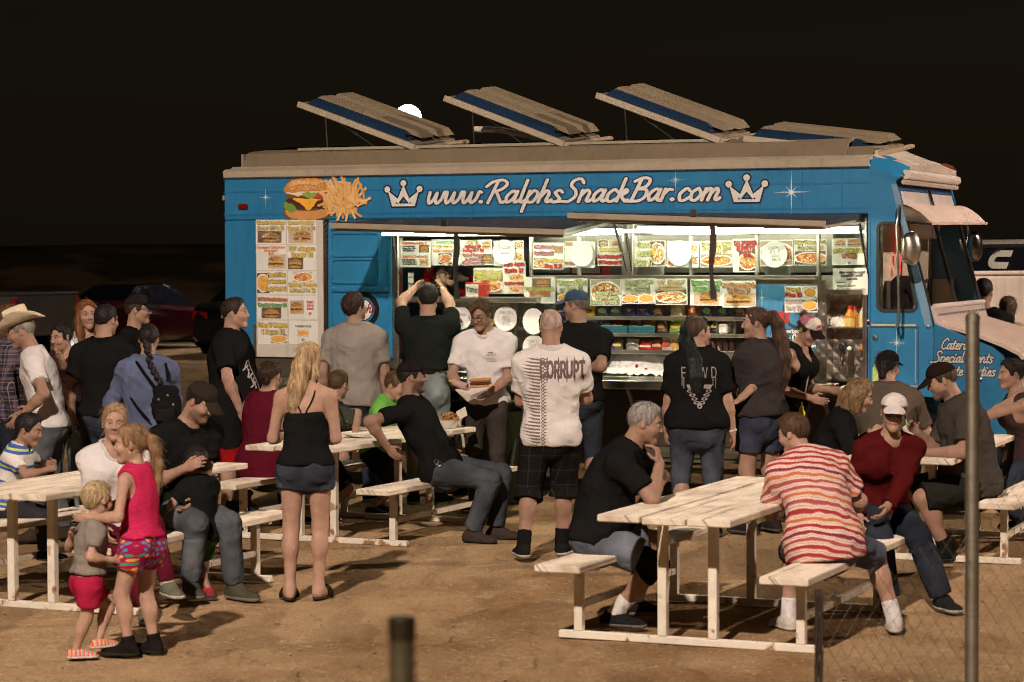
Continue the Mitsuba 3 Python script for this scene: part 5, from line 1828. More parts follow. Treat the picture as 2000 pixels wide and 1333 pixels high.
pic('lettuce', blob([(-.235, -.04), (-.14, -.06), (-.10, -.115), (-.02, -.125), (.12, -.12), (.21, -.11), (.14, -.085), (.0, -.10), (-.08, -.095), (-.16, -.13), (-.23, -.10)], .006), (.13, .27, .045), bu, bz, -.0104)
pic('cheese', blob([(-.15, .0), (.0, -.005), (.16, -.012), (.10, -.03), (.02, -.115), (-.05, -.06)], .003), (.78, .38, .035), bu, bz, -.0110)
sd = [affinity.translate(affinity.rotate(affinity.scale(Point(0, 0).buffer(.006, 4), 1, .5), _r.uniform(0, 180)), _r.uniform(-.17, .17), _r.uniform(.08, .165)) for _ in range(70)]
pic('sesame', union_all(sd), (.75, .58, .32), bu, bz, -.0098)
fr_ = []
for i in range(110):
    a = _r.uniform(0, 2 * np.pi)
    rr = .185 * math.sqrt(_r.uniform(0, 1))
    x, y = rr * math.cos(a) * 1.0, rr * math.sin(a) * .78
    w, l = _r.uniform(.009, .0125), _r.uniform(.05, .105)
    fr_.append((affinity.translate(affinity.rotate(sbox(-l, -w, l, w), math.degrees(a) * .35 + _r.normal(70, 35)), x, y)))
for x, y, q in ((.20, .10, 115), (.22, -.06, 20), (.17, -.16, 150), (.23, .03, 100), (.06, -.175, 75), (-.02, -.175, 60), (.26, -.03, 25)):
    fr_.append(affinity.translate(affinity.rotate(sbox(-.05, -.011, .05, .011), q), x, y))
for i, g in enumerate(fr_):
    t = _r.uniform(0, 1)
    pic('fry', g, (.60 + .22 * t, .30 + .22 * t, .075 + .14 * t), -1.70, 2.735, -.0066 - .00016 * i)


# ------------------------------------------------------------------ printed sheets
_texts = {}


def text2d(s, bold=True):
    """lettering as a mesh with capitals 1 high, with its width"""
    k = (s, bold)
    if k not in _texts:
        m = meshkit.text_mesh(s, 1.0, 0.02, bold)
        m = m.submesh([np.nonzero(m.face_normals[:, 2] > .9)[0]], append=True)
        _texts[k] = (m, m.bounds)
    return _texts[k]


def letters_on(s, u, z, h, v, width=None, bold=True, center=True, tilt=0.0, th=.0012):
    """a line of text on the truck plane: centred at u, base at z, capitals h high, squeezed to width"""
    m, b = text2d(s, bold)
    w = b[1][0] - b[0][0]
    sx = h if width is None else width / w
    q = m.vertices.copy()
    x = (q[:, 0] - b[0][0]) * sx - (w * sx / 2 if center else 0)
    y = q[:, 1] * h
    c, s_ = math.cos(math.radians(tilt)), math.sin(math.radians(tilt))
    o = trimesh.Trimesh(np.stack([u + x * c - y * s_, v - q[:, 2] / .02 * th, z + x * s_ + y * c], 1), m.faces, process=False)
    o.invert()
    return o


YEL, RED, GRN, ORG, WHT, BLK, PINK = (.78, .58, .10), (.55, .03, .03), (.20, .45, .14), (.62, .20, .05), (.75, .72, .68), (.02, .02, .02), (.50, .18, .20)
_rp = np.random.default_rng(77)


def picture_quad(u0, u1, z0, z1, v, dish):
    m = trimesh.Trimesh(np.array([(u0, v, z0), (u1, v, z0), (u1, v, z1), (u0, v, z1)]), [[0, 1, 2], [0, 2, 3]], process=False)
    uv = np.array([(4 * dish + .001, 0), (4 * dish + .999, 0), (4 * dish + .999, 1), (4 * dish + .001, 1)])
    return m, uv


def poster(bb, v, lines, pics, label, paper=(.74, .73, .68), outline=BLK, group=None, name='menu_sign', shadow=True):
    """bb: photo pixels (x0, y0, x1, y1); lines: (text, x, y, height, width, colour) as shares of the sheet from its lower left; pics: (x0, y0, x1, y1, dish)"""
    u0, z1 = tpl(bb[0], bb[1], v)
    u1, z0 = tpl(bb[2], bb[3], v)
    k = thing(name, label, 'menu sign', group)
    W, H_ = u1 - u0, z1 - z0
    tl = _rp.uniform(-1.1, 1.1)
    R = turn(tl, (0, 1, 0), ((u0 + u1) / 2, v, (z0 + z1) / 2))
    fix = lambda m: tw(moved(m, R))
    part(k, 'sheet', fix(box(u0, u1, v - .003, v, z0, z1)), 'm_paint', paper, .45)
    for x0, y0, x1, y1, dish in pics:
        m, uv = picture_quad(u0 + W * x0, u0 + W * x1, z0 + H_ * y0, z0 + H_ * y1, v - .0042, dish)
        part(k, 'picture', fix(m), 'm_food', uv=uv, smooth=False)
    back, fronts = [], {}
    for t, x, y, h, w, c in lines:
        uu, zz = u0 + W * x, z0 + H_ * y
        if shadow and c != BLK:
            for ox, oz in ((.016, -.026), (-.010, .012), (.014, .010)):
                back.append(letters_on(t, uu + W * ox, zz + H_ * oz, H_ * h, v - .0052, W * w))
        fronts.setdefault(c, []).append(letters_on(t, uu, zz, H_ * h, v - .0066, W * w))
        fronts[c].append(letters_on(t, uu + W * .006, zz, H_ * h, v - .0067, W * w))
    if back:
        part(k, 'lettering_shadow', fix(cat(back)), 'm_paint', outline, .6, smooth=False)
    for c, ms in fronts.items():
        part(k, 'lettering', fix(cat(ms)), 'm_paint', c, .6, smooth=False)
    return k


GM = 'menu signs on the tall board left of the blue door'
V0 = -.0145
def cell(c, r):
    x0, x1 = ((500, 558.5), (560.5, 617))[c]
    y0, y1 = ((430, 477.5), (479.5, 528), (530, 576), (578, 624.5), (626.5, 673))[r]
    d = r * 1.0
    return (x0 + d, y0, x1 + d, y1)
M3 = 3     # dishes: number mod 3 = 0 burger, 1 fries, 2 plate
poster(cell(0, 0), V0, [('Classic American', .5, .82, .13, .94, YEL), ('Burger 1/3 lb $5', .5, .60, .13, .88, YEL)], [(.06, .06, .86, .54, 0)], 'burger sign reading Classic American at the top left of the menu board')
poster(cell(1, 0), V0, [('Bacon Cheddar', .5, .82, .13, .90, YEL), ('Burger 1/3 lb $6', .5, .60, .13, .94, YEL)], [(.05, .04, .92, .60, 3)], 'burger sign reading Bacon Cheddar at the top right of the menu board')
poster(cell(0, 1), V0, [('Grilled Chicken', .5, .86, .10, .92, ORG), ('Burger', .5, .74, .10, .45, ORG), ('$6', .5, .62, .10, .2, ORG)], [(.40, .06, .98, .62, 6)], 'menu sign with red Grilled Chicken Burger lettering', shadow=False)
poster(cell(1, 1), V0, [('TNT Jalapeno', .5, .78, .16, .92, YEL), ('Burger $6', .52, .54, .16, .74, YEL)], [(.02, .04, .55, .50, 9)], 'menu sign reading TNT Jalapeno Burger')
poster(cell(0, 2), V0, [('French Fries', .66, .76, .17, .60, YEL), ('or Seasoned', .66, .48, .17, .60, YEL), ('Curly Fries! $3', .64, .16, .17, .70, YEL)], [(.0, .06, .42, .92, 1)], 'menu sign reading French Fries or Seasoned Curly Fries')
poster(cell(1, 2), V0, [('Chicken Tenders', .5, .34, .15, .96, YEL), ('& Fries 2 Pc $6', .5, .10, .15, .90, YEL)], [(.18, .52, .86, .98, 2)], 'menu sign reading Chicken Tenders and Fries')
poster(cell(0, 3), V0, [('1/3 lb Double Bacon', .5, .78, .14, .98, ORG), ('Cheddar Burger $9', .5, .54, .14, .96, GRN)], [(.14, .04, .80, .50, 12)], 'menu sign reading Double Bacon Cheddar Burger')
poster(cell(1, 3), V0, [('DOUBLE', .76, .68, .09, .22, RED), ('CHEESE', .76, .54, .09, .22, RED), ('BURGER', .76, .40, .09, .22, RED), ('$8', .76, .20, .09, .08, RED)], [(.06, .24, .54, .80, 15)], 'menu sign with small red words Double Cheese Burger', shadow=False)
poster(cell(0, 4), V0, [('Fries W Cheese', .5, .72, .19, .96, YEL), ('& Bacon $5', .5, .44, .19, .78, YEL)], [(.42, .04, .98, .42, 4)], 'menu sign reading Fries W Cheese and Bacon')
poster(cell(1, 4), V0, [('TATER TOTS', .5, .72, .08, .55, BLK), ('$3', .5, .16, .07, .09, BLK)], [(.28, .32, .70, .62, 7)], 'menu sign reading TATER TOTS in small black letters', shadow=False)

VP = .045
P1 = 'menu signs along the top of the serving windows'
poster((780.5, 470.7, 842, 522.6), VP, [('Breakfast Sandwiches $5', .48, .86, .09, .80, ORG), ('Bacon, Egg & Cheese', .30, .76, .05, .40, BLK), ('Sausage, Egg & Cheese', .32, .68, .05, .44, BLK), ('Ham, Egg & Cheese', .30, .60, .05, .38, BLK), ('Breakfast Burritos $5', .50, .36, .09, .80, ORG), ('Bacon, Egg and Cheese', .30, .26, .05, .44, BLK), ('Sausage, Egg and Cheese', .32, .18, .05, .46, BLK), ('Chorizo, Egg and Cheese', .32, .10, .05, .46, BLK)], [(.62, .56, .94, .84, 18), (.64, .08, .92, .30, 5)], 'menu sign of breakfast sandwiches and burritos, leftmost in the windows', shadow=False)
poster((843, 468, 900, 518.7), VP, [('Breakfast Plate', .5, .84, .11, .70, GRN), ('2 Eggs-Hash Browns', .5, .67, .11, .92, YEL), ('Toast-Choice of Meat', .5, .50, .11, .92, ORG)], [(.24, .04, .70, .46, 8)], 'menu sign of a breakfast plate behind the left pull strap', paper=(.76, .77, .74), shadow=False)
poster((901, 469, 961.7, 518.7), VP, [('BLT $5', .38, .84, .11, .36, YEL), ('W/Fries $7', .38, .68, .11, .50, RED), ('Turkey BLT $6', .38, .54, .11, .68, RED), ('Grilled Cheese', .38, .36, .11, .66, PINK), ('on Texas $4', .38, .20, .11, .52, PINK), ('Ham/Cheese $5', .38, .05, .11, .68, PINK)], [(.68, .60, .98, .96, 21), (.66, .06, .98, .44, 24)], 'menu sign listing BLT and grilled cheese')
poster((964, 470.6, 1023, 520.3), VP, [('Tacos', .2, .8, .1, .3, ORG)], [(.72, .68, .98, .94, 11), (.74, .20, .98, .50, 14)], 'menu sign mostly covered by a paper plate, fourth from the left')
poster((1041, 474.6, 1101.5, 526.6), VP, [('Turkey Cheese $5', .36, .78, .13, .66, PINK), ('Ham/ Cheese $5', .36, .54, .13, .62, PINK), ('Turkey Bacon', .67, .28, .12, .60, YEL), ('Wrap $5.50', .67, .06, .14, .56, RED)], [(.70, .60, .98, .88, 27), (.03, .05, .42, .42, 17)], 'menu sign reading Turkey Bacon Wrap')
poster((1102.7, 472, 1162.6, 523), VP, [('Chicken', .18, .1, .1, .3, PINK)], [(.02, .80, .28, .98, 30)], 'menu sign almost hidden by a blank paper plate')
poster((1167, 469, 1218, 520), VP, [('Cheeseburger $4', .5, .56, .13, .84, YEL), ('Bacon Cheeseburger $5', .5, .30, .13, .94, RED), ('Dbl Cheeseburger $6', .5, .08, .13, .90, RED)], [(.04, .74, .40, .98, 33), (.44, .74, .96, .98, 36)], 'menu sign of three cheeseburgers left of the middle post')
poster((1238, 470.7, 1299.7, 521), VP, [('Carne', .34, .74, .20, .44, (.55, .58, .22)), ('Asada', .34, .42, .20, .44, (.55, .58, .22)), ('Fries $7', .32, .06, .20, .58, (.55, .58, .22))], [(.52, .03, .98, .97, 20)], 'menu sign reading Carne Asada Fries')
poster((1302.5, 471.4, 1365.5, 522.6), VP, [('Eggs', .15, .1, .1, .2, ORG)], [(.72, .56, .96, .92, 23), (.72, .14, .96, .40, 26)], 'menu sign under a paper plate right of the Carne Asada sign')
poster((1367.9, 470.7, 1430.9, 522.7), VP, [('Enchilada Style', .5, .82, .12, .92, (.62, .55, .20)), ('Burrito W Rice', .5, .66, .12, .90, (.62, .55, .20)), ('Beans $8', .55, .50, .12, .56, (.62, .55, .20))], [(.02, .03, .98, .50, 29)], 'menu sign reading Enchilada Style Burrito behind the right pull strap')
poster((1431.7, 466.7, 1481.3, 532), VP - .01, [('CALIFORNIA', .5, .80, .13, .92, RED), ('BURRITO', .5, .64, .13, .70, RED), ('$6', .55, .46, .13, .3, RED)], [(.24, .03, .94, .62, 32)], 'tall menu sign reading CALIFORNIA BURRITO in red')
poster((1484, 469, 1549, 520.3), VP, [('$8', .88, .30, .2, .14, ORG)], [(.02, .05, .98, .95, 35)], 'green and brown menu sign under a paper plate reading TURKEY BLT')
poster((1551, 467.5, 1614.6, 518.7), VP, [('Philly Cheese Steak', .5, .82, .12, .94, (.62, .55, .20)), ('Sub W Fries $8', .5, .60, .13, .76, (.62, .55, .20))], [(.03, .03, .97, .54, 38)], 'menu sign reading Philly Cheese Steak Sub')
poster((1625, 466, 1692, 518), VP, [('BACON CHEESEBURGER', .5, .46, .15, .92, (.50, .50, .10)), ('W/ FRIES', .5, .26, .15, .42, ORG), ('$7', .5, .06, .06, .06, BLK)], [(.06, .66, .42, .98, 39), (.46, .66, .94, .98, 42)], 'menu sign reading BACON CHEESEBURGER at the right end of the windows')
poster((1627, 524, 1695, 577), VP - .06, [('We now accept', .55, .80, .09, .74, BLK), ('Debit/Credit', .55, .68, .09, .62, BLK), ('Cards', .55, .56, .09, .30, BLK), ('American', .22, .46, .05, .26, (.25, .25, .22)), ('Minimum of $10', .38, .32, .05, .55, (.25, .25, .22)), ('convenience charge per transaction', .5, .20, .05, .84, (.3, .3, .27))], [], 'plain white paper sign reading We now accept Debit/Credit Cards', paper=(.74, .75, .69), shadow=False)

VQ = -.040
poster((924.6, 523.4, 982, 573.9), .03, [('Breakfast Cheese', .5, .74, .17, .94, (.66, .60, .16)), ('Crisp Supreme $6', .52, .54, .17, .96, (.66, .60, .16))], [(.04, .02, .98, .64, 41)], 'menu sign reading Breakfast Cheese Crisp Supreme above the tip box')
poster((982.5, 511, 1027, 574), .03, [('Super Asada', .5, .86, .11, .92, RED), ('Burrito $7', .5, .66, .12, .82, RED), ('Meat Rice & Beans', .5, .28, .08, .86, RED)], [(.24, .36, .94, .64, 44), (.24, .02, .94, .26, 47)], 'tall menu sign reading Super Asada Burrito')
poster((1024, 541, 1085, 593), VQ, [('TORTA CUBANA', .48, .46, .14, .92, (.50, .50, .14)), ('WITH FRIES', .5, .28, .15, .66, ORG)], [(.26, .60, .86, .94, 45)], 'white menu sign reading TORTA CUBANA with fries')
poster((1088, 544, 1148, 594), VQ, [('Cheese Fries', .5, .74, .19, .92, (.45, .52, .20)), ('or Tots $4', .48, .48, .19, .74, (.45, .52, .20))], [(.0, .0, .98, .46, 4)], 'menu sign reading Cheese Fries or Tots above the blue cap')
poster((1152, 546, 1214, 597.5), VQ, [('Mexican Plates', .58, .42, .14, .78, (.40, .52, .28)), ('W/Rice-Beans', .55, .26, .14, .72, (.40, .52, .28)), ('Lettuce-Tortilla $7', .48, .06, .14, .88, (.40, .52, .28))], [(.04, .03, .96, .98, 50)], 'menu sign reading Mexican Plates with rice and beans')
poster((1215, 544, 1279, 594), VQ, [('Tots or Fries', .5, .80, .15, .90, (.50, .54, .24)), ('W/ Cheese', .48, .62, .15, .72, (.50, .54, .24)), ('N Bacon $5', .48, .42, .15, .76, (.50, .54, .24))], [(.02, .03, .49, .38, 10), (.51, .03, .98, .38, 13)], 'menu sign reading Tots or Fries with cheese and bacon')
poster((1280, 544.7, 1342.6, 596), VQ, [('$7 Super', .5, .82, .13, .86, (.68, .50, .26)), ('Nachos', .48, .68, .13, .68, (.68, .50, .26)), ('Supreme', .5, .55, .13, .88, (.68, .50, .26))], [(.02, .03, .97, .56, 53)], 'menu sign reading Super Nachos Supreme')
poster((1348, 545.5, 1411, 597.5), VQ, [('Bacon Avocado', .5, .78, .17, .92, GRN), ('Burger $6.50', .5, .56, .17, .82, GRN)], [(.12, .03, .92, .58, 48)], 'menu sign reading Bacon Avocado Burger in green')
poster((1410.5, 548.6, 1476.6, 601.4), VQ - .012, [('Hot Pastrami Sub', .5, .74, .18, .94, (.60, .28, .10)), ('W/ Fries $7', .5, .52, .18, .66, (.60, .28, .10))], [(.06, .06, .98, .52, 51)], 'menu sign reading Hot Pastrami Sub')
# the blue advertising panel by the cabinet, with the fries sign stuck on it
LB = (.05, .21, .40)
k = poster((1478, 556.5, 1597.5, 686.5), -.003, [('& Entertainment!', .62, .27, .060, .72, WHT), ('555-0707', .58, .155, .095, .68, WHT), ('www.ralphssnackbar.com', .52, .06, .055, .90, WHT)], [], 'blue advertising panel with white sparkles and a phone number', paper=LB)
for px, py, R in ((1488, 582, .09), (1582, 640, .10)):
    u, z = tpl(px, py, -.008)
    part(k, 'star', tw(flat(sparkle(R, .05, 1.2), u, z, -.0075, .001)), 'm_paint', (.60, .70, .74), .4, smooth=False)
u, z = tpl(1563, 608, -.008)
part(k, 'ring', tw(flat(Point(0, 0).buffer(.16).difference(Point(0, 0).buffer(.135)), u, z, -.0075, .001)), 'm_paint', (.02, .05, .08), .4, smooth=False)
u, z = tpl(1530, 622, -.008)
part(k, 'red_patch', tw(flat(sbox(-.06, -.05, .05, .06), u, z, -.0075, .001)), 'm_paint', (.55, .05, .05), .4, smooth=False)
poster((1532.7, 559, 1597, 611), -.012, [('French', .26, .80, .15, .44, YEL), ('Fries $3', .27, .60, .15, .50, RED), ('Seasoned', .27, .34, .15, .50, (.55, .38, .42)), ('Curly $3', .27, .10, .15, .46, (.55, .38, .42))], [(.58, .54, .96, .96, 16), (.54, .05, .98, .48, 19)], 'menu sign reading French Fries and Seasoned Curly stuck on the blue panel')

# lettering on the hood flank and the round door badge
for t, u, z, hgt, w in (('Catering', 3.905, 1.385, .050, .30), ('Special Events', 3.845, 1.275, .050, .50), ('Private Parties', 3.845, 1.165, .050, .52)):
    a_, b_, wd_ = script(t, hgt)
    s_ = min(w / wd_, 1.0)
    a_, b_ = (affinity.scale(g, s_, 1, origin=(0, 0)) for g in (a_, b_))
    tk('lettering', flat(b_, u, z, -.001, .001), color=(.006, .03, .07), v=.4, smooth=False, parent=flank)
    tk('lettering', flat(a_, u, z, -.0025, .001), color=(.46, .42, .36), v=.4, smooth=False, parent=flank)
a_, b_, wd_ = script("Ralphs", .052)
tk('logo_lettering', flat(a_, -1.50 - wd_ / 2 - .015, 1.665, .008, .001), color=(.25, .02, .02), v=.4, smooth=False, parent=door)
# ------------------------------------------------------------------ paper plates, snacks and bottles on the truck
GP = 'paper plates taped up as handwritten signs'


def plate(px, py, r, v, label, lines=(), squash=1.0):
    u, z = tpl(px, py, v)
    k = thing('paper_plate', label, 'paper plate')
    n = 48
    q = np.arange(n) * 2 * np.pi / n
    rings = [(0, .016), (.72, .016), (.80, .006), (.97, .0), (1.0, .003)]
    V = [np.array([[u, v - .004 + 0, z]]) + [[0, -.0, 0]]]
    pts = [[u, v - .002, z]]
    for i, (f, dep) in enumerate(rings[1:]):
        rr = r * f * (1 + (.012 * np.cos(q * 24) if f > .75 else 0))
        pts += np.stack([u + rr * np.cos(q) * squash, v - .018 + dep + (.0012 * np.cos(q * 24) if f > .75 else 0) * np.ones(n), z + rr * np.sin(q)], 1).tolist()
    pts[0][1] = v - .002
    f = [[0, 1 + i, 1 + (i + 1) % n] for i in range(n)]
    for L in range(len(rings) - 2):
        a, b = 1 + L * n, 1 + (L + 1) * n
        for i in range(n):
            j = (i + 1) % n
            f += [[a + i, b + i, b + j], [a + i, b + j, a + j]]
    part(k, 'dish', tw(trimesh.Trimesh(np.array(pts), f, process=False)), 'm_paint', (.80, .79, .75), .5, smooth=True)
    if lines:
        ms_ = [letters_on(t, u + x * r, z + y * r, h * r, v - .0045, None, False, tilt=_rp.uniform(-6, 2)) for t, x, y, h in lines]
        part(k, 'writing', tw(cat(ms_)), 'm_paint', (.12, .11, .10), .6, smooth=False)
    return k


plate(985.3, 492.7, .113, .028, 'paper plate with faint pencil writing Tacos, fourth sign in the top row', [('TACOS', 0, .25, .22), ('$2.50', .05, -.15, .20)])
plate(1137.4, 496.7, .112, .028, 'blank white paper plate glowing left of the middle post', [])
plate(1328.5, 495, .112, .028, 'paper plate with faint writing right of the Carne Asada sign', [])
plate(1513.8, 497.4, .115, .028, 'paper plate handwritten TURKEY BLT near the right end of the windows', [('TURKEY', .05, .36, .24), ('B L T', .0, .06, .24), ('w/fries', .05, -.2, .18), ('$8.00', .1, -.48, .18)])
plate(988.5, 622.7, .112, -.02, 'paper plate handwritten Burrito on the glass case', [('Burrito', .0, .38, .30), ('Asada', .0, .12, .15), ('Chicken', .0, -.08, .15), ('Carnitas', .05, -.28, .15), ('$7.00', .0, -.55, .18)])
plate(1042.9, 628.3, .118, -.05, 'blank fluted paper plate beside the Burrito plate', [], .88)
plate(1044, 678.8, .110, -.02, 'paper plate handwritten HOT DOG low on the glass case', [('HOT', -.1, .36, .26), ('DOG', -.1, .06, .24), ('$2.50', .05, -.25, .22)])
plate(900, 622, .108, -.02, 'paper plate half hidden behind the man in the white tee shirt', [('NACHO', 0, .2, .2)])

# tip box
k = thing('tip_box', 'small white and red cardboard box marked TIPS on the ledge', 'tip box')
u, z = tpl(911, 579, -.10)
part(k, 'carton', tw(box(u, u + .185, -.12, -.02, 1.818, 1.93, .004)), 'm_paint', (.68, .64, .58), .5)
part(k, 'side', tw(box(u + .125, u + .187, -.1225, -.018, 1.820, 1.928, .003)), 'm_paint', (.48, .03, .03), .5)
part(k, 'lid', tw(box(u - .002, u + .187, -.122, -.018, 1.931, 1.945, .004)), 'm_paint', (.50, .05, .05), .5)
part(k, 'writing', tw(letters_on('TIPS', u + .058, 1.86, .035, -.1215, None, True, tilt=-8)), 'm_paint', (.03, .03, .03), .6, smooth=False)


def bag(px, py0, py1, w_px, v, color, label, accent=None, tilt=0.0, shape=None, cat_='snack bag', group=None):
    """a filled snack bag standing on a shelf, its middle at a photo column, bottom and top rows"""
    u, z0 = tpl(px, py1, v)
    _, z1 = tpl(px, py0, v)
    w, h = w_px / 218.0, z1 - z0
    k = thing('snack_bag', label, cat_, group)
    nx, nz = 9, 11
    ms_ = []
    X, Y = np.meshgrid(np.linspace(-1, 1, nx), np.linspace(0, 1, nz), indexing='ij')
    r = np.random.default_rng(int(px * 7 + py0))
    th = .036 * np.clip(1 - np.abs(X) ** 2.6, 0, 1) ** .6 * np.clip(np.sin(np.pi * np.clip(Y * 1.0, .02, .98)), 0, 1) ** .55 + .0015
    th = th * (1 + .25 * (meshkit.noise(np.stack([X * 3 + px, Y * 4, X * 0], -1)) - .5))
    for sg in (-1, 1):
        P = np.stack([X * w / 2 * (1 - .06 * np.sin(np.pi * Y)), sg * th, Y * h], -1).reshape(-1, 3)
        ii = (np.arange(nx - 1)[:, None] * nz + np.arange(nz - 1)[None]).ravel()
        f = np.stack([ii, ii + nz, ii + nz + 1, ii + 1], 1)
        f = np.vstack([f[:, [0, 1, 2]], f[:, [0, 2, 3]]])
        ms_.append(trimesh.Trimesh(P, f if sg < 0 else f[:, ::-1], process=False))
    M = frame([u, v + .02, z0], [1, 0, 0], [0, 1, 0], [0, 0, 1]) @ turn(tilt, (0, 1, 0)) @ turn(-8, (1, 0, 0))
    part(k, 'pouch', tw(moved(cat(ms_), M)), 'm_paint', color, .22, smooth=True)
    if accent:
        sh = {'tri': Polygon([(-.32, .18), (.32, .18), (0, -.22)]), 'oval': affinity.scale(Point(0, 0).buffer(.34), 1, .6), 'band': sbox(-.42, -.12, .42, .12), None: affinity.scale(Point(0, 0).buffer(.3), 1, .8)}[shape]
        m = extrude(affinity.scale(sh, w, h * .9, origin=(0, 0)), .002)
        m.vertices = np.stack([m.vertices[:, 0], -.041 - m.vertices[:, 2], m.vertices[:, 1] + h * .42], 1)
        m.invert()
        part(k, 'emblem', tw(moved(m, M)), 'm_paint', accent, .35, smooth=False)
    return k


S1, S2_, S3 = .14, .14, .14
B_ = [(1072, 596, 618, 26, (.30, .36, .45), 'pale blue snack bag at the left end of the top shelf', (.62, .60, .50), 'oval'), (1100, 596, 618, 24, (.05, .11, .30), 'navy snack bag second on the top shelf', (.6, .6, .55), 'band'),
      (1150, 596, 618, 24, (.60, .38, .03), 'yellow snack bag on the top shelf right of the blue cap', (.25, .08, .02), 'oval'), (1177, 595, 618, 26, (.03, .10, .09), 'dark teal snack bag left of its twin on the top shelf', (.50, .48, .30), 'oval'),
      (1203, 595, 618, 26, (.03, .11, .10), 'dark teal snack bag right of its twin on the top shelf', (.50, .48, .30), 'oval'), (1231, 595, 618, 26, (.02, .025, .11), 'navy bag with orange corn chips, left one', (.55, .24, .03), 'tri'),
      (1257, 595, 618, 26, (.02, .025, .11), 'navy bag with orange corn chips, right one', (.55, .24, .03), 'tri'), (1285, 595, 618, 26, (.07, .04, .03), 'dark brown snack bag on the top shelf', (.40, .22, .08), 'oval'),
      (1322, 592, 620, 32, (.42, .34, .20), 'clear bag of pale puffs on the top shelf', (.6, .52, .34), 'oval'), (1352, 595, 618, 24, (.34, .06, .03), 'red snack bag on the top shelf', (.58, .34, .10), 'oval'),
      (1381, 595, 618, 24, (.05, .02, .09), 'dark purple snack bag with a green mark, first of two', (.16, .38, .08), None), (1411, 595, 618, 24, (.05, .02, .09), 'dark purple snack bag with a green mark, second of two', (.16, .38, .08), None),
      (1445, 595, 618, 26, (.12, .03, .02), 'dark red snack bag at the right end of the top shelf', (.3, .12, .05), 'oval')]
for px, y0, y1, w, c, l, a, sh in B_:
    bag(px, y0, y1, w, S1, c, l, a, shape=sh)
B_ = [(1160, 621, 652, 20, (.20, .30, .42), 'light blue packet at the left end of the middle shelf', (.5, .5, .5), 'oval'), (1185, 622, 644, 22, (.04, .10, .30), 'blue bag in the left basket', (.55, .55, .5), 'band'),
      (1207, 625, 645, 28, (.48, .03, .03), 'red candy bag in the left basket', (.62, .42, .08), 'band'), (1240, 620, 644, 24, (.55, .46, .36), 'cream packet in the right basket', (.5, .12, .08), 'oval'),
      (1266, 626, 645, 26, (.50, .26, .04), 'orange cookie packet in the right basket', (.62, .45, .10), 'oval'), (1292, 622, 650, 22, (.10, .07, .05), 'dark packet leaning right of the baskets', (.4, .2, .06), 'oval'),
      (1320, 620, 651, 30, (.17, .33, .06), 'green bag of ring chips on the middle shelf', (.58, .44, .10), 'oval'), (1376, 622, 651, 26, (.03, .02, .035), 'black and green bag left of the napkin box', (.25, .38, .04), 'band'),
      (1398, 622, 651, 22, (.03, .02, .035), 'black bag with yellow green writing beside the napkin box', (.42, .42, .04), 'band')]
for px, y0, y1, w, c, l, a, sh in B_:
    bag(px, y0, y1, w, S2_, c, l, a, shape=sh)
B_ = [(1183, 660, 672, 18, (.45, .02, .03), 'red wrapper heaped at the left of the bottom shelf', None, None), (1190, 668, 685, 20, (.10, .06, .30), 'purple wrapper under the red wrapper on the bottom shelf', None, None),
      (1206, 662, 685, 20, (.12, .11, .08), 'dark bag with a yellow label on the bottom shelf', (.62, .55, .16), 'band'), (1234, 662, 685, 26, (.40, .38, .32), 'white and grey bag on the bottom shelf', (.12, .12, .12), 'band'),
      (1261, 666, 686, 28, (.40, .03, .02), 'shiny red bag on the bottom shelf', (.6, .5, .4), 'band'), (1283, 664, 685, 20, (.34, .04, .03), 'small red and tan bag on the bottom shelf', (.55, .45, .2), 'band'),
      (1302, 659, 685, 24, (.52, .42, .36), 'white bag with a red base on the bottom shelf', (.55, .06, .04), 'oval'), (1318, 658, 687, 14, (.62, .46, .12), 'yellow bag at the right of the bottom shelf', (.6, .3, .05), None)]
for px, y0, y1, w, c, l, a, sh in B_:
    bag(px, y0, y1, w, S3, c, l, a, shape=sh)
for i, (a, b, l) in enumerate(((1172, 1226, 'teal plastic basket of candy, left one on the middle shelf'), (1229, 1280, 'teal plastic basket of cookies, right one on the middle shelf'))):
    u0, _ = tpl(a, 650, .06)
    u1, _ = tpl(b, 650, .06)
    k = thing('basket', l, 'basket')
    part(k, 'front', tw(box(u0, u1, .045, .05, 1.49, 1.55)), 'm_paint', (.02, .10, .13), .4)
    part(k, 'rim', tw(box(u0 - .004, u1 + .004, .040, .052, 1.551, 1.560, .002)), 'm_paint', (.03, .16, .20), .35)
    part(k, 'hole', tw(cat([box(u, u + .009, .0435, .0448, zz, zz + .009) for zz in (1.503, 1.522) for u in np.arange(u0 + .015, u1 - .015, .022)])), 'm_paint', (.005, .02, .03), .5, kind='stuff')
    part(k, 'tray', tw(box(u0, u1, .051, .22, 1.488, 1.495)), 'm_paint', (.02, .10, .13), .4)
k = thing('napkin_box', 'metal napkin dispenser with white napkins on the middle shelf', 'napkin dispenser')
u0, _ = tpl(1400, 650, .08)
part(k, 'case', tw(cat([box(u0, u0 + .18, .07, .25, 1.49, 1.495), box(u0, u0 + .18, .07, .25, 1.60, 1.606), box(u0, u0 + .006, .07, .25, 1.495, 1.60), box(u0 + .174, u0 + .18, .07, .25, 1.495, 1.60), box(u0, u0 + .18, .245, .25, 1.49, 1.6)])), 'm_metal', STEEL, .3)
part(k, 'napkins', tw(box(u0 + .015, u0 + .095, .075, .22, 1.497, 1.585, .012)), 'm_cloth', (.78, .77, .72))
k = thing('bottle_crate', 'dark rack of packets at the right end of the bottom shelf', 'packets')
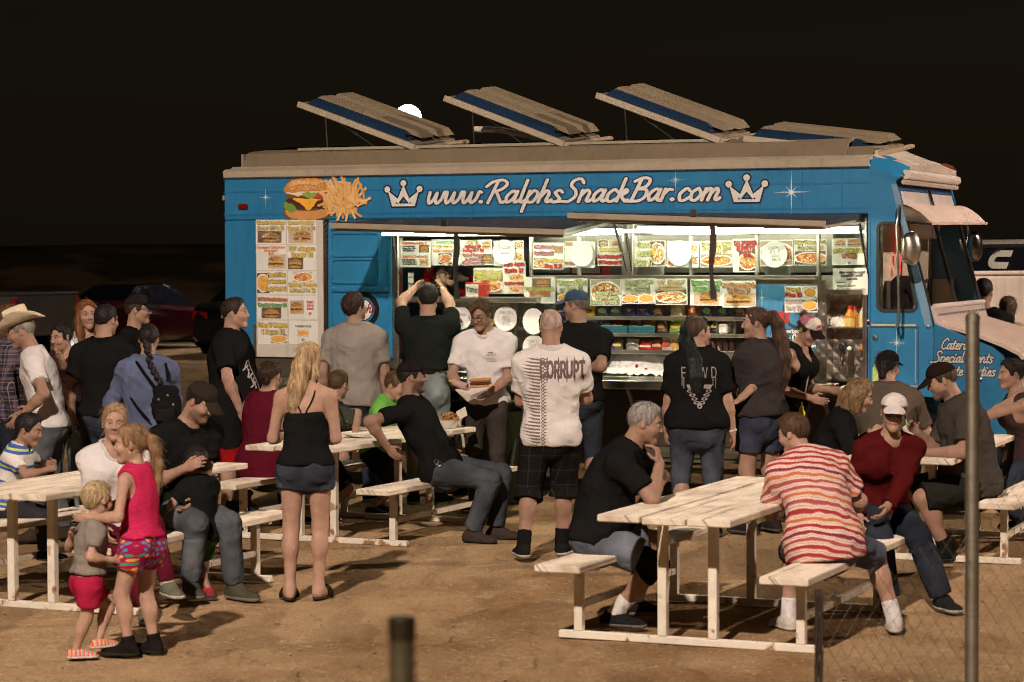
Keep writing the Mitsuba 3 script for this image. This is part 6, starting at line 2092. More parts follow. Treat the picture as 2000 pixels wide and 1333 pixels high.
for i in range(5):
    u, _ = tpl(1394 + i * 12, 670, .12)
    part(k, 'packet', tw(moved(box(-.024, .024, -.01, .01, 0, .12, .008), frame([u, .12, 1.342], [.8, .6, 0], [-.6, .8, 0], [0, 0, 1]))), 'm_paint', (.045 + .012 * (i % 2), .032, .024), .25)

# ice and bottles in the bin
k = thing('ice', 'heap of crushed ice in the bin under the snack shelves', 'ice', kind='stuff')
U, V_ = np.meshgrid(np.linspace(.68, 2.26, 110), np.linspace(.03, .435, 34), indexing='ij')
hh = 1.075 + .02 + .23 * np.clip(1 - ((U - 1.02) / .62) ** 2, 0, 1) * np.clip((V_ - .0) / .30, 0, 1) ** .8 + .05 * np.clip(1 - ((U - 1.9) / .4) ** 2, 0, 1) * np.clip(V_ / .3, 0, 1)
pn_ = np.stack([U * 38, V_ * 38, U * 0], -1)
hh += .026 * (meshkit.noise(pn_) - .4) + .012 * (meshkit.noise(pn_ * 2.3) - .4)
ii = (np.arange(109)[:, None] * 34 + np.arange(33)[None]).ravel()
f = np.stack([ii, ii + 34, ii + 35, ii + 1], 1)
part(k, 'heap', tw(trimesh.Trimesh(np.stack([U, V_, hh], -1).reshape(-1, 3), np.vstack([f[:, [0, 1, 2]], f[:, [0, 2, 3]]]), process=False)), 'm_paint', (.78, .80, .78), .2, smooth=True)
for i, (px, py, c, l) in enumerate(((1245, 722, (.03, .012, .008), 'tall dark soda bottle with a red cap in the ice'), (1247, 738, (.03, .012, .008), 'dark soda bottle sunk to its neck in the ice'), (1260, 733, (.35, .42, .34), 'pale bottle with a red cap, first of the row in the ice'), (1263, 729, (.35, .42, .34), 'pale bottle at the back of the row in the ice'),
                                     (1270, 729, (.35, .42, .34), 'pale bottle with a red cap in the middle of the row in the ice'), (1276, 733, (.35, .42, .34), 'pale bottle at the right end of the row in the ice'))):
    u, z = tpl(px, py, .12)
    k = thing('bottle', l, 'bottle')
    part(k, 'glass', tw(lathe([(0, -.16), (.026, -.16), (.027, -.05), (.013, .0), (.011, .032), (0, .033)], 12, (u, .10 + .03 * (i % 3), z))), 'm_paint', c, .1)
    part(k, 'cap', tw(lathe([(0, .034), (.014, .034), (.014, .046), (0, .048)], 10, (u, .10 + .03 * (i % 3), z))), 'm_paint', (.5, .03, .03), .3)

# bottles in the niche, squeeze bottle, sauces
def jug(px, py0, py1, v, r, body, cap, label, band=None, cat_='bottle', cone_=False):
    u, z0 = tpl(px, py1, v)
    _, z1 = tpl(px, py0, v)
    h = z1 - z0
    k = thing('sauce_bottle', label, cat_)
    pr = [(0, 0), (r * .95, 0), (r, .03 * h), (r, .52 * h), (r * .8, .62 * h), (r * .42, .80 * h), (r * .34, .86 * h), (0, .86 * h)] if not cone_ else [(0, 0), (r * .95, 0), (r, .1 * h), (r * .95, .55 * h), (r * .55, .68 * h), (0, .69 * h)]
    part(k, 'body', tw(lathe(pr, 20, (u, v, z0))), 'm_paint', body, .18)
    if cone_:
        part(k, 'cap', tw(lathe([(0, .69 * h), (r * .62, .69 * h), (r * .5, .80 * h), (r * .25, .82 * h), (r * .18, h), (0, h)], 16, (u, v, z0))), 'm_paint', cap, .3)
    else:
        part(k, 'cap', tw(lathe([(0, .862 * h), (r * .45, .862 * h), (r * .42, h), (0, h)], 16, (u, v, z0))), 'm_paint', cap, .3)
    if band:
        part(k, 'label', tw(lathe([(r * 1.02, .10 * h), (r * 1.025, .11 * h), (r * 1.025, .44 * h), (r * 1.02, .45 * h)], 20, (u, v, z0))), 'm_paint', band, .4)
    return k
jug(1660, 597, 642, .06, .048, (.55, .20, .03), (.5, .04, .02), 'orange hot sauce bottle with a red cap in the steel niche', (.58, .46, .14))
jug(1669, 599, 640, .12, .045, (.50, .20, .05), (.5, .04, .02), 'orange hot sauce bottle standing behind the front one')
jug(1689, 589, 641, .07, .052, (.50, .47, .38), (.62, .52, .10), 'clear bottle with a yellow cap in the steel niche', (.60, .52, .22))
k = thing('plastic_bag', 'crumpled white plastic bag left of the sauce bottles', 'plastic bag')
S = Solid()
u, z = tpl(1634, 641, .06)
S.ell((u, .08, 1.60), (.06, .05, .045)); S.ell((u + .035, .07, 1.585), (.05, .04, .03)); S.warp(folds(5, .02, .03))
part(k, 'film', tw(S.mesh(.006)), 'm_paint', (.70, .68, .62), .3, smooth=True)
k = thing('toy_ball', 'small white ball with a dark spot at the end of the bottle shelf', 'ball')
u, z = tpl(1697, 634, .03)
part(k, 'ball', tw(lathe([(0, -.035), (.02, -.029), (.035, 0), (.02, .029), (0, .035)], 16, (u, .02, 1.602))), 'm_paint', (.7, .7, .66), .2)
part(k, 'spot', tw(lathe([(0, -.037), (.014, -.034), (.018, -.028)], 12, (u + .006, .018, 1.602), 'y')), 'm_paint', (.02, .02, .03), .2)
jug(1715, 690, 757, -.18, .050, (.50, .62, .24), (.50, .03, .05), 'green squeeze bottle with a red nozzle on the white folding shelf', cone_=True)
jug(1566, 785, 832, -1.2, .030, (.60, .50, .03), (.60, .52, .05), 'yellow mustard squeeze bottle by the seated woman in black', cone_=True)
scene_fix = [kk for kk in scene if kk.startswith('sauce_bottle_004')]

# things behind the window panes
def crate(u0, u1, v0, v1, z0, z1, c, label, name='carton', cat_='carton', band=None):
    k = thing(name, label, cat_)
    part(k, 'case', tw(box(u0, u1, v0, v1, z0, z1, .005)), 'm_paint', c, .45)
    if band:
        part(k, 'band', tw(box(u0 + .02, u1 - .02, v0 - .003, v0 - .0005, z0 + (z1 - z0) * .3, z0 + (z1 - z0) * .7)), 'm_paint', band, .45)
crate(.20, .52, .95, 1.2, 1.962, 2.16, (.30, .025, .03), 'long dark red carton behind the Turkey Bacon Wrap sign', band=(.45, .40, .34))
crate(.60, .74, .95, 1.15, 1.962, 2.16, (.20, .19, .16), 'grey can behind the blank paper plate', 'can', 'can')
crate(.78, .90, .95, 1.15, 1.962, 2.15, (.42, .03, .03), 'red can with white print left of the middle post', 'can', 'can', (.6, .58, .52))
crate(.92, 1.04, .95, 1.15, 1.962, 2.14, (.40, .42, .28), 'pale green packet left of the middle post', 'packet', 'packet')
def bucket(px, l):
    u, _ = tpl(px, 530, .75)
    k = thing('bucket', l, 'bucket')
    part(k, 'pail', tw(lathe([(0, 1.962), (.115, 1.962), (.13, 2.22), (.125, 2.22), (.11, 1.98), (0, 1.975)], 24, (u, .98, 0))), 'm_paint', (.70, .70, .66), .4)
    part(k, 'rim', tw(lathe([(.131, 2.20), (.138, 2.205), (.138, 2.225), (.131, 2.228)], 24, (u, .98, 0))), 'm_paint', (.70, .70, .66), .4)
bucket(1256, 'white plastic bucket under the Carne Asada sign')
bucket(1505, 'white plastic bucket under the Turkey BLT plate')
# food in the glass case
_rc = np.random.default_rng(9)
for i, (u, z, c, l) in enumerate(((-.42, 1.312, (.42, .30, .10), 'tray of nachos on the lower shelf of the glass case'), (-.35, 1.532, (.40, .28, .10), 'tray of pastries on the upper shelf of the glass case'), (.33, 1.532, (.10, .14, .32), 'row of blue packets on the upper shelf of the glass case'), (.30, 1.312, (.42, .40, .34), 'tray of wrapped rolls on the lower shelf of the glass case'))):
    k = thing('food_tray', l, 'food tray')
    part(k, 'pan', tw(box(u - .14, u + .14, .08, .36, z + .001, z + .014, .004)), 'm_metal', STEEL, .3)
    bl = []
    for j in range(26):
        b = trimesh.creation.icosphere(1, _rc.uniform(.016, .030))
        b.vertices *= _rc.uniform(.6, 1.3, 3)
        b.apply_translation([u + _rc.uniform(-.11, .11), _rc.uniform(.10, .33), z + .03 + _rc.uniform(0, .045)])
        bl.append(b)
    part(k, 'food', tw(cat(bl)), 'm_paint', c, .5, smooth=True, kind='stuff')
k = thing('counter_tray', 'steel tray on the counter behind the sandwich eater', 'tray')
part(k, 'tray', tw(box(-.62, -.05, -.26, -.06, 1.089, 1.15, .012)), 'm_metal', (.5, .52, .55), .25)
part(k, 'lid', tw(box(-.60, -.25, -.24, -.08, 1.151, 1.20, .02)), 'm_paint', (.50, .47, .42), .3)
k = thing('ticket_rail', 'strip of order tickets hanging by the pass-through window', 'order tickets')
u, _ = tpl(803, 540, .04)
part(k, 'board', tw(box(u - .035, u + .035, .03, .036, 1.83, 2.04)), 'm_paint', (.02, .02, .02), .4)
for i, (z0, z1) in enumerate(((1.99, 2.035), (1.935, 1.985), (1.88, 1.925), (1.835, 1.87))):
    part(k, 'ticket', tw(box(u - .025, u + .03, .027, .0295, z0, z1)), 'm_paint', (.66, .64, .58), .5)
k = thing('folding_stand', 'bent green metal tube stand in front of the truck skirt', 'tube stand')
a0 = at(992, 935, 21.2)
p = [at(995, 930, 21.0), at(1008, 850, 21.15), at(1022, 800, 21.2), at(1016, 788, 21.25), at(1000, 786, 21.3), at(992, 800, 21.3), at(990, 850, 21.3), at(983, 930, 21.4)]
part(k, 'tube', tube(smooth_line(p, 5), .016, 8), 'm_paint', (.16, .20, .12), .35)
k = thing('folding_stand', 'bent steel tube leg frame beside the seated man in jeans', 'tube stand')
p = [at(908, 905, 20.6), at(905, 860, 20.7), at(898, 830, 20.75), at(908, 800, 20.8), at(925, 790, 20.9)]
part(k, 'tube', tube(smooth_line(p, 5), .014, 8), 'm_paint', (.36, .34, .26), .3)
k = thing('trash_bin', 'dark green bin with worn letters standing under the counter', 'trash bin')
o = at(972, 860, 21.35)
part(k, 'drum', lathe([(0, .02), (.26, .02), (.28, .30), (.28, .80), (.29, .82), (.27, .82), (.25, .10), (0, .09)], 24, (o[0], o[1], 0)), 'm_paint', (.06, .065, .035), .5)
# ------------------------------------------------------------------ picnic tables and what lies on them
def board(x0, x1, y0, y1, z0, z1, seed):
    m = box(x0, x1, y0, y1, z0, z1, .006)
    m = trimesh.graph.smooth_shade(m, angle=np.radians(25), facet_minarea=None)
    v = m.vertices
    r = np.random.default_rng(seed)
    uv = np.stack([v[:, 1] + seed * 3.7 + .3 * v[:, 2], v[:, 0] + v[:, 2] * .9 + seed * 1.3], 1)
    v = v + 0
    v[:, 2] += .004 * np.sin(v[:, 1] * 1.3 + seed) + r.uniform(-.003, .003)
    m.vertices = v
    return m, uv


def picnic_table(label, cx, cy, ang, seed, L=2.46, over=.43, span=1.62):
    k = thing('picnic_table', label, 'picnic table')
    a = math.radians(ang)
    X, Y = np.array([math.cos(a), -math.sin(a), 0]), np.array([math.sin(a), math.cos(a), 0])
    M = frame([cx, cy, 0], X, Y, Z)
    for i, x in enumerate((-.258, 0, .258)):
        m, uv = board(x - .124, x + .124, -over + .012 * i, L - over - .01 * i, .722, .762, seed * 10 + i)
        part(k, 'top_board', moved(m, M), 'm_board', uv=uv, smooth=True)
    for i, x in enumerate((-.66, .66)):
        m, uv = board(x - .138, x + .138, -over + .09, L - over - .09, .41, .452, seed * 10 + 5 + i)
        part(k, 'bench_board', moved(m, M), 'm_board', uv=uv, smooth=True)
    for y in (0, span):
        part(k, 'base_rail', moved(box(-.78, .78, y - .024, y + .024, .0, .042, .004), M), 'm_post')
        for x in (-.15, .15):
            part(k, 'leg', moved(box(x - .026, x + .026, y - .026, y + .026, .043, .70, .004), M), 'm_post')
        for x in (-.66, .66):
            part(k, 'bench_leg', moved(box(x - .025, x + .025, y - .025, y + .025, .043, .39, .004), M), 'm_post')
            part(k, 'bench_crossbar', moved(box(x - .12, x + .12, y - .02, y + .02, .391, .409, .002), M), 'm_post')
        part(k, 'top_crossbar', moved(box(-.36, .36, y - .02, y + .02, .701, .720, .002), M), 'm_post')
    for x in (-.66, .66):
        part(k, 'side_rail', moved(box(x - .018, x + .018, .027, span - .027, .17, .21, .003), M), 'm_post')
    return k, (lambda x, y, z=0.0: np.array([cx, cy, z]) + X * x + Y * y)


K1, t1 = picnic_table('white plank picnic table in the right foreground with the elbow-leaning man', .985, 13.53, 23.5, 1)
K2, t2 = picnic_table('white picnic table in the middle where the man in black leans back', -1.5, 18.50, 25, 2)
K3, t3 = picnic_table('white picnic table at the left edge where the striped boy sits', -3.0, 15.05, 24, 3)
K4, t4 = picnic_table('white picnic table at the right by the seated man in a grey tee shirt', 2.86, 17.27, 22, 4)

_rt = np.random.default_rng(31)
k = thing('food_bowl', 'white paper bowl of loaded fries at the far end of the middle table', 'food bowl')
o = t2(.24, 1.80, .764)
part(k, 'bowl', lathe([(0, .0), (.055, .0), (.10, .065), (.108, .068), (.097, .064), (.052, .008), (0, .008)], 28, o), 'm_paint', (.66, .62, .56), .4)
bl = []
for j in range(60):
    b = box(-.028, .028, -.006, .006, -.006, .006)
    b.apply_transform(trimesh.transformations.random_rotation_matrix(_rt.uniform(0, 1, 3)))
    rr = .075 * math.sqrt(_rt.uniform(0, 1)); q = _rt.uniform(0, 6.28)
    b.apply_translation(o + [rr * math.cos(q), rr * math.sin(q), .065 + .045 * (1 - (rr / .08) ** 2) * _rt.uniform(.4, 1)])
    bl.append(b)
part(k, 'fries', cat(bl), 'm_paint', (.36, .19, .05), .5, smooth=False, kind='stuff')
S = Solid()
for j in range(7):
    q = _rt.uniform(0, 6.28)
    S.ell(o + [.04 * math.cos(q), .04 * math.sin(q), .105], [.028, .024, .012])
part(k, 'topping', S.mesh(.006), 'm_paint', (.11, .045, .02), .4, smooth=True)
pp = np.array([[.06, .03, .05], [.15, .02, .10], [.13, .05, .17], [.055, .05, .13]]) + o
part(k, 'paper_liner', trimesh.Trimesh(np.vstack([pp, pp + [0, .004, 0]]), [[0, 1, 2], [0, 2, 3], [4, 6, 5], [4, 7, 6]], process=False), 'm_cloth', (.66, .60, .52), smooth=False)


def paper(o, w, d, seed, label, color=(.66, .62, .56), name='paper_napkin', cat_='paper'):
    k = thing(name, label, cat_)
    n = 9
    U, V_ = np.meshgrid(np.linspace(-.5, .5, n), np.linspace(-.5, .5, n), indexing='ij')
    h = .022 * meshkit.noise(np.stack([U * 4 + seed, V_ * 4, U * 0], -1)) + .012 * np.abs(U * 2) ** 2
    ii = (np.arange(n - 1)[:, None] * n + np.arange(n - 1)[None]).ravel()
    f = np.stack([ii, ii + n, ii + n + 1, ii + 1], 1)
    part(k, 'sheet', trimesh.Trimesh(np.stack([o[0] + U * w, o[1] + V_ * d, o[2] + .003 + h], -1).reshape(-1, 3), np.vstack([f[:, [0, 1, 2]], f[:, [0, 2, 3]]]), process=False), 'm_cloth', color, smooth=True)


paper(t2(.05, .55, .764), .22, .16, 1, 'crumpled white napkin on the middle table beside the elbow')
paper(t4(.1, .35, .764), .24, .20, 2, 'white paper food wrapper on the right hand table', (.62, .56, .44))
paper(t3(-.05, .9, .764), .18, .14, 4, 'paper napkin on the left table')
k = thing('drink_cup', 'clear plastic cup with a green straw on the right hand table', 'cup')
o = at(1775, 850, 17.9); o[2] = .764
part(k, 'cup', lathe([(0, 0), (.032, 0), (.043, .13), (.041, .13), (.031, .006), (0, .006)], 20, o), 'm_paint', (.50, .46, .42), .15)
part(k, 'straw', tube([o + [0, 0, .05], o + [-.02, 0, .20]], .005, 6), 'm_paint', (.16, .55, .16), .3)
part(k, 'lid', lathe([(0, .131), (.046, .131), (.046, .14), (.03, .155), (0, .155)], 20, o), 'm_paint', (.55, .52, .48), .15)
k = thing('food_plate', 'yellow food on a paper plate in front of the man in the grey tee shirt', 'food plate')
o = at(1812, 880, 17.5); o[2] = .766
part(k, 'plate', lathe([(0, 0), (.09, .0), (.125, .014), (.128, .012), (.09, -.004), (0, -.004)], 28, o), 'm_paint', (.66, .63, .56), .5)
S = Solid(); S.ell(o + [0, 0, .012], [.075, .06, .02]); S.warp(folds(3, .012, .03))
part(k, 'food', S.mesh(.006), 'm_paint', (.60, .42, .08), .5, smooth=True)
k = thing('trash_bag', 'black plastic sack slumped under the bench of the woman in maroon', 'trash bag')
S = Solid()
o = at(470, 985, 18.9)
S.ell([o[0], o[1], .13], [.17, .15, .15]); S.ell([o[0] - .1, o[1], .10], [.14, .13, .11]); S.cone([o[0] + .03, o[1], .22], [o[0] + .06, o[1], .33], .05, .03); S.warp(folds(8, .03, .07))
part(k, 'sack', S.mesh(.012), 'm_paint', (.010, .010, .011), .25, smooth=True)
# ------------------------------------------------------------------ parked vehicles, lamp posts, fence
def hullm(pts):
    return trimesh.convex.convex_hull(np.array(pts, float))


def car(label, x, y, ang, paint, glass=(.006, .006, .008), L=4.7, W=1.82, cat_='car', name='parked_car', plate_=True, tail=(.25, .01, .01)):
    """a saloon seen from behind: x across, y from the tail forward"""
    k = thing(name, label, cat_)
    a = math.radians(ang)
    M = frame([x, y, 0], [math.cos(a), -math.sin(a), 0], [math.sin(a), math.cos(a), 0], Z)
    w = W / 2
    P_ = lambda n, m, mat, c, v, **kw: part(k, n, moved(m, M), mat, c, v, **kw)
    def sec(y_, hw, z0, z1, r=.1):
        return [(-hw + r, y_, z0), (hw - r, y_, z0), (-hw, y_, z0 + r), (hw, y_, z0 + r), (-hw, y_, z1 - r), (hw, y_, z1 - r), (-hw + r, y_, z1), (hw - r, y_, z1)]
    P_('body', hullm(sec(.05, w - .08, .42, .95) + sec(.0, w - .14, .5, .85) + sec(.25, w, .25, 1.12) + sec(1.3, w, .22, 1.10) + sec(3.4, w, .22, .98) + sec(L - .1, w - .1, .28, .80)), 'm_paint', paint, .12)
    P_('boot_lid', hullm(sec(.16, w - .16, .9, 1.16, .05) + sec(1.0, w - .14, 1.0, 1.18, .05)), 'm_paint', paint, .12)
    P_('bumper', hullm(sec(-.07, w - .10, .34, .66, .08) + sec(.2, w + .01, .30, .68, .08)), 'm_paint', paint, .15)
    P_('cabin', hullm([(sx * q, yy, zz) for sx in (-1, 1) for q, yy, zz in ((w - .12, .72, 1.12), (w - .30, 1.40, 1.50), (w - .27, 2.3, 1.54), (w - .30, 2.7, 1.50), (w - .12, 3.6, 1.02))]), 'm_paint', glass, .06)
    P_('roof', hullm([(sx * q, yy, zz) for sx in (-1, 1) for q, yy, zz in ((w - .31, 1.45, 1.525), (w - .27, 2.3, 1.565), (w - .31, 2.65, 1.525), (w - .36, 1.5, 1.54), (w - .36, 2.6, 1.545))]), 'm_paint', paint, .12)
    for sx in (-1, 1):
        lm = hullm([(sx * (w - .02), .10, .80), (sx * (w - .02), .30, .84), (sx * (w - .42), .0, .82), (sx * (w - .42), .0, .94), (sx * (w - .03), .12, .98), (sx * (w - .03), .34, .98)])
        lm.vertices += [0, -.02, 0]
        P_('tail_light', lm, 'm_paint', tail, .08)
        for yy in (.85, 3.75):
            P_('wheel', lathe([(0, -.1), (.22, -.1), (.32, -.09), (.33, .0), (.32, .09), (0, .09)], 20, (sx * (w - .09), yy, .33), 'x'), 'm_cloth', (.010, .010, .010), 0)
    if plate_:
        P_('licence_plate', box(-.155, .155, -.045, -.035, .83, .98, .004), 'm_paint', (.55, .55, .52), .4)
    return k, M


X0 = lambda px, d: (px - 1000) / FOC * d
k, M = car('dark maroon saloon parked with its licence plate towards the tables', X0(150, 55), 55, 28, (.022, .0015, .003))
m = meshkit.text_mesh('BJU1097', .075, .004, True)
m.apply_translation([-m.bounds[1][0] / 2, 0, 0]); m.apply_transform(np.array([[.62, 0, 0, 0], [0, 0, -1, -.046], [0, 1, 0, .87], [0, 0, 0, 1.0]]))
part(k, 'plate_number', moved(m, M), 'm_paint', (.08, .10, .12), .5, smooth=False)
k, M = car('black saloon parked behind the rear corner of the food truck', X0(447, 53), 53, 14, (.006, .006, .007))
m = meshkit.text_mesh('CAU1', .075, .004, True)
m.apply_translation([-m.bounds[1][0] / 2, 0, 0]); m.apply_transform(np.array([[.8, 0, 0, 0], [0, 0, -1, -.046], [0, 1, 0, .87], [0, 0, 0, 1.0]]))
part(k, 'plate_number', moved(m, M), 'm_paint', (.10, .12, .14), .5, smooth=False)


def pickup(label, x, y, ang, paint, s=1.0, dark=False, lift=0.0, belt=1.30):
    k = thing('pickup_truck', label, 'pickup truck')
    a = math.radians(ang)
    M = frame([x, y, lift], np.array([math.cos(a), -math.sin(a), 0]) * s, np.array([math.sin(a), math.cos(a), 0]) * s, Z * s)
    P_ = lambda n, m, mat, c, v, **kw: part(k, n, moved(m, M), mat, c, v, **kw)
    w = .98
    P_('bed', cat([box(w - .06, w, 0, 2.0, .62, belt, .03), box(-w, -w + .06, 0, 2.0, .62, belt, .03), box(-w + .06, w - .06, -.0, .06, .62, belt, .02), box(-w + .06, w - .06, .06, 2.0, .62, .68)]), 'm_paint', paint, .15)
    P_('bed_rail', cat([box(w - .08, w + .015, 0, 2.0, belt + .002, belt + .045, .012), box(-w - .015, -w + .08, 0, 2.0, belt + .002, belt + .045, .012), box(-w + .08, w - .08, -.01, .07, belt + .002, belt + .045, .012)]), 'm_paint', (.05, .05, .05) if dark else paint, .3)
    P_('body_crease', box(w + .001, w + .02, .05, 5.4, .93, .965, .008), 'm_paint', paint, .2)
    P_('cab', hullm([(sx * q, yy, zz) for sx in (-1, 1) for q, yy, zz in ((w, 2.03, .62), (w, 2.03, belt), (w, 4.3, belt - .02), (w, 4.3, .62))]), 'm_paint', paint, .15)
    P_('roof', hullm([(sx * q, yy, zz) for sx in (-1, 1) for q, yy, zz in ((w - .20, 2.22, 1.86), (w - .17, 2.4, 1.92), (w - .17, 3.2, 1.92), (w - .2, 3.55, 1.86))]), 'm_paint', paint, .15)
    P_('glasshouse', hullm([(sx * q, yy, zz) for sx in (-1, 1) for q, yy, zz in ((w - .05, 2.09, belt), (w - .215, 2.235, 1.855), (w - .215, 3.5, 1.855), (w - .05, 4.15, belt - .02))]), 'm_paint', (.010, .010, .012), .06)
    for sx in (-1, 1):
        P_('window_pillar', cat([bar((sx * (w - .03), 2.10, belt), (sx * (w - .20), 2.23, 1.86), .09, .10, up=(sx, -.6, 0)), bar((sx * (w - .03), 3.05, belt), (sx * (w - .195), 3.0, 1.86), .07, .04, up=(sx, 0, 0))]), 'm_paint', paint, .15)
        for yy in (.95, 4.75):
            rw = .40 + lift * .45
            P_('wheel', lathe([(0, -.13), (.2, -.13), (rw - .02, -.11), (rw, 0), (rw - .02, .11), (0, .11)], 22, (sx * (w - .12), yy, rw - lift), 'x'), 'm_cloth', (.012, .012, .012), 0)
    P_('hood', hullm([(sx * q, yy, zz) for sx in (-1, 1) for q, yy, zz in ((w, 4.3, .62), (w, 4.3, belt - .04), (w - .04, 5.6, belt - .16), (w - .04, 5.65, .6))]), 'm_paint', paint, .15)
    for sx in (-1, 1):
        P_('tail_light', box(sx * w - .05 - (.02 if sx > 0 else -.02), sx * w + .05 - (.02 if sx > 0 else -.02), -.02, .08, .82, 1.25, .015), 'm_paint', (.30, .015, .015), .1)
    return k, M, P_


# white pickup beyond the nose of the food truck, an engine maker's emblem on its rear glass
k, M, P_ = pickup('white pickup with a round emblem on its rear window beyond the truck nose', 3.42, 25.6, 62, (.60, .54, .46), 1.0, lift=.42, belt=1.54)
def on_rear(shape, th=.004):
    m = extrude(shape, th)
    q = np.array([(0, 2.148, 1.70)])
    up = unit(np.array([0, 2.235 - 2.09, 1.855 - 1.54]))
    nrm = unit(np.cross([1, 0, 0], up))
    return trimesh.Trimesh(q + m.vertices[:, :1] * [1, 0, 0] + m.vertices[:, 1:2] * up + m.vertices[:, 2:] * (nrm if nrm[1] < 0 else -nrm), m.faces, process=False)
Cc = Point(-.0, 0).buffer(.19).intersection(sbox(-.2, -.2, .0, .2)).union(sbox(0, -.19, .30, .19)).difference(Point(.0, 0).buffer(.055)).difference(sbox(0, -.055, .32, .055))
Cc = affinity.translate(affinity.scale(Cc, .72, .58), .02, .0)
P_('emblem', on_rear(Cc), 'm_paint', (.60, .57, .52), .5, smooth=False)
tm_ = meshkit.text_mesh('Cummins', .050, .001, True)
tm_.apply_transform(turn(24)); tm_.apply_translation([-.11, .035, 0])
sec_ = trimesh.Trimesh(tm_.vertices, tm_.faces, process=False)
up = unit(np.array([0, 2.235 - 2.09, 1.855 - 1.54])); nrm = unit(np.cross([1, 0, 0], up)); nrm = nrm if nrm[1] < 0 else -nrm
P_('emblem_lettering', trimesh.Trimesh(np.array([(0, 2.145, 1.70)]) + sec_.vertices[:, :1] * [1, 0, 0] + sec_.vertices[:, 1:2] * up + (sec_.vertices[:, 2:] + .006) * nrm, sec_.faces, process=False), 'm_paint', (.03, .03, .03), .5, smooth=False)
P_('window_seal', cat([bar((-.80, 2.085, 1.55), (.80, 2.085, 1.55), .03, .04), bar((-.72, 2.222, 1.85), (.72, 2.222, 1.85), .03, .04)]), 'm_paint', (.02, .02, .02), .4)
# grey pickup bed at the far left
k, M, P_ = pickup('dark grey pickup bed at the far left behind the cowboy hat', X0(93, 46), 46, -68, (.10, .095, .085), 1.12, True)

# ------------------------------------------------------------------ the broken chain-link fence nearest the camera
k = thing('fence_post', 'round galvanised fence pole standing tall at the right', 'fence post')
part(k, 'pole', lathe([(0, -.1), (.029, -.1), (.029, 1.93), (.026, 1.935), (0, 1.935)], 20, (1.912, 10.03, 0)), 'm_metal', (.30, .29, .24), .5)
part(k, 'cap', lathe([(0, 1.952), (.02, 1.948), (.031, 1.936), (.031, 1.915), (.029, 1.915)], 20, (1.912, 10.03, 0)), 'm_metal', (.30, .29, .24), .5)
k = thing('fence_post', 'short blurred post top close to the camera at the bottom of the picture', 'fence post')
o = at(785, 1205, 4.7)
part(k, 'pole', lathe([(0, -.1), (.0255, -.1), (.0255, o[2] - .02), (.0235, o[2]), (0, o[2])], 20, (o[0], o[1], 0)), 'm_metal', (.16, .16, .11), .45)
part(k, 'collar', lathe([(.0256, o[2] - .045), (.0275, o[2] - .043), (.0275, o[2] - .003), (.0256, o[2] - .001)], 20, (o[0], o[1], 0)), 'm_metal', (.05, .04, .03), .5)
k = thing('chain_link_mesh', 'slack torn chain-link fabric hanging left of the tall pole', 'chain-link fence')
xl, xr = 1.285, 1.90
top = lambda x: .78 + (1.16 - .78) * ((x - xl) / (xr - xl)) ** 1.5 + .03 * math.sin(x * 30)
pitch, ws = .058, []
def wave_y(x, z):
    return 10.03 + .05 * math.sin(x * 7 + z * 4) + .02 * math.sin(z * 13)
for sgn in (1, -1):
    for c0 in np.arange(-2.0, 4.5, pitch):
        run = []
        for z in np.arange(0.02, 1.25, .028):
            x = c0 + sgn * z * .62
            if xl <= x <= xr and z <= top(x):
                run.append((x, wave_y(x, z) + .002 * sgn, z))
        if len(run) > 2:
            ws.append(tube(run, .0010, 4))
part(k, 'wire', cat(ws), 'm_metal', (.16, .15, .12), .5, smooth=True, kind='stuff')
rl = []
for i in range(7):
    q = i * .9
    rl.append(tube([(xl - .01 + .014 * math.cos(q + z * 5), 10.03 + .014 * math.sin(q + z * 5), z) for z in np.arange(.0, .82, .05)], .005, 5))
part(k, 'torn_edge', cat(rl), 'm_metal', (.10, .085, .07), .6, smooth=True)
k = thing('chain_link_mesh', 'thin chain-link fabric right of the tall pole', 'chain-link fence')
ws = []
for sgn in (1, -1):
    for c0 in np.arange(-1.0, 4.5, pitch):
        run = [(c0 + sgn * z * .62, 10.03 + .01 * math.sin(z * 9), z) for z in np.arange(.02, 1.28, .05) if 1.93 <= c0 + sgn * z * .62 <= 2.6]
        if len(run) > 2:
            ws.append(tube(run, .0008, 4))
part(k, 'wire', cat(ws), 'm_metal', (.14, .13, .11), .5, smooth=True, kind='stuff')
# ------------------------------------------------------------------ the crowd
BLACK, DENIM, DDENIM, LDENIM, GREY, WHITE = (.012, .011, .011), (.038, .046, .068), (.022, .026, .038), (.135, .165, .20), (.25, .225, .20), (.68, .66, .65)
BROWN, DBROWN, BLOND, DKHAIR, AUBURN, SILVER = (.085, .045, .022), (.035, .020, .012), (.27, .19, .11), (.014, .010, .008), (.16, .065, .025), (.20, .185, .165)


def text_shape(t, h, w=None, bold=True):
    m, b = text2d(t, bold)
    top = np.nonzero(m.face_normals[:, 2] > .9)[0]
    u = union_all([Polygon(m.vertices[m.faces[i]][:, :2]).buffer(1e-4) for i in top])
    u = affinity.translate(u, -(b[0][0] + b[1][0]) / 2, 0)
    return affinity.scale(u, h if w is None else w / (b[1][0] - b[0][0]), h, origin=(0, 0)).simplify(.0004)


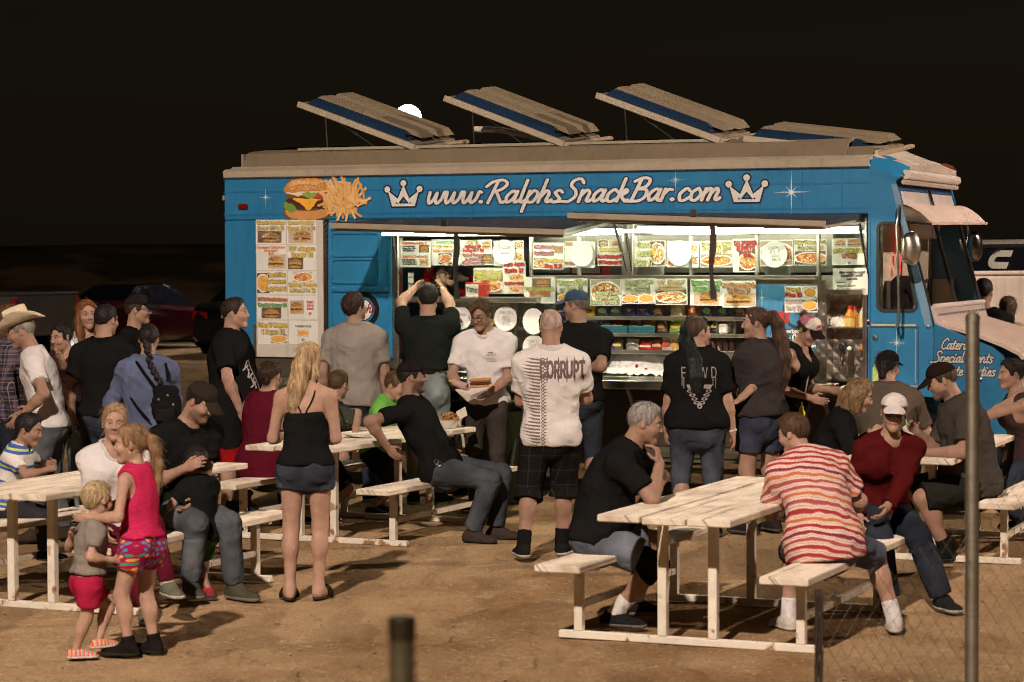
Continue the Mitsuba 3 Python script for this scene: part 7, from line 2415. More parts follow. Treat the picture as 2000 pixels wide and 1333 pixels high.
def straps(p, r=.0055, color=BLACK):
    """thin shoulder straps that run over the shoulders and meet low on the back"""
    h = p.h
    for sg in (1, -1):
        pts = []
        for x, u, fb in ((.048, -.055, 1), (.046, -.01, 1), (.044, .022, 0), (.040, .0, -1), (.026, -.040, -1), (.010, -.075, -1), (.030, -.105, -1)):
            q = p.spine[5] + p.cR * sg * x * h + p.uU * u * h
            d = p.uF * fb if fb else p.uU
            q = q + d * .16
            for _ in range(40):
                q = q - d * float(np.clip(p.solid.eval(q[None, None])[0, 0] * .8, -.02, .03))
            pts.append(q + d * .004)
        part(p.key, 'strap', tube(smooth_line(pts, 4), r, 6), 'm_cloth', color, smooth=True)


def camisole(p, color, hem=-.06, cutz=.02, ease=.010):
    def st(S):
        c = p.spine[4] + p.uU * cutz * p.h
        n = unit(p.uU - p.uF * .25)
        S.inter(lambda q: (q - c) @ n, .02)
    p.top('camisole', color, hem, 0, ease, strap=st, neck=.03)


# --- the two children in front
p = Person('girl in a bright pink sleeveless top and patterned shorts, hugging the toddler', 13.17, h=1.27, kid=.42, fem=True, root=272, yaw=-118, lean=3, head=(-92, 2, 0), tone=.14,
           wl=(172, 1012, -.12), el=(228, 990, -.15), wr=(165, 1030, .15), er=(225, 1000, .1), al=(252, 1262, -.05), ar=(302, 1257, .08), girth=.92, res=.85, seed=1)
p.body().eyes()
p.bottom('shorts', length=.42, ease=.020, grow=.014, mat='m_butterfly', pattern=True, amp=.004)
p.top('sleeveless_top', sleeve=0, hem=.030, ease=.016, mat='m_pink', pattern=True, neck=.045)
p.shoes((.016, .014, .013), (.03, .028, .026), high=.055, big=1.12)
tail = [((0, -.105, .035), .018), ((0, -.135, .025), .023), ((0.0, -.150, -.04), .028), ((0.01, -.158, -.13), .029), ((0.01, -.155, -.23), .023), ((0, -.150, -.33), .009)]
p.hair('long', (.185, .115, .055), 1.0, [tail, [((.03, .05, .09), .02), ((0, -.09, .05), .02)]], tie=((0, -.112, .038), .024, (.62, .50, .05)))

p = Person('blond toddler in a grey tee shirt and pink shorts with striped shoes', 13.09, h=.97, kid=1.0, fem=True, root=168, yaw=115, lean=6, head=(140, 8, -6), tone=.08,
           wr=(220, 1094, -.06), er=(180, 1092, -.12), wl=(140, 1042, -.02), el=(128, 1075, .05), al=(192, 1252, .05), ar=(146, 1281, -.03), res=.8, seed=2)
p.body().eyes()
p.bottom('shorts', (.42, .02, .065), .66, .016, .008, wear=0, amp=.004)
p.top('tee_shirt', (.24, .21, .19), hem=.045, sleeve=.6, ease=.014)
p.shoes(mat='m_kidshoe', pattern=True, sole=(.62, .58, .52))
p.hair('short', (.32, .235, .135), 1.05)

# --- left hand table
p = Person('blonde woman in a white top sitting facing the camera', 14.8, h=1.58, fem=True, pelvis=(-2.46, 14.8, .545), yaw=18, lean=10, head=(8, 4, -3), tone=.2, girth=1.0,
           wr=(205, 1035, -.32), er=(170, 1000, -.05), wl=(262, 1040, -.3), el=(268, 1000, 0), kr=(245, 1075, -.42), ar=(287, 1190, -.35), kl=(322, 1060, -.38), al=(328, 1142, -.30), seed=3)
p.body().eyes((.12, .16, .18), (.25, .16, .08))
p.bottom('trousers', (.115, .012, .024), 1.95, .014, wear=0)
p.top('tee_shirt', WHITE, hem=-.02, sleeve=.8, ease=.018, scoop=.022, neck=.046)
p.shoes((.14, .14, .10), (.5, .48, .42), socks=(.5, .48, .45), sockh=.05)
p.hair('long', BLOND, 1.0, [[((0, -.09, .06), .022), ((-.01, -.12, .075), .03), ((.02, -.13, .02), .026), ((.035, -.125, -.08), .022), ((.05, -.11, -.15), .014)]], tie=((0, -.085, .105), .018, (.55, .45, .12)))
for sg in (1, -1):
    S = Solid(); S.ell(p.HL(sg * .078, .0, -.036), [.0055] * 3)
    part(p.key, 'earring', S.mesh(.004), 'm_paint', (.7, .68, .62), .1, smooth=True)

p = Person('man in a dark cap and black tee shirt holding a small child on the bench', 15.6, h=1.77, pelvis=(-2.14, 15.6, .56), yaw=38, lean=5, hunch=.3, head=(62, 30, 0), tone=.34,
           wr=(362, 915, -.28), er=(322, 975, -.2), wl=(372, 980, -.26), el=(402, 948, .0), kr=(385, 1008, -.42), ar=(372, 1140, -.28), kl=(448, 1008, -.28), al=(458, 1148, -.2), curl=(.5, .5), seed=4,
           palm=((.9, .3, .2), None))
p.body(beard=(.6, -.03)).eyes()
p.bottom('jeans', (.075, .082, .095), 1.93, .022, .006, wear=1.0)
p.top('tee_shirt', BLACK, hem=-.02, sleeve=.62, ease=.018)
p.shoes((.075, .075, .052), (.20, .19, .15), high=.05)
p.hair('short', DKHAIR, 1.0)
p.cap((.030, .024, .020), droop=.45)
p = Person('small dark haired child in black leaning on the seated man in the cap', 15.35, h=.98, kid=1.0, root=392, yaw=-145, lean=10, head=(-130, 10, 6), tone=.34, wl=(352, 960, .05), wr=(372, 950, .15),
           al=(408, 1152, 0), ar=(392, 1150, .15), res=.8, seed=5)
p.body()
p.bottom('shorts', (.05, .12, .03), .9, .012, .008, wear=0.0)
p.top('tee_shirt', BLACK, hem=-.05, sleeve=.6, ease=.016)
p.shoes((.35, .03, .05), (.12, .12, .16))
p.hair('short', DKHAIR, 1.06, low=.02)

p = Person('boy in a blue, white and green striped shirt at the left table', 16.2, h=1.22, kid=.5, pelvis=(-3.40, 16.2, .53), yaw=82, lean=16, head=(80, 16, 0), tone=.5,
           wr=(92, 918, -.12), er=(40, 925, -.25), wl=(100, 905, .15), el=(60, 900, .25), seed=6, kr=(95, 985, -.1), kl=(95, 985, .15), ar=(85, 1080, 0), al=(90, 1080, .2))
p.body().eyes()
p.bottom('trousers', (.03, .03, .035), 1.9, .014, wear=.3)
p.top('tee_shirt', sleeve=.7, ease=.016, mat='m_boystripe', pattern=True)
p.shoes()
p.hair('short', DKHAIR, 1.04)

# --- standing at the left
p = Person('woman in a dark plaid shirt at the left edge of the picture', 20.0, h=1.78, fem=True, root=10, yaw=110, head=(120, 0, 0), tone=.25, seed=7, girth=1.1)
p.body().bottom('jeans', DDENIM, wear=.5).top('plaid_shirt', hem=-.06, sleeve=1.9, ease=.02, mat='m_plaid', pattern=True)
p.shoes()
p.hair('long', (.09, .045, .022), 1.02, [[((.05, -.04, .02), .05), ((.04, -.06, -.10), .055), ((.04, -.07, -.22), .04)], [((-.05, -.04, .02), .05), ((-.04, -.06, -.10), .055), ((-.04, -.07, -.22), .035)]], low=.1)

p = Person('older man in a white cowboy hat, white tee shirt and jeans', 18.5, h=1.76, root=92, yaw=-84, lean=9, head=(-88, 16, 0), tone=.46, wl=(40, 815, -.32), el=(92, 788, -.42), wr=(60, 800, .3), er=(110, 790, .2), hunch=.25, seed=8,
           al=(72, 1068, -.05), ar=(128, 1060, .1))
p.body(beard=(.25, -.02)).eyes()
p.bottom('jeans', (.062, .070, .085), 1.95, .020, .004, wear=1.0)
p.top('tee_shirt', WHITE, hem=-.012, sleeve=.62, ease=.020)
p.shoes((.05, .035, .025), (.03, .025, .02), high=.06)
p.hair('short', (.16, .14, .12), .985)
p.glasses((.25, .2, .15), wire=.0013)
S = Solid()
S.cone(p.HL(0, .070, -.045), p.HL(.022, .062, -.056), .010, .007)
S.cone(p.HL(0, .070, -.045), p.HL(-.022, .062, -.056), .010, .007)
pass
k = part_key(p.key, 'cowboy_hat')
A = np.stack([p.hR, p.hF, p.hU], 1) @ rotx(-6)
c = p.HL(0, -.005, .062)
S = Solid()
S.ell(c + A[:, 2] * .045, [.083, .103, .095], A)
S.cone(c + A[:, 2] * .115 + A[:, 1] * .06, c + A[:, 2] * .115 - A[:, 1] * .06, .036, .036, .03)
S.inter(lambda q: (c - q) @ A[:, 2], .004)
S.inter(lambda q: (q - c) @ A[:, 2] - .128 - .35 * np.abs((q - c) @ A[:, 0]), .015)
put(k, S.mesh(.006), 'm_cloth', (.70, .60, .43), smooth=True)
part(k, 'band', tube([c + A @ np.array([.0865 * math.cos(q), .1065 * math.sin(q), .012]) for q in np.linspace(0, 2 * np.pi, 33)[:-1]], .006, 6, closed=True), 'm_cloth', (.52, .42, .28), smooth=True)
n, m_ = 9, 56
q = np.arange(m_) * 2 * np.pi / m_
V = []
for up_ in (0, .006):
    for i in range(n):
        t = i / (n - 1)
        x, y = (.083 + .105 * t) * np.cos(q), (.103 + .100 * t) * np.sin(q)
        z = up_ + .085 * t ** 2 * np.abs(np.cos(q)) ** 2.5 - .028 * t * np.abs(np.sin(q)) ** 2
        V.append(c + (np.stack([x, y, z], 1)) @ A.T)
V = np.vstack(V)
f = []
for s_, base in ((1, 0), (-1, n * m_)):
    for i in range(n - 1):
        for j in range(m_):
            a_, b_ = base + i * m_ + j, base + i * m_ + (j + 1) % m_
            f += [[a_, a_ + m_, b_][::s_], [b_, a_ + m_, b_ + m_][::s_]]
for j in range(m_):
    a_, b_ = (n - 1) * m_ + j, (n - 1) * m_ + (j + 1) % m_
    f += [[a_, a_ + n * m_, b_], [b_, a_ + n * m_, b_ + n * m_]]
part(k, 'brim', trimesh.Trimesh(V, f, process=False), 'm_cloth', (.70, .60, .43), smooth=True)

p = Person('girl in ripped blue jeans half hidden behind the man in the cowboy hat', 20.1, h=1.63, fem=True, root=130, yaw=-20, head=(-40, 10, 0), tone=.25, wr=(118, 700, -.3), wl=(160, 800, -.1), seed=9)
p.body().eyes()
p.bottom('jeans', LDENIM, 1.93, .010, wear=1.0)
p.top('shirt', (.05, .02, .025), hem=0, sleeve=1.6, ease=.014)
S = Solid(); p.torso(S, .034, lo=0, hi=2); S.inter(lambda q: q[..., 2] - p.pel[2] - .06, .01); S.inter(lambda q: p.pel[2] - .20 - q[..., 2], .01); S.warp(folds(4, .014, .07))
m = S.mesh(.012)
part(p.key, 'tied_shirt', m, 'm_plaid', smooth=True, uv=np.stack([(m.vertices - p.pel) @ p.R, m.vertices[:, 2]], 1))
p.shoes()
p.hair('long', DKHAIR, 1.0, [[((.04, -.05, 0), .045), ((.05, -.06, -.14), .04), ((.06, -.03, -.26), .025)]], low=.06)

p = Person('woman with long auburn hair in a white top holding a phone', 21.0, h=1.80, fem=True, root=172, yaw=12, head=(22, 2, 4), tone=.2, wr=(137, 690, -.36), er=(150, 730, -.05), wl=(190, 760, -.1), seed=10, hd=((-.2, -.5, .9), None), palm=((.5, -.4, -.2), None), curl=(.5, .3))
p.body().eyes((.06, .05, .04), (.09, .04, .02))
p.bottom('jeans', DENIM).top('blouse', (.66, .60, .60), hem=-.05, sleeve=.7, ease=.016, scoop=.04)
p.shoes()
p.hair('long', AUBURN, 1.02, [[((.055, .0, .05), .03), ((.070, -.01, -.04), .036), ((.075, .02, -.15), .036), ((.07, .05, -.26), .022)], [((-.055, .0, .05), .03), ((-.070, -.01, -.04), .036), ((-.075, .02, -.15), .036), ((-.07, .05, -.28), .022)], [((0, -.07, .0), .05), ((0, -.07, -.14), .06)]], low=.08)
k = thing('phone', 'lit smartphone held up by the woman with auburn hair', 'phone')
o = at(137, 672, 20.62)
M = frame(o, unit([.75, .2, .45]), unit([-.35, -.25, .8]), unit(np.cross(unit([.75, .2, .45]), unit([-.35, -.25, .8]))))
part(k, 'case', moved(box(-.037, .037, -.075, .075, -.004, .004, .003), M), 'm_paint', (.01, .01, .015), .2)
part(k, 'screen', moved(trimesh.Trimesh(np.array([(-.033, -.066, .0046), (.033, -.066, .0046), (.033, .066, .0046), (-.033, .066, .0046)]), [[0, 1, 2], [0, 2, 3]], process=False), M), 'm_paint', (.3, .3, .3), .2, smooth=False, light=lamp(.35, (.8, .95, 1.1)))
scene[k + '__screen']['emitter']['sampling_weight'] = .1

p = Person('back-turned man in a plain black tee shirt left of the braid', 19.5, h=1.79, root=202, yaw=168, head=(150, 4, 0), tone=.32, seed=11, girth=1.05)
p.body().bottom('jeans', (.032, .036, .046), wear=.8).top('tee_shirt', BLACK, hem=-.010, sleeve=.68, ease=.020)
p.shoes()
p.hair('short', DKHAIR, 1.0)

p = Person('young man in a dark cap and glasses looking right in front of the maroon car', 21.0, h=1.84, root=262, yaw=72, head=(88, 0, 0), tone=.26, seed=12)
p.body().eyes().bottom('jeans', DDENIM).top('tee_shirt', BLACK, hem=-.04, sleeve=.65, ease=.018)
p.shoes()
p.hair('short', DBROWN, 1.0)
p.glasses((.02, .02, .02), r=.0215, wire=.0022)
p.cap((.020, .018, .016))

p = Person('woman in a blue denim shirt with a long dark braid and a black backpack', 18.5, h=1.66, fem=True, root=288, yaw=172, head=(178, 8, 0), tone=.4, girth=1.28, wl=(238, 815, .28), el=(208, 792, .02), wr=(340, 835, .25), er=(368, 790, .02), seed=13)
p.body().bottom('jeans', DDENIM, wear=.4).top('denim_shirt', (.085, .105, .165), hem=-.06, sleeve=1.85, ease=.026, wear=.7, loose=.014, amp=.010)
p.shoes()
p.hair('long', DKHAIR, 1.0, low=.0)
pts = [p.HL(0, -.10, -.03), p.HL(.01, -.115, -.09), at(293, 712, 18.27), at(303, 730, 18.25), at(314, 748, 18.22)]
S = Solid()
for i, q in enumerate(np.linspace(0, 1, 15)):
    j = q * (len(pts) - 1); a_ = int(min(j, len(pts) - 2)); c = pts[a_] + (pts[a_ + 1] - pts[a_]) * (j - a_)
    S.ell(c + p.R * (.009 if i % 2 else -.009), [.024 - .007 * q, .022, .023], None, .006)
part(p.key, 'braid', S.mesh(.006), 'm_hair', DKHAIR, smooth=True)
part(p.key, 'hair_clip', tube([p.HL(.03, -.105, -.035), p.HL(0, -.118, -.035), p.HL(-.03, -.105, -.035)], .006, 6), 'm_metal', (.6, .6, .6), .2)
k = thing('backpack', 'small black backpack on the back of the woman in denim', 'backpack')
o = at(325, 795, 18.22)
S = Solid()
S.ell(o, [.115, .06, .155]); S.ell(o + [0, -.03, -.04], [.09, .05, .09]); S.cone(o + [-.06, 0, .12], o + [.06, 0, .12], .04, .04); S.warp(folds(3, .012, .05))
part(k, 'bag', S.mesh(.009), 'm_cloth', (.013, .012, .012), smooth=True)
part(k, 'pocket', moved(box(-.075, .075, -.015, .015, -.05, .05, .014), frame(o + [0, -.075, -.06], [1, 0, 0], [0, 1, 0], Z)), 'm_cloth', (.016, .015, .015))
part(k, 'strap', tube(smooth_line([at(262, 702, 18.5), at(272, 715, 18.32), at(290, 740, 18.27), at(305, 760, 18.22)], 5), .011, 6), 'm_cloth', (.010, .010, .010))
part(k, 'strap', tube(smooth_line([at(322, 704, 18.5), at(325, 720, 18.33), at(328, 745, 18.26)], 5), .011, 6), 'm_cloth', (.010, .010, .010))
part(k, 'strap', tube(smooth_line([at(255, 778, 18.34), at(272, 800, 18.26), at(292, 822, 18.24)], 5), .008, 6), 'm_cloth', (.010, .010, .010))
for dx, dz in ((-.05, .06), (.02, .09), (.06, .02)):
    part(k, 'buckle', lathe([(0, -.006), (.009, -.004), (.010, 0)], 8, tuple(o + [dx, -.062, dz]), 'y'), 'm_metal', (.7, .66, .5), .2)

p = Person('heavy young man in a printed black tee shirt and black and red shorts facing right', 20.0, h=1.83, root=452, yaw=78, head=(84, -2, 0), tone=.22, girth=1.25, belly=.55, wr=(469, 800, -.36), er=(442, 742, -.42), seed=14)
p.body().eyes()
p.bottom('shorts', (.012, .011, .012), 1.12, .042, .012, wear=0)
S = Solid()
for a_, b_ in ((p.hipR, p.kR), (p.hipL, p.kL)):
    S.cone(a_ + (b_ - a_) * .72, a_ + (b_ - a_) * 1.14, .118, .116, .01, flat0=0.0, flat1=1.0)
part(p.key, 'shorts_hem', S.mesh(.012), 'm_cloth', (.30, .008, .012), smooth=True)
p.top('tee_shirt', BLACK, hem=-.065, sleeve=.75, ease=.026, loose=.018)
p.print_on(union_all([affinity.translate(text_shape('TAPOUT', .07, .30), 0, .1), affinity.rotate(sbox(-.02, -.16, .02, .10), 15), affinity.translate(affinity.rotate(sbox(-.012, -.14, .012, .12), -12), .07, 0)]), (.55, .50, .48), p.spine[2] + p.uU * .04 + p.Fw * .1, -unit(p.R * .8 + p.Fw * .1), p.spine_up(), -p.Fw, 'print') if False else None
g = affinity.rotate(union_all([affinity.rotate(sbox(-.045, -.007, .03, .007), 35 + 25 * (i % 3), origin=(0, 0)).buffer(.001).difference(Point(.0, 0).buffer(.006)) if False else affinity.translate(affinity.rotate(sbox(-.045 + .012 * (i % 2), -.006, .035, .006), 20 + 30 * (i % 3), origin=(0, 0)), .01 * (i % 2), -.16 + .024 * i) for i in range(14)] + [sbox(.045, -.18, .052, .18)]), 14, origin=(0, 0))
dr_ = unit(-p.Fw * .85 + np.array([0, .55, 0]))
p.print_on(g, (.50, .45, .42), p.spine[2] + p.cU * .04, unit(np.cross(dr_, Z)), Z, dr_, 'print')
p.shoes((.02, .02, .02))
p.hair('short', (.020, .014, .010), .985)

# --- middle table
p = Person('woman in a maroon sleeveless top with her dark hair in a bun, seated', 19.2, h=1.68, fem=True, pelvis=(-1.97, 19.2, .555), yaw=148, lean=4, head=(155, 12, 0), tone=.28, girth=1.38, wl=(560, 860, .35), wr=(590, 855, .2), seed=15,
           kr=(575, 925, .4), kl=(560, 925, .45), ar=(575, 1010, .4), al=(560, 1010, .5))
p.body().bottom('jeans', (.03, .035, .05)).top('tank_top', (.10, .008, .020), hem=-.07, sleeve=0, ease=.018, neck=.06)
p.shoes()
p.hair('long', DBROWN, 1.0, [[((0, -.09, .03), .04), ((.0, -.12, .0), .048), ((.01, -.10, -.05), .035)]])
part(p.key, 'hair_clip', tube([p.HL(-.02, -.150, .03), p.HL(.02, -.155, .02)], .007, 6), 'm_metal', (.8, .8, .8), .15)

p = Person('blonde girl in a black camisole and denim shorts standing with her back to the camera', 15.37, h=1.63, fem=True, root=596, yaw=176, lean=2, head=(168, 6, 4), tone=.12, wl=(556, 850, .30), el=(538, 830, .05), wr=(630, 860, .26), er=(656, 842, .02),
           al=(566, 1156, 0), ar=(622, 1153, .03), seed=16, res=.9, girth=.97, shr=.004)
p.body(bare_feet=True)
p.bottom('shorts', (.032, .036, .050), .34, .014, .012, wear=.9, label='dark denim shorts')
camisole(p, BLACK, hem=.004, cutz=-.010, ease=.018)
straps(p)
p.sandals()
p.hair('long', (.34, .245, .135), 1.0, [[((.0, -.080, .07), .030), ((.0, -.115, .04), .044), ((-.012, -.125, -.06), .056), ((-.030, -.120, -.18), .058), ((-.042, -.112, -.30), .044), ((-.048, -.105, -.39), .014)], [((.052, -.03, 0), .03), ((.056, -.05, -.10), .028), ((.05, -.06, -.2), .010)], [((-.052, -.03, 0), .03), ((-.060, -.05, -.12), .032), ((-.066, -.06, -.28), .012)]], low=.03, amp=.0035)

p = Person('boy with short brown hair in a dark shirt leaning an elbow on the middle table', 19.8, h=1.42, kid=.3, pelvis=(-1.56, 19.8, .54), yaw=95, lean=14, head=(150, 6, 0), tone=.2, wr=(692, 855, -.22), er=(718, 806, -.3), wl=(720, 840, .2), seed=17, kr=(720, 920, -.1), kl=(720, 920, .2))
p.body().bottom('shorts', BLACK, .95, .03, wear=0).top('tee_shirt', (.035, .035, .045), sleeve=.7, ease=.018)
p.shoes()
p.hair('short', (.07, .04, .02), 1.02)
p = Person('boy in a lime green tee shirt looking down at the middle table', 20.4, h=1.36, kid=.4, pelvis=(-1.15, 20.4, .54), yaw=75, lean=14, head=(70, 22, 0), tone=.15, wr=(780, 845, -.1), wl=(790, 840, .2), seed=18, kr=(800, 920, -.1), kl=(800, 920, .2))
p.body().eyes().bottom('shorts', (.02, .025, .02), 1.0, .03, wear=0).top('tee_shirt', (.18, .50, .09), sleeve=.7, ease=.018)
p.shoes()
p.hair('short', (.075, .045, .022), 1.04)
p = Person('person in black shorts and dark boots sitting on the far side of the middle table', 19.3, h=1.7, pelvis=(-1.62, 19.0, .55), yaw=80, lean=30, hunch=.3, head=(80, 35, 0), tone=.25, wr=(700, 872, .2), wl=(720, 870, .35), kr=(752, 905, .0), kl=(765, 900, .15), ar=(715, 985, .05), al=(745, 985, .15), seed=19) if False else None

p = Person('bearded man in a black cap and black tee shirt leaning back against the middle table', 18.6, h=1.80, pelvis=(-.53, 18.6, .56), yaw=72, lean=-40, hunch=.55, head=(97, -2, 0), tone=.56, wr=(757, 874, -.16), er=(700, 858, -.30), wl=(885, 890, .2), el=(840, 870, .3), curl=(.45, .4), hd=((.55, -.05, -.6), None),
           kr=(961, 922, -.2), ar=(921, 1040, -.2), kl=(1000, 914, .05), al=(968, 1034, .0), seed=20)
p.body(beard=(.95, -.02)).eyes()
p.bottom('jeans', (.042, .047, .060), 1.96, .022, .010, wear=.9)
p.top('tee_shirt', BLACK, hem=-.035, sleeve=.66, ease=.022)
p.shoes((.055, .045, .035), (.04, .036, .03))
p.hair('short', DKHAIR, .99)
p.cap((.016, .012, .011), back=False, droop=.2)
S = Solid(); bc = p.spine[1] * .4 + p.pel * .6
un = unit(p.spine[1] - p.spine[0])
part(p.key, 'belt', tube([bc + un * .02 + p.R * math.cos(q) * (p.levels()[1][0] + .016) + p.Fw * math.sin(q) * (p.levels()[1][1] + .02) for q in np.linspace(0, 2 * np.pi, 25)[:-1]], .016, 6, closed=True), 'm_paint', (.03, .02, .015), .3)
o = p.hipR + np.array([-.02, -.13, .06])
part(p.key, 'key_ring', cat([tube([o + [.02 * i, -.005 * i, -.012 * i + .02 * math.cos(q)] + np.array([.018 * math.sin(q), 0, 0]) for q in np.linspace(0, 6.28, 9)[:-1]], .0022, 5, closed=True) for i in range(2)]), 'm_metal', (.7, .68, .62), .2)
k = thing('handbag', 'dark green flap purse with a gold clasp hanging behind the blonde girl', 'handbag')
o = at(672, 815, 17.6)
part(k, 'bag', moved(box(-.10, .07, -.03, .03, -.085, .07, .025), frame(o, [.97, 0, -.2], [0, 1, 0], [.2, 0, .97])), 'm_paint', (.018, .024, .016), .35)
part(k, 'flap', moved(box(-.095, .075, -.042, -.031, -.04, .075, .012), frame(o, [.97, 0, -.2], [0, 1, 0], [.2, 0, .97])), 'm_paint', (.035, .045, .030), .3)
part(k, 'clasp', moved(lathe([(0, -.052), (.007, -.05), (.010, -.043)], 8, (.03, 0, -.025), 'y'), frame(o, [.97, 0, -.2], [0, 1, 0], [.2, 0, .97])), 'm_metal', (.8, .6, .25), .2)
part(k, 'strap', tube(smooth_line([o + [-.05, 0, .05], at(650, 770, 17.3), at(628, 750, 16.5)], 5), .006, 6), 'm_paint', (.02, .022, .016), .4)

# --- along the truck
p = Person('curly haired man in a grey tee shirt reading the menu beside the blue door', 21.5, h=1.84, root=694, yaw=168, head=(140, -12, 0), tone=.3, girth=1.22, seed=21, wr=(752, 800, .05), er=(770, 735, -.02))
p.body().bottom('jeans', DDENIM).top('tee_shirt', (.32, .285, .255), hem=-.05, sleeve=.72, ease=.026, amp=.010)
p.shoes()
p.hair('short', (.030, .018, .012), 1.10, amp=.014)

p = Person('dark haired man in a black tee shirt and light jeans leaning on the serving ledge', 21.2, h=1.93, root=833, yaw=170, lean=6, head=(178, 0, 0), tone=.3, wr=(862, 552, .66), er=(909, 580, .30), wl=(808, 566, .60), el=(774, 590, .30), seed=22, shr=.02, shl=.02)
p.body()
p.bottom('jeans', (.15, .17, .17), wear=.8, rise=.075).top('tee_shirt', (.016, .019, .015), hem=.095, sleeve=.62, ease=.020, amp=.010)
p.shoes()
p.hair('short', (.018, .015, .011), 1.02)
part(p.key, 'wristband', tube([p.wR + (p.eR - p.wR) * .04 + basis(p.eR - p.wR)[0] * .032 * math.cos(q) + basis(p.eR - p.wR)[1] * .032 * math.sin(q) for q in np.linspace(0, 6.283, 17)[:-1]], .006, 6, closed=True), 'm_metal', (.4, .38, .3), .3)

p = Person('young man in glasses and a white tee shirt looking down at his sandwich', 20.6, h=1.83, root=950, yaw=-14, lean=3, head=(-26, 24, 0), tone=.28, girth=.9, wr=(899, 757, -.30), er=(888, 715, -.02), wl=(952, 772, -.28), el=(1012, 722, -.02), curl=(.55, .5), palm=((.6, .2, .6), (-.5, -.1, .8)), seed=23)
p.body().eyes().bottom('jeans', (.040, .036, .032), wear=.5).top('tee_shirt', (.80, .76, .76), hem=-.010, sleeve=.72, ease=.022, loose=.014, amp=.009)
p.shoes()
p.hair('short', (.085, .05, .025), 1.02, [[((.0, .06, .10), .024), ((.03, .085, .07), .022)]])
p.glasses((.02, .016, .014), r=.0225, wire=.0024)
up = p.spine_up()
g = union_all([affinity.translate(text_shape('RANCH', .020, .075, False), 0, .015), affinity.translate(text_shape('RODEO', .020, .075, False), 0, -.022), affinity.translate(sbox(-.03, -.002, .03, .002), 0, -.034), affinity.translate(sbox(-.02, -.003, .02, .004), 0, .045)])
p.print_on(g, (.10, .05, .05), p.spine[4] + p.cR * -.075 - up * .05, -p.cR, up, -p.cF, 'chest_print', cell=.015)
k = thing('sandwich', 'long sandwich and fries in paper held by the young man in glasses', 'sandwich')
o = at(930, 752, 20.22)
M = frame(o, unit([.95, -.2, .05]), unit([.2, .95, 0]), Z)
part(k, 'paper', moved(trimesh.convex.convex_hull(np.array([(-.17, -.06, -.03), (-.02, -.08, -.08), (.14, -.06, -.02), (.12, .06, -.03), (-.15, .06, -.02), (-.06, -.05, -.14)])), M), 'm_cloth', (.66, .58, .54))
part(k, 'bread', cat([moved(box(-.05, .13, -.045, .045, .022, .055, .016), M), moved(box(-.05, .135, -.05, .05, -.03, .0, .013), M)]), 'm_paint', (.50, .24, .07), .5)
part(k, 'filling', moved(box(-.045, .125, -.052, .05, .001, .021, .006), M), 'm_paint', (.06, .03, .015), .4)
part(k, 'wrap', moved(tube([(-.19, -.03, .035), (-.07, -.05, -.015)], np.array([.026, .034]), 10), M), 'm_cloth', (.55, .35, .33))
part(k, 'lettuce', moved(lathe([(0, 0), (.02, .004), (.03, .0), (.024, -.008), (0, -.006)], 10, (-.205, -.025, .045)), M), 'm_paint', (.42, .45, .10), .5)

p = Person('man in a white tee shirt with big grey lettering and dark plaid shorts', 17.31, h=1.79, root=1076, yaw=178, head=(176, 8, 0), tone=.46, girth=1.14, wl=(1062, 765, .32), el=(1008, 762, .04), wr=(1095, 770, .32), er=(1156, 770, .06),
           al=(1022, 1068, -.12), ar=(1097, 1064, .1), seed=24, res=.9)
p.body()
p.bottom('shorts', length=1.20, ease=.034, grow=.022, mat='m_darkplaid', pattern=True, rise=.01)
p.top('tee_shirt', (.72, .67, .66), hem=-.055, sleeve=.72, ease=.022, amp=.009, loose=.010)
up = p.spine_up()
bw = text_shape('CORRUPT', .115, .32).buffer(.003)
for i, x in enumerate((-.155, -.11, -.03, .03, .085, .145)):
    for s_ in (1, -1):
        y0 = .10 if s_ > 0 else .015
        bw = bw.union(Polygon([(x - .009, y0), (x + .009, y0), (x + .002, y0 + s_ * .055)]))
p.print_on(bw, (.17, .125, .12), p.spine[4] + p.cR * .085 - up * .03, p.cR, up, p.cF, 'back_lettering', cell=.015)
sp = []
for i in range(27):
    y = .24 - i * .0235
    w = .058 + .045 * math.sin(i * .35 + .5) ** 2
    sp += [Polygon([(-.02, y - .009), (-.02, y + .004), (-.02 - w * 1.35, y + .012), (-.02 - w * .8, y - .004)]), affinity.translate(Point(0, 0).buffer(.0125).difference(Point(0, 0).buffer(.0065)), .0, y), Polygon([(.012, y + .005), (.012, y - .006), (.034, y + .004)])]
p.print_on(union_all(sp), (.22, .165, .155), p.spine[3] - p.cR * .055 - up * .02, p.cR, up, p.cF, 'spine_print', cell=.02)
p.shoes((.016, .015, .015), (.50, .47, .42), socks=(.012, .011, .012), sockh=.12, big=1.1)
p.hair('buzz', (.30, .225, .18), .955)
for sg in (1, -1):
    pts = [p.HL(sg * (.031 + .022 * math.cos(q)), .02, .120 + .012 * math.sin(q)) for q in np.linspace(0, 6.283, 13)[:-1]]
    c = np.mean(pts, 0)
part(p.key, 'sunglasses', cat([tube(smooth_line([p.HL(-.079, -.02, .0), p.HL(-.081, .0, .05), p.HL(-.06, .02, .095), p.HL(0, .03, .118), p.HL(.06, .02, .095), p.HL(.081, .0, .05), p.HL(.079, -.02, .0)], 5), .0055 * p.hs, 6)]), 'm_paint', (.015, .015, .016), .15)

p = Person('man in a blue cap and black tee shirt standing at the snack shelves', 20.6, h=1.87, root=1131, yaw=172, head=(-118, 2, 0), tone=.42, girth=1.1, wr=(1148, 715, .02), er=(1180, 678, -.12), seed=25)
p.body(beard=(.3, -.04)).bottom('jeans', (.030, .034, .048), wear=.4).top('tee_shirt', (.014, .014, .013), hem=-.012, sleeve=.72, ease=.022)
p.shoes()
p.hair('short', (.12, .10, .085), .985)
p.cap((.05, .085, .15), brim=(.09, .13, .20))

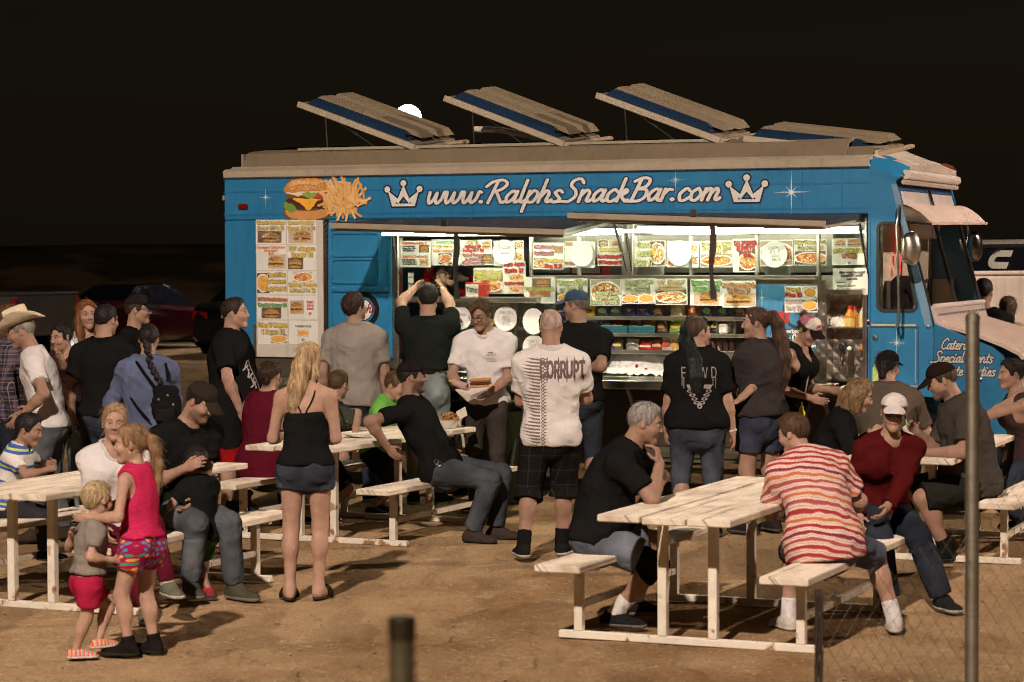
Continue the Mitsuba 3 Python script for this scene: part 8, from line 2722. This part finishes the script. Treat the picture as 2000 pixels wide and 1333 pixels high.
p = Person('woman with long black hair shaved on one side and a printed black tee shirt', 18.7, h=1.69, fem=True, root=1362, yaw=184, head=(122, -2, 0), tone=.2, girth=1.42, wr=(1434, 862, -.03), er=(1424, 800, -.12), wl=(1302, 845, .12), el=(1296, 800, -.05), seed=26, armw=1.05)
p.body().eyes().bottom('jeans', (.042, .047, .064), 1.95, .014, wear=1.0).top('tee_shirt', BLACK, hem=-.020, sleeve=.80, ease=.024, loose=.014)
up = p.spine_up()
wd = union_all([text_shape('F S W D', .085, .27, False)] + [sbox(x - .003, -.06 - .02 * (i % 2), x + .003, .01) for i, x in enumerate((-.13, -.118, .105, .128))])
p.print_on(wd, (.30, .27, .25), p.spine[4] - up * .035 - p.cR * .01, p.cR, up, p.cF, 'back_lettering', cell=.016)
tri = [Polygon([(-.10, .0), (-.035, .0), (-.03, -.03), (-.085, -.035)]), Polygon([(.10, .0), (.035, .0), (.03, -.03), (.085, -.035)])]
for i in range(4):
    y = -.05 - i * .03
    x = .072 - i * .017
    tri += [affinity.translate(affinity.scale(Point(0, 0).buffer(.020), 1.2, .62).difference(affinity.scale(Point(0, 0).buffer(.010), 1.2, .6)), sx * x, y) for sx in (-1, 1)]
tri += [Point(0, -.165).buffer(.020).difference(Point(0, -.168).buffer(.008))]
p.print_on(union_all(tri), (.36, .33, .30), p.spine[4] - up * .085 - p.cR * .01, p.cR, up, p.cF, 'back_print', cell=.016)
p.shoes()
p.hair('buzz', (.05, .03, .02), .975)
S = Solid()
for x0, x1 in ((-.055, -.03), (-.02, -.0), (.015, .02)):
    a_ = [p.HL(x0, .045, .085), p.HL(x0 - .025, -.02, .075), p.HL(x0 - .03, -.07, .02)]
    w_ = p.spine[5] - p.cF * .150 + p.cR * (x1 * 1.0 - .035) + up * .01
    a_ += [p.HL(x0 - .03, -.085, -.07), w_, w_ - up * .12 - p.cF * .035, w_ - up * .24 - p.cF * .035]
    rr = [.030, .042, .042, .040, .036, .030, .010]
    for i in range(len(a_) - 1):
        S.cone(a_[i], a_[i + 1], rr[i], rr[i + 1], .02)
S.ell(p.HL(-.045, -.015, .035), np.array([.045, .095, .085]) * p.hs, np.stack([p.hR, p.hF, p.hU], 1))
S.warp(folds(6, .006, .022, (1, 1, .15)))
part(p.key, 'long_hair', S.mesh(.0065), 'm_hair', (.010, .011, .013), smooth=True)
q0 = p.wR + (p.eR - p.wR) * .06
part(p.key, 'wristband', tube([q0 + basis(p.eR - p.wR)[0] * .033 * math.cos(q) + basis(p.eR - p.wR)[1] * .033 * math.sin(q) for q in np.linspace(0, 6.283, 17)[:-1]], .006, 6, closed=True), 'm_paint', (.7, .68, .65), .4)

p = Person('woman with a very long brown ponytail, grey tee shirt and denim shorts', 18.95, h=1.76, fem=True, root=1486, yaw=-142, head=(-96, 3, 0), tone=.26, girth=1.22, wr=(1448, 778, -.22), er=(1492, 778, -.25), wl=(1398, 702, .10), el=(1432, 712, -.02), seed=27)
p.body().eyes().bottom('shorts', (.030, .035, .055), .66, .020, .014, wear=.9).top('tee_shirt', (.040, .037, .034), hem=.0, sleeve=.75, ease=.026, amp=.010)
p.shoes((.03, .027, .024), (.10, .09, .08))
p.hair('long', (.050, .026, .015), 1.0, [[((0, -.10, .05), .030), ((0, -.135, .05), .040), ((0.0, -.17, -.02), .050), ((0.0, -.185, -.14), .062), ((.0, -.19, -.28), .072), ((.0, -.185, -.42), .064), ((.0, -.18, -.54), .020)]], tie=((0, -.115, .056), .030, (.50, .52, .08)))
part(p.key, 'hair_pin', cat([tube([p.HL(.06, .04, .085), p.HL(.066, .02, .07)], .008, 6), lathe([(0, -.008), (.012, 0), (0, .008)], 8, tuple(p.HL(-.065, .03, .06)))]), 'm_paint', (.6, .58, .55), .2)

p = Person('woman in a pink and white cap and a black vest at the counter', 20.0, h=1.71, fem=True, root=1545, yaw=58, lean=8, head=(38, 32, 0), tone=.3, wr=(1584, 778, -.22), er=(1532, 775, -.1), wl=(1622, 762, -.05), el=(1600, 790, .1), seed=28)
p.body().eyes().bottom('trousers', BLACK, wear=0).top('vest', (.014, .012, .012), hem=-.06, sleeve=0, ease=.018, scoop=.05)
p.shoes()
p.hair('long', DBROWN, 1.0, [[((0, -.09, .06), .03), ((.0, -.115, .075), .036)]])
p.cap((.42, .14, .19), brim=(.022, .012, .012), front=(.68, .63, .56), tilt=0)
A_, c_ = p.capA, p.capc
o = c_ + A_[:, 1] * .098 * p.hs + A_[:, 2] * .040 * p.hs
nf = unit(A_[:, 1] * .8 + A_[:, 2] * .35)
ex = -A_[:, 0]
ey = unit(np.cross(nf, ex)) if np.cross(nf, ex) @ A_[:, 2] > 0 else -unit(np.cross(nf, ex))
oval = affinity.scale(Point(0, 0).buffer(.034), 1, .58).difference(affinity.scale(Point(0, 0).buffer(.029), 1, .55)).union(text_shape('Lite', .022, .042).buffer(0))
mm = extrude(affinity.translate(oval, 0, -.0), .002)
part(p.key, 'cap_badge', trimesh.Trimesh(o + nf * .009 + mm.vertices[:, :1] * ex + (mm.vertices[:, 1:2]) * ey + mm.vertices[:, 2:] * nf, mm.faces, process=False), 'm_paint', (.42, .04, .06), .5, smooth=False)
tb = tube(smooth_line([p.nb + p.cR * .05 + p.uF * .06 - up * .0, p.spine[4] + p.cR * .035 + p.cF * .135, p.spine[2] + p.cR * .03 + p.cF * .13], 5), .006, 6)
part(p.key, 'lanyard', tb, 'm_cloth', (.40, .36, .20))

# --- right hand tables
p = Person('grey haired man in black with a knee brace, resting his chin on his fist', 14.2, h=1.70, pelvis=(.50, 14.15, .56), yaw=80, lean=17, hunch=.5, head=(84, 14, 0), tone=.48, girth=1.10, belly=.3, wr=(1288, 905, -.20), er=(1264, 986, -.38), wl=(1250, 990, .14), el=(1310, 968, .30), curl=(1.0, .5), hd=((-.15, .0, 1.0), None), palm=((-.9, .3, 0), None),
           kr=(1262, 1092, -.16), ar=(1196, 1200, -.10), kl=(1288, 1052, .2), al=(1236, 1178, .18), seed=29, res=.88)
p.body(beard=(.12, -.03)).eyes()
p.bottom('denim_shorts', (.085, .095, .115), .70, .026, .012, wear=1.0, rise=.01)
S = Solid()
p.leg(S, 1, .008); S.inter(lambda q: np.linalg.norm(q - p.kR, axis=-1) - .135, .01)
part(p.key, 'knee_brace', S.mesh(.009), 'm_cloth', (.012, .012, .012), smooth=True)
p.top('tee_shirt', BLACK, hem=-.02, sleeve=.72, ease=.024, loose=.012, amp=.010)
p.shoes((.018, .017, .017), (.16, .15, .13), socks=(.62, .60, .58), sockh=.13)
p.hair('short', SILVER, .99)
part(p.key, 'belt', tube([p.spine[1] * .6 + p.pel * .4 + p.R * math.cos(q) * (p.levels()[1][0] + .020) + p.Fw * math.sin(q) * (p.levels()[1][1] + .022) for q in np.linspace(0, 2 * np.pi, 25)[:-1]], .017, 6, closed=True), 'm_paint', (.05, .022, .015), .4)

p = Person('stout woman in a red and white striped top seated with her back to the camera', 13.75, h=1.60, fem=True, pelvis=(1.77, 13.72, .57), yaw=186, lean=20, side=-9, hunch=.45, head=(-128, 14, -4), tone=.22, girth=1.30, wl=(1536, 985, .42), el=(1500, 985, .08), wr=(1660, 1000, .42), er=(1700, 985, .1),
           kl=(1546, 1085, .36), al=(1540, 1208, .30), kr=(1705, 1092, .22), ar=(1748, 1218, .20), seed=30, res=.88, armw=1.1)
p.body().eyes()
p.bottom('denim_shorts', (.075, .085, .115), .98, .020, .010, wear=.9)
p.top('striped_top', sleeve=.75, hem=-.075, ease=.026, mat='m_stripe', pattern=True, amp=.011, loose=.012, flare=.03)
p.shoes((.55, .52, .46), (.60, .57, .52), socks=(.66, .64, .62), sockh=.12, big=1.1)
p.hair('short', (.055, .030, .018), 1.03)

p = Person('woman in a white cap, dark glasses and a dark red shirt sitting facing the camera', 15.1, h=1.68, fem=True, pelvis=(2.33, 15.2, .56), yaw=8, lean=18, hunch=.35, head=(-8, 2, -4), tone=.3, wl=(1722, 1012, -.42), el=(1798, 985, -.15), wr=(1680, 1015, -.2), er=(1660, 985, .0), curl=(.4, .5),
           kl=(1792, 1022, -.42), al=(1840, 1168, -.3), kr=(1722, 1035, -.46), ar=(1735, 1180, -.35), seed=31, res=.9)
p.body().eyes((.05, .04, .03), (.08, .05, .03))
p.bottom('jeans', (.022, .025, .038), 1.96, .026, .012, wear=.5)
p.top('red_shirt', (.080, .008, .010), hem=-.05, sleeve=1.88, ease=.017, amp=.009, neck=.040, scoop=.0)
for sg in (1, -1):
    nb = p.nb + p.uU * .028
    pts = np.array([nb + p.cR * sg * .060 - p.uF * .03 + p.uU * .004, nb + p.cR * sg * .052 + p.uF * .040 + p.uU * .004, nb + p.cR * sg * .075 + p.uF * .085 - p.uU * .065, nb + p.cR * sg * .095 + p.uF * .02 - p.uU * .022])
    part(p.key, 'collar', trimesh.convex.convex_hull(np.vstack([pts, pts - p.uU * .006 + p.uF * .004])), 'm_cloth', (.085, .009, .011))
p.shoes((.02, .02, .022))
p.hair('short', (.10, .06, .03), .99)
p.glasses((.06, .04, .03), shades=(.030, .018, .014), r=.024)
p.cap((.70, .66, .64), droop=.35)

p = Person('blonde woman in a long sleeved black top bending over the right hand table', 17.6, h=1.66, fem=True, pelvis=(2.24, 17.6, .555), yaw=78, lean=20, hunch=.3, head=(80, 24, 0), tone=.22, wr=(1702, 852, -.2), er=(1640, 905, -.38), wl=(1705, 850, .2), el=(1660, 900, .3), kr=(1700, 960, -.1), kl=(1700, 960, .2), seed=32)
p.body().eyes().bottom('trousers', BLACK, wear=0).top('black_top', (.012, .011, .012), hem=-.04, sleeve=1.9, ease=.018)
p.shoes()
p.hair('long', (.16, .098, .046), 1.02, [[((.06, .02, .06), .028), ((.070, .0, -.02), .036), ((.068, .02, -.12), .026)], [((-.06, .02, .06), .028), ((-.070, .0, -.02), .036), ((-.068, .02, -.12), .026)], [((0, -.07, .02), .05), ((0, -.09, -.06), .055), ((0, -.095, -.14), .040)], [((.05, -.05, 0), .045), ((.05, -.06, -.13), .042)], [((-.05, -.05, 0), .045), ((-.05, -.06, -.13), .042)]], low=.08)

p = Person('broad man in a brownish grey tee shirt and black cap, back turned', 18.9, h=1.78, pelvis=(2.96, 18.9, .56), yaw=188, lean=10, head=(146, 4, 0), tone=.3, girth=1.28, wl=(1700, 860, .4), el=(1672, 850, .05), wr=(1790, 860, .4), er=(1822, 850, .05), seed=33)
p.body(beard=(.8, -.04)).bottom('jeans', DDENIM).top('tee_shirt', (.105, .080, .066), hem=-.06, sleeve=.8, ease=.024)
p.shoes()
p.hair('short', DKHAIR, .99, [[((0, -.09, -.02), .035), ((0, -.095, -.07), .03)]], low=.03)
p.cap((.014, .012, .011))

p = Person('goateed man in a grey tee shirt and dark cap eating at the right hand table', 17.3, h=1.80, pelvis=(3.30, 17.25, .57), yaw=-84, lean=11, hunch=.3, head=(-94, 20, 0), tone=.36, girth=1.2, belly=.4, wl=(1812, 884, -.28), el=(1864, 895, -.42), wr=(1790, 842, .05), er=(1852, 872, .25), curl=(.5, .8), seed=34,
           kl=(1810, 975, -.2), al=(1850, 1085, -.15), kr=(1820, 970, .2), ar=(1835, 1070, .25))
p.body(beard=(.8, -.055)).eyes()
p.bottom('shorts', (.022, .019, .016), .98, .034, .012, wear=.2)
p.top('tee_shirt', (.062, .054, .046), hem=-.055, sleeve=.78, ease=.026, amp=.010, loose=.014)
p.shoes((.012, .012, .012), (.03, .03, .03), high=.10)
p.hair('short', (.04, .028, .02), .99)
p.cap((.020, .013, .010), droop=.5)

p = Person('woman at the right edge of the picture with her hands at her mouth', 19.0, h=1.68, fem=True, pelvis=(4.05, 19.0, .56), yaw=-82, lean=10, head=(-78, 4, 0), tone=.4, wl=(1985, 775, -.10), el=(1965, 852, -.25), wr=(1988, 772, .05), er=(1968, 850, .2), curl=(.8, .8), seed=35)
p.body().eyes().bottom('jeans', DDENIM).top('tank_top', (.05, .03, .03), sleeve=0, ease=.014)
p.shoes()
p.hair('long', DKHAIR, 1.0, [[((0, -.09, .05), .04), ((0, -.12, .06), .045)]])

# --- inside and behind the truck
p = Person('server in a red and white striped sleeve and black apron behind the window', 22.62, h=1.66, fem=True, pelvis=(-.66, 22.60, 1.36), yaw=8, lean=14, head=(0, 20, 0), tone=.35, wr=(866, 545, -.25), er=(818, 545, -.02), wl=(905, 545, -.12), el=(922, 560, .05), seed=36)
p.body().eyes().bottom('trousers', BLACK, wear=0)
p.top('striped_sleeves', (.30, .012, .015), hem=0, sleeve=1.75, ease=.014)
for i in range(7):
    t = i / 7
    a_, b_ = p.eR + (p.wR - p.eR) * t * .85, p.eR - p.wR
    x_, y_, _ = basis(b_)
    r_ = (p.limbs()['el'] * (1 - t) + p.limbs()['wri'] * t) + .0165
    part(p.key, 'sleeve_stripe', tube([a_ + x_ * r_ * math.cos(q) + y_ * r_ * math.sin(q) for q in np.linspace(0, 6.283, 19)[:-1]], .004, 5, closed=True), 'm_cloth', (.62, .58, .54))
S = Solid(); p.torso(S, .022, lo=1, hi=5); S.inter(lambda q: -(q - p.spine[3]) @ p.cF + .02, .01)
part(p.key, 'apron', S.mesh(.012), 'm_cloth', (.014, .013, .013), smooth=True)
p.hair('short', DKHAIR, 1.0)
p = Person('dark clothed person standing behind the hood of the truck', 23.9, h=1.92, root=1919, yaw=160, head=(150, 0, 0), tone=.3, seed=37, girth=1.1)
p.body().bottom('jeans', DDENIM, wear=0).top('jacket', (.012, .011, .011), sleeve=1.9, ease=.024)
p.shoes()
p.hair('short', DKHAIR, 1.02)
p = Person('person in a mottled tan shirt seen from behind past the hood, dark hair', 24.1, h=1.74, root=1969, yaw=175, head=(175, 0, 0), tone=.3, seed=38, girth=1.1)
p.body().bottom('jeans', DDENIM, wear=0).top('shirt', (.20, .14, .085), sleeve=1.9, ease=.022, wear=1.0)
p.shoes()
p.hair('long', (.05, .028, .016), 1.04, [[((0, -.06, 0), .06), ((0, -.07, -.10), .06)]], low=.06)
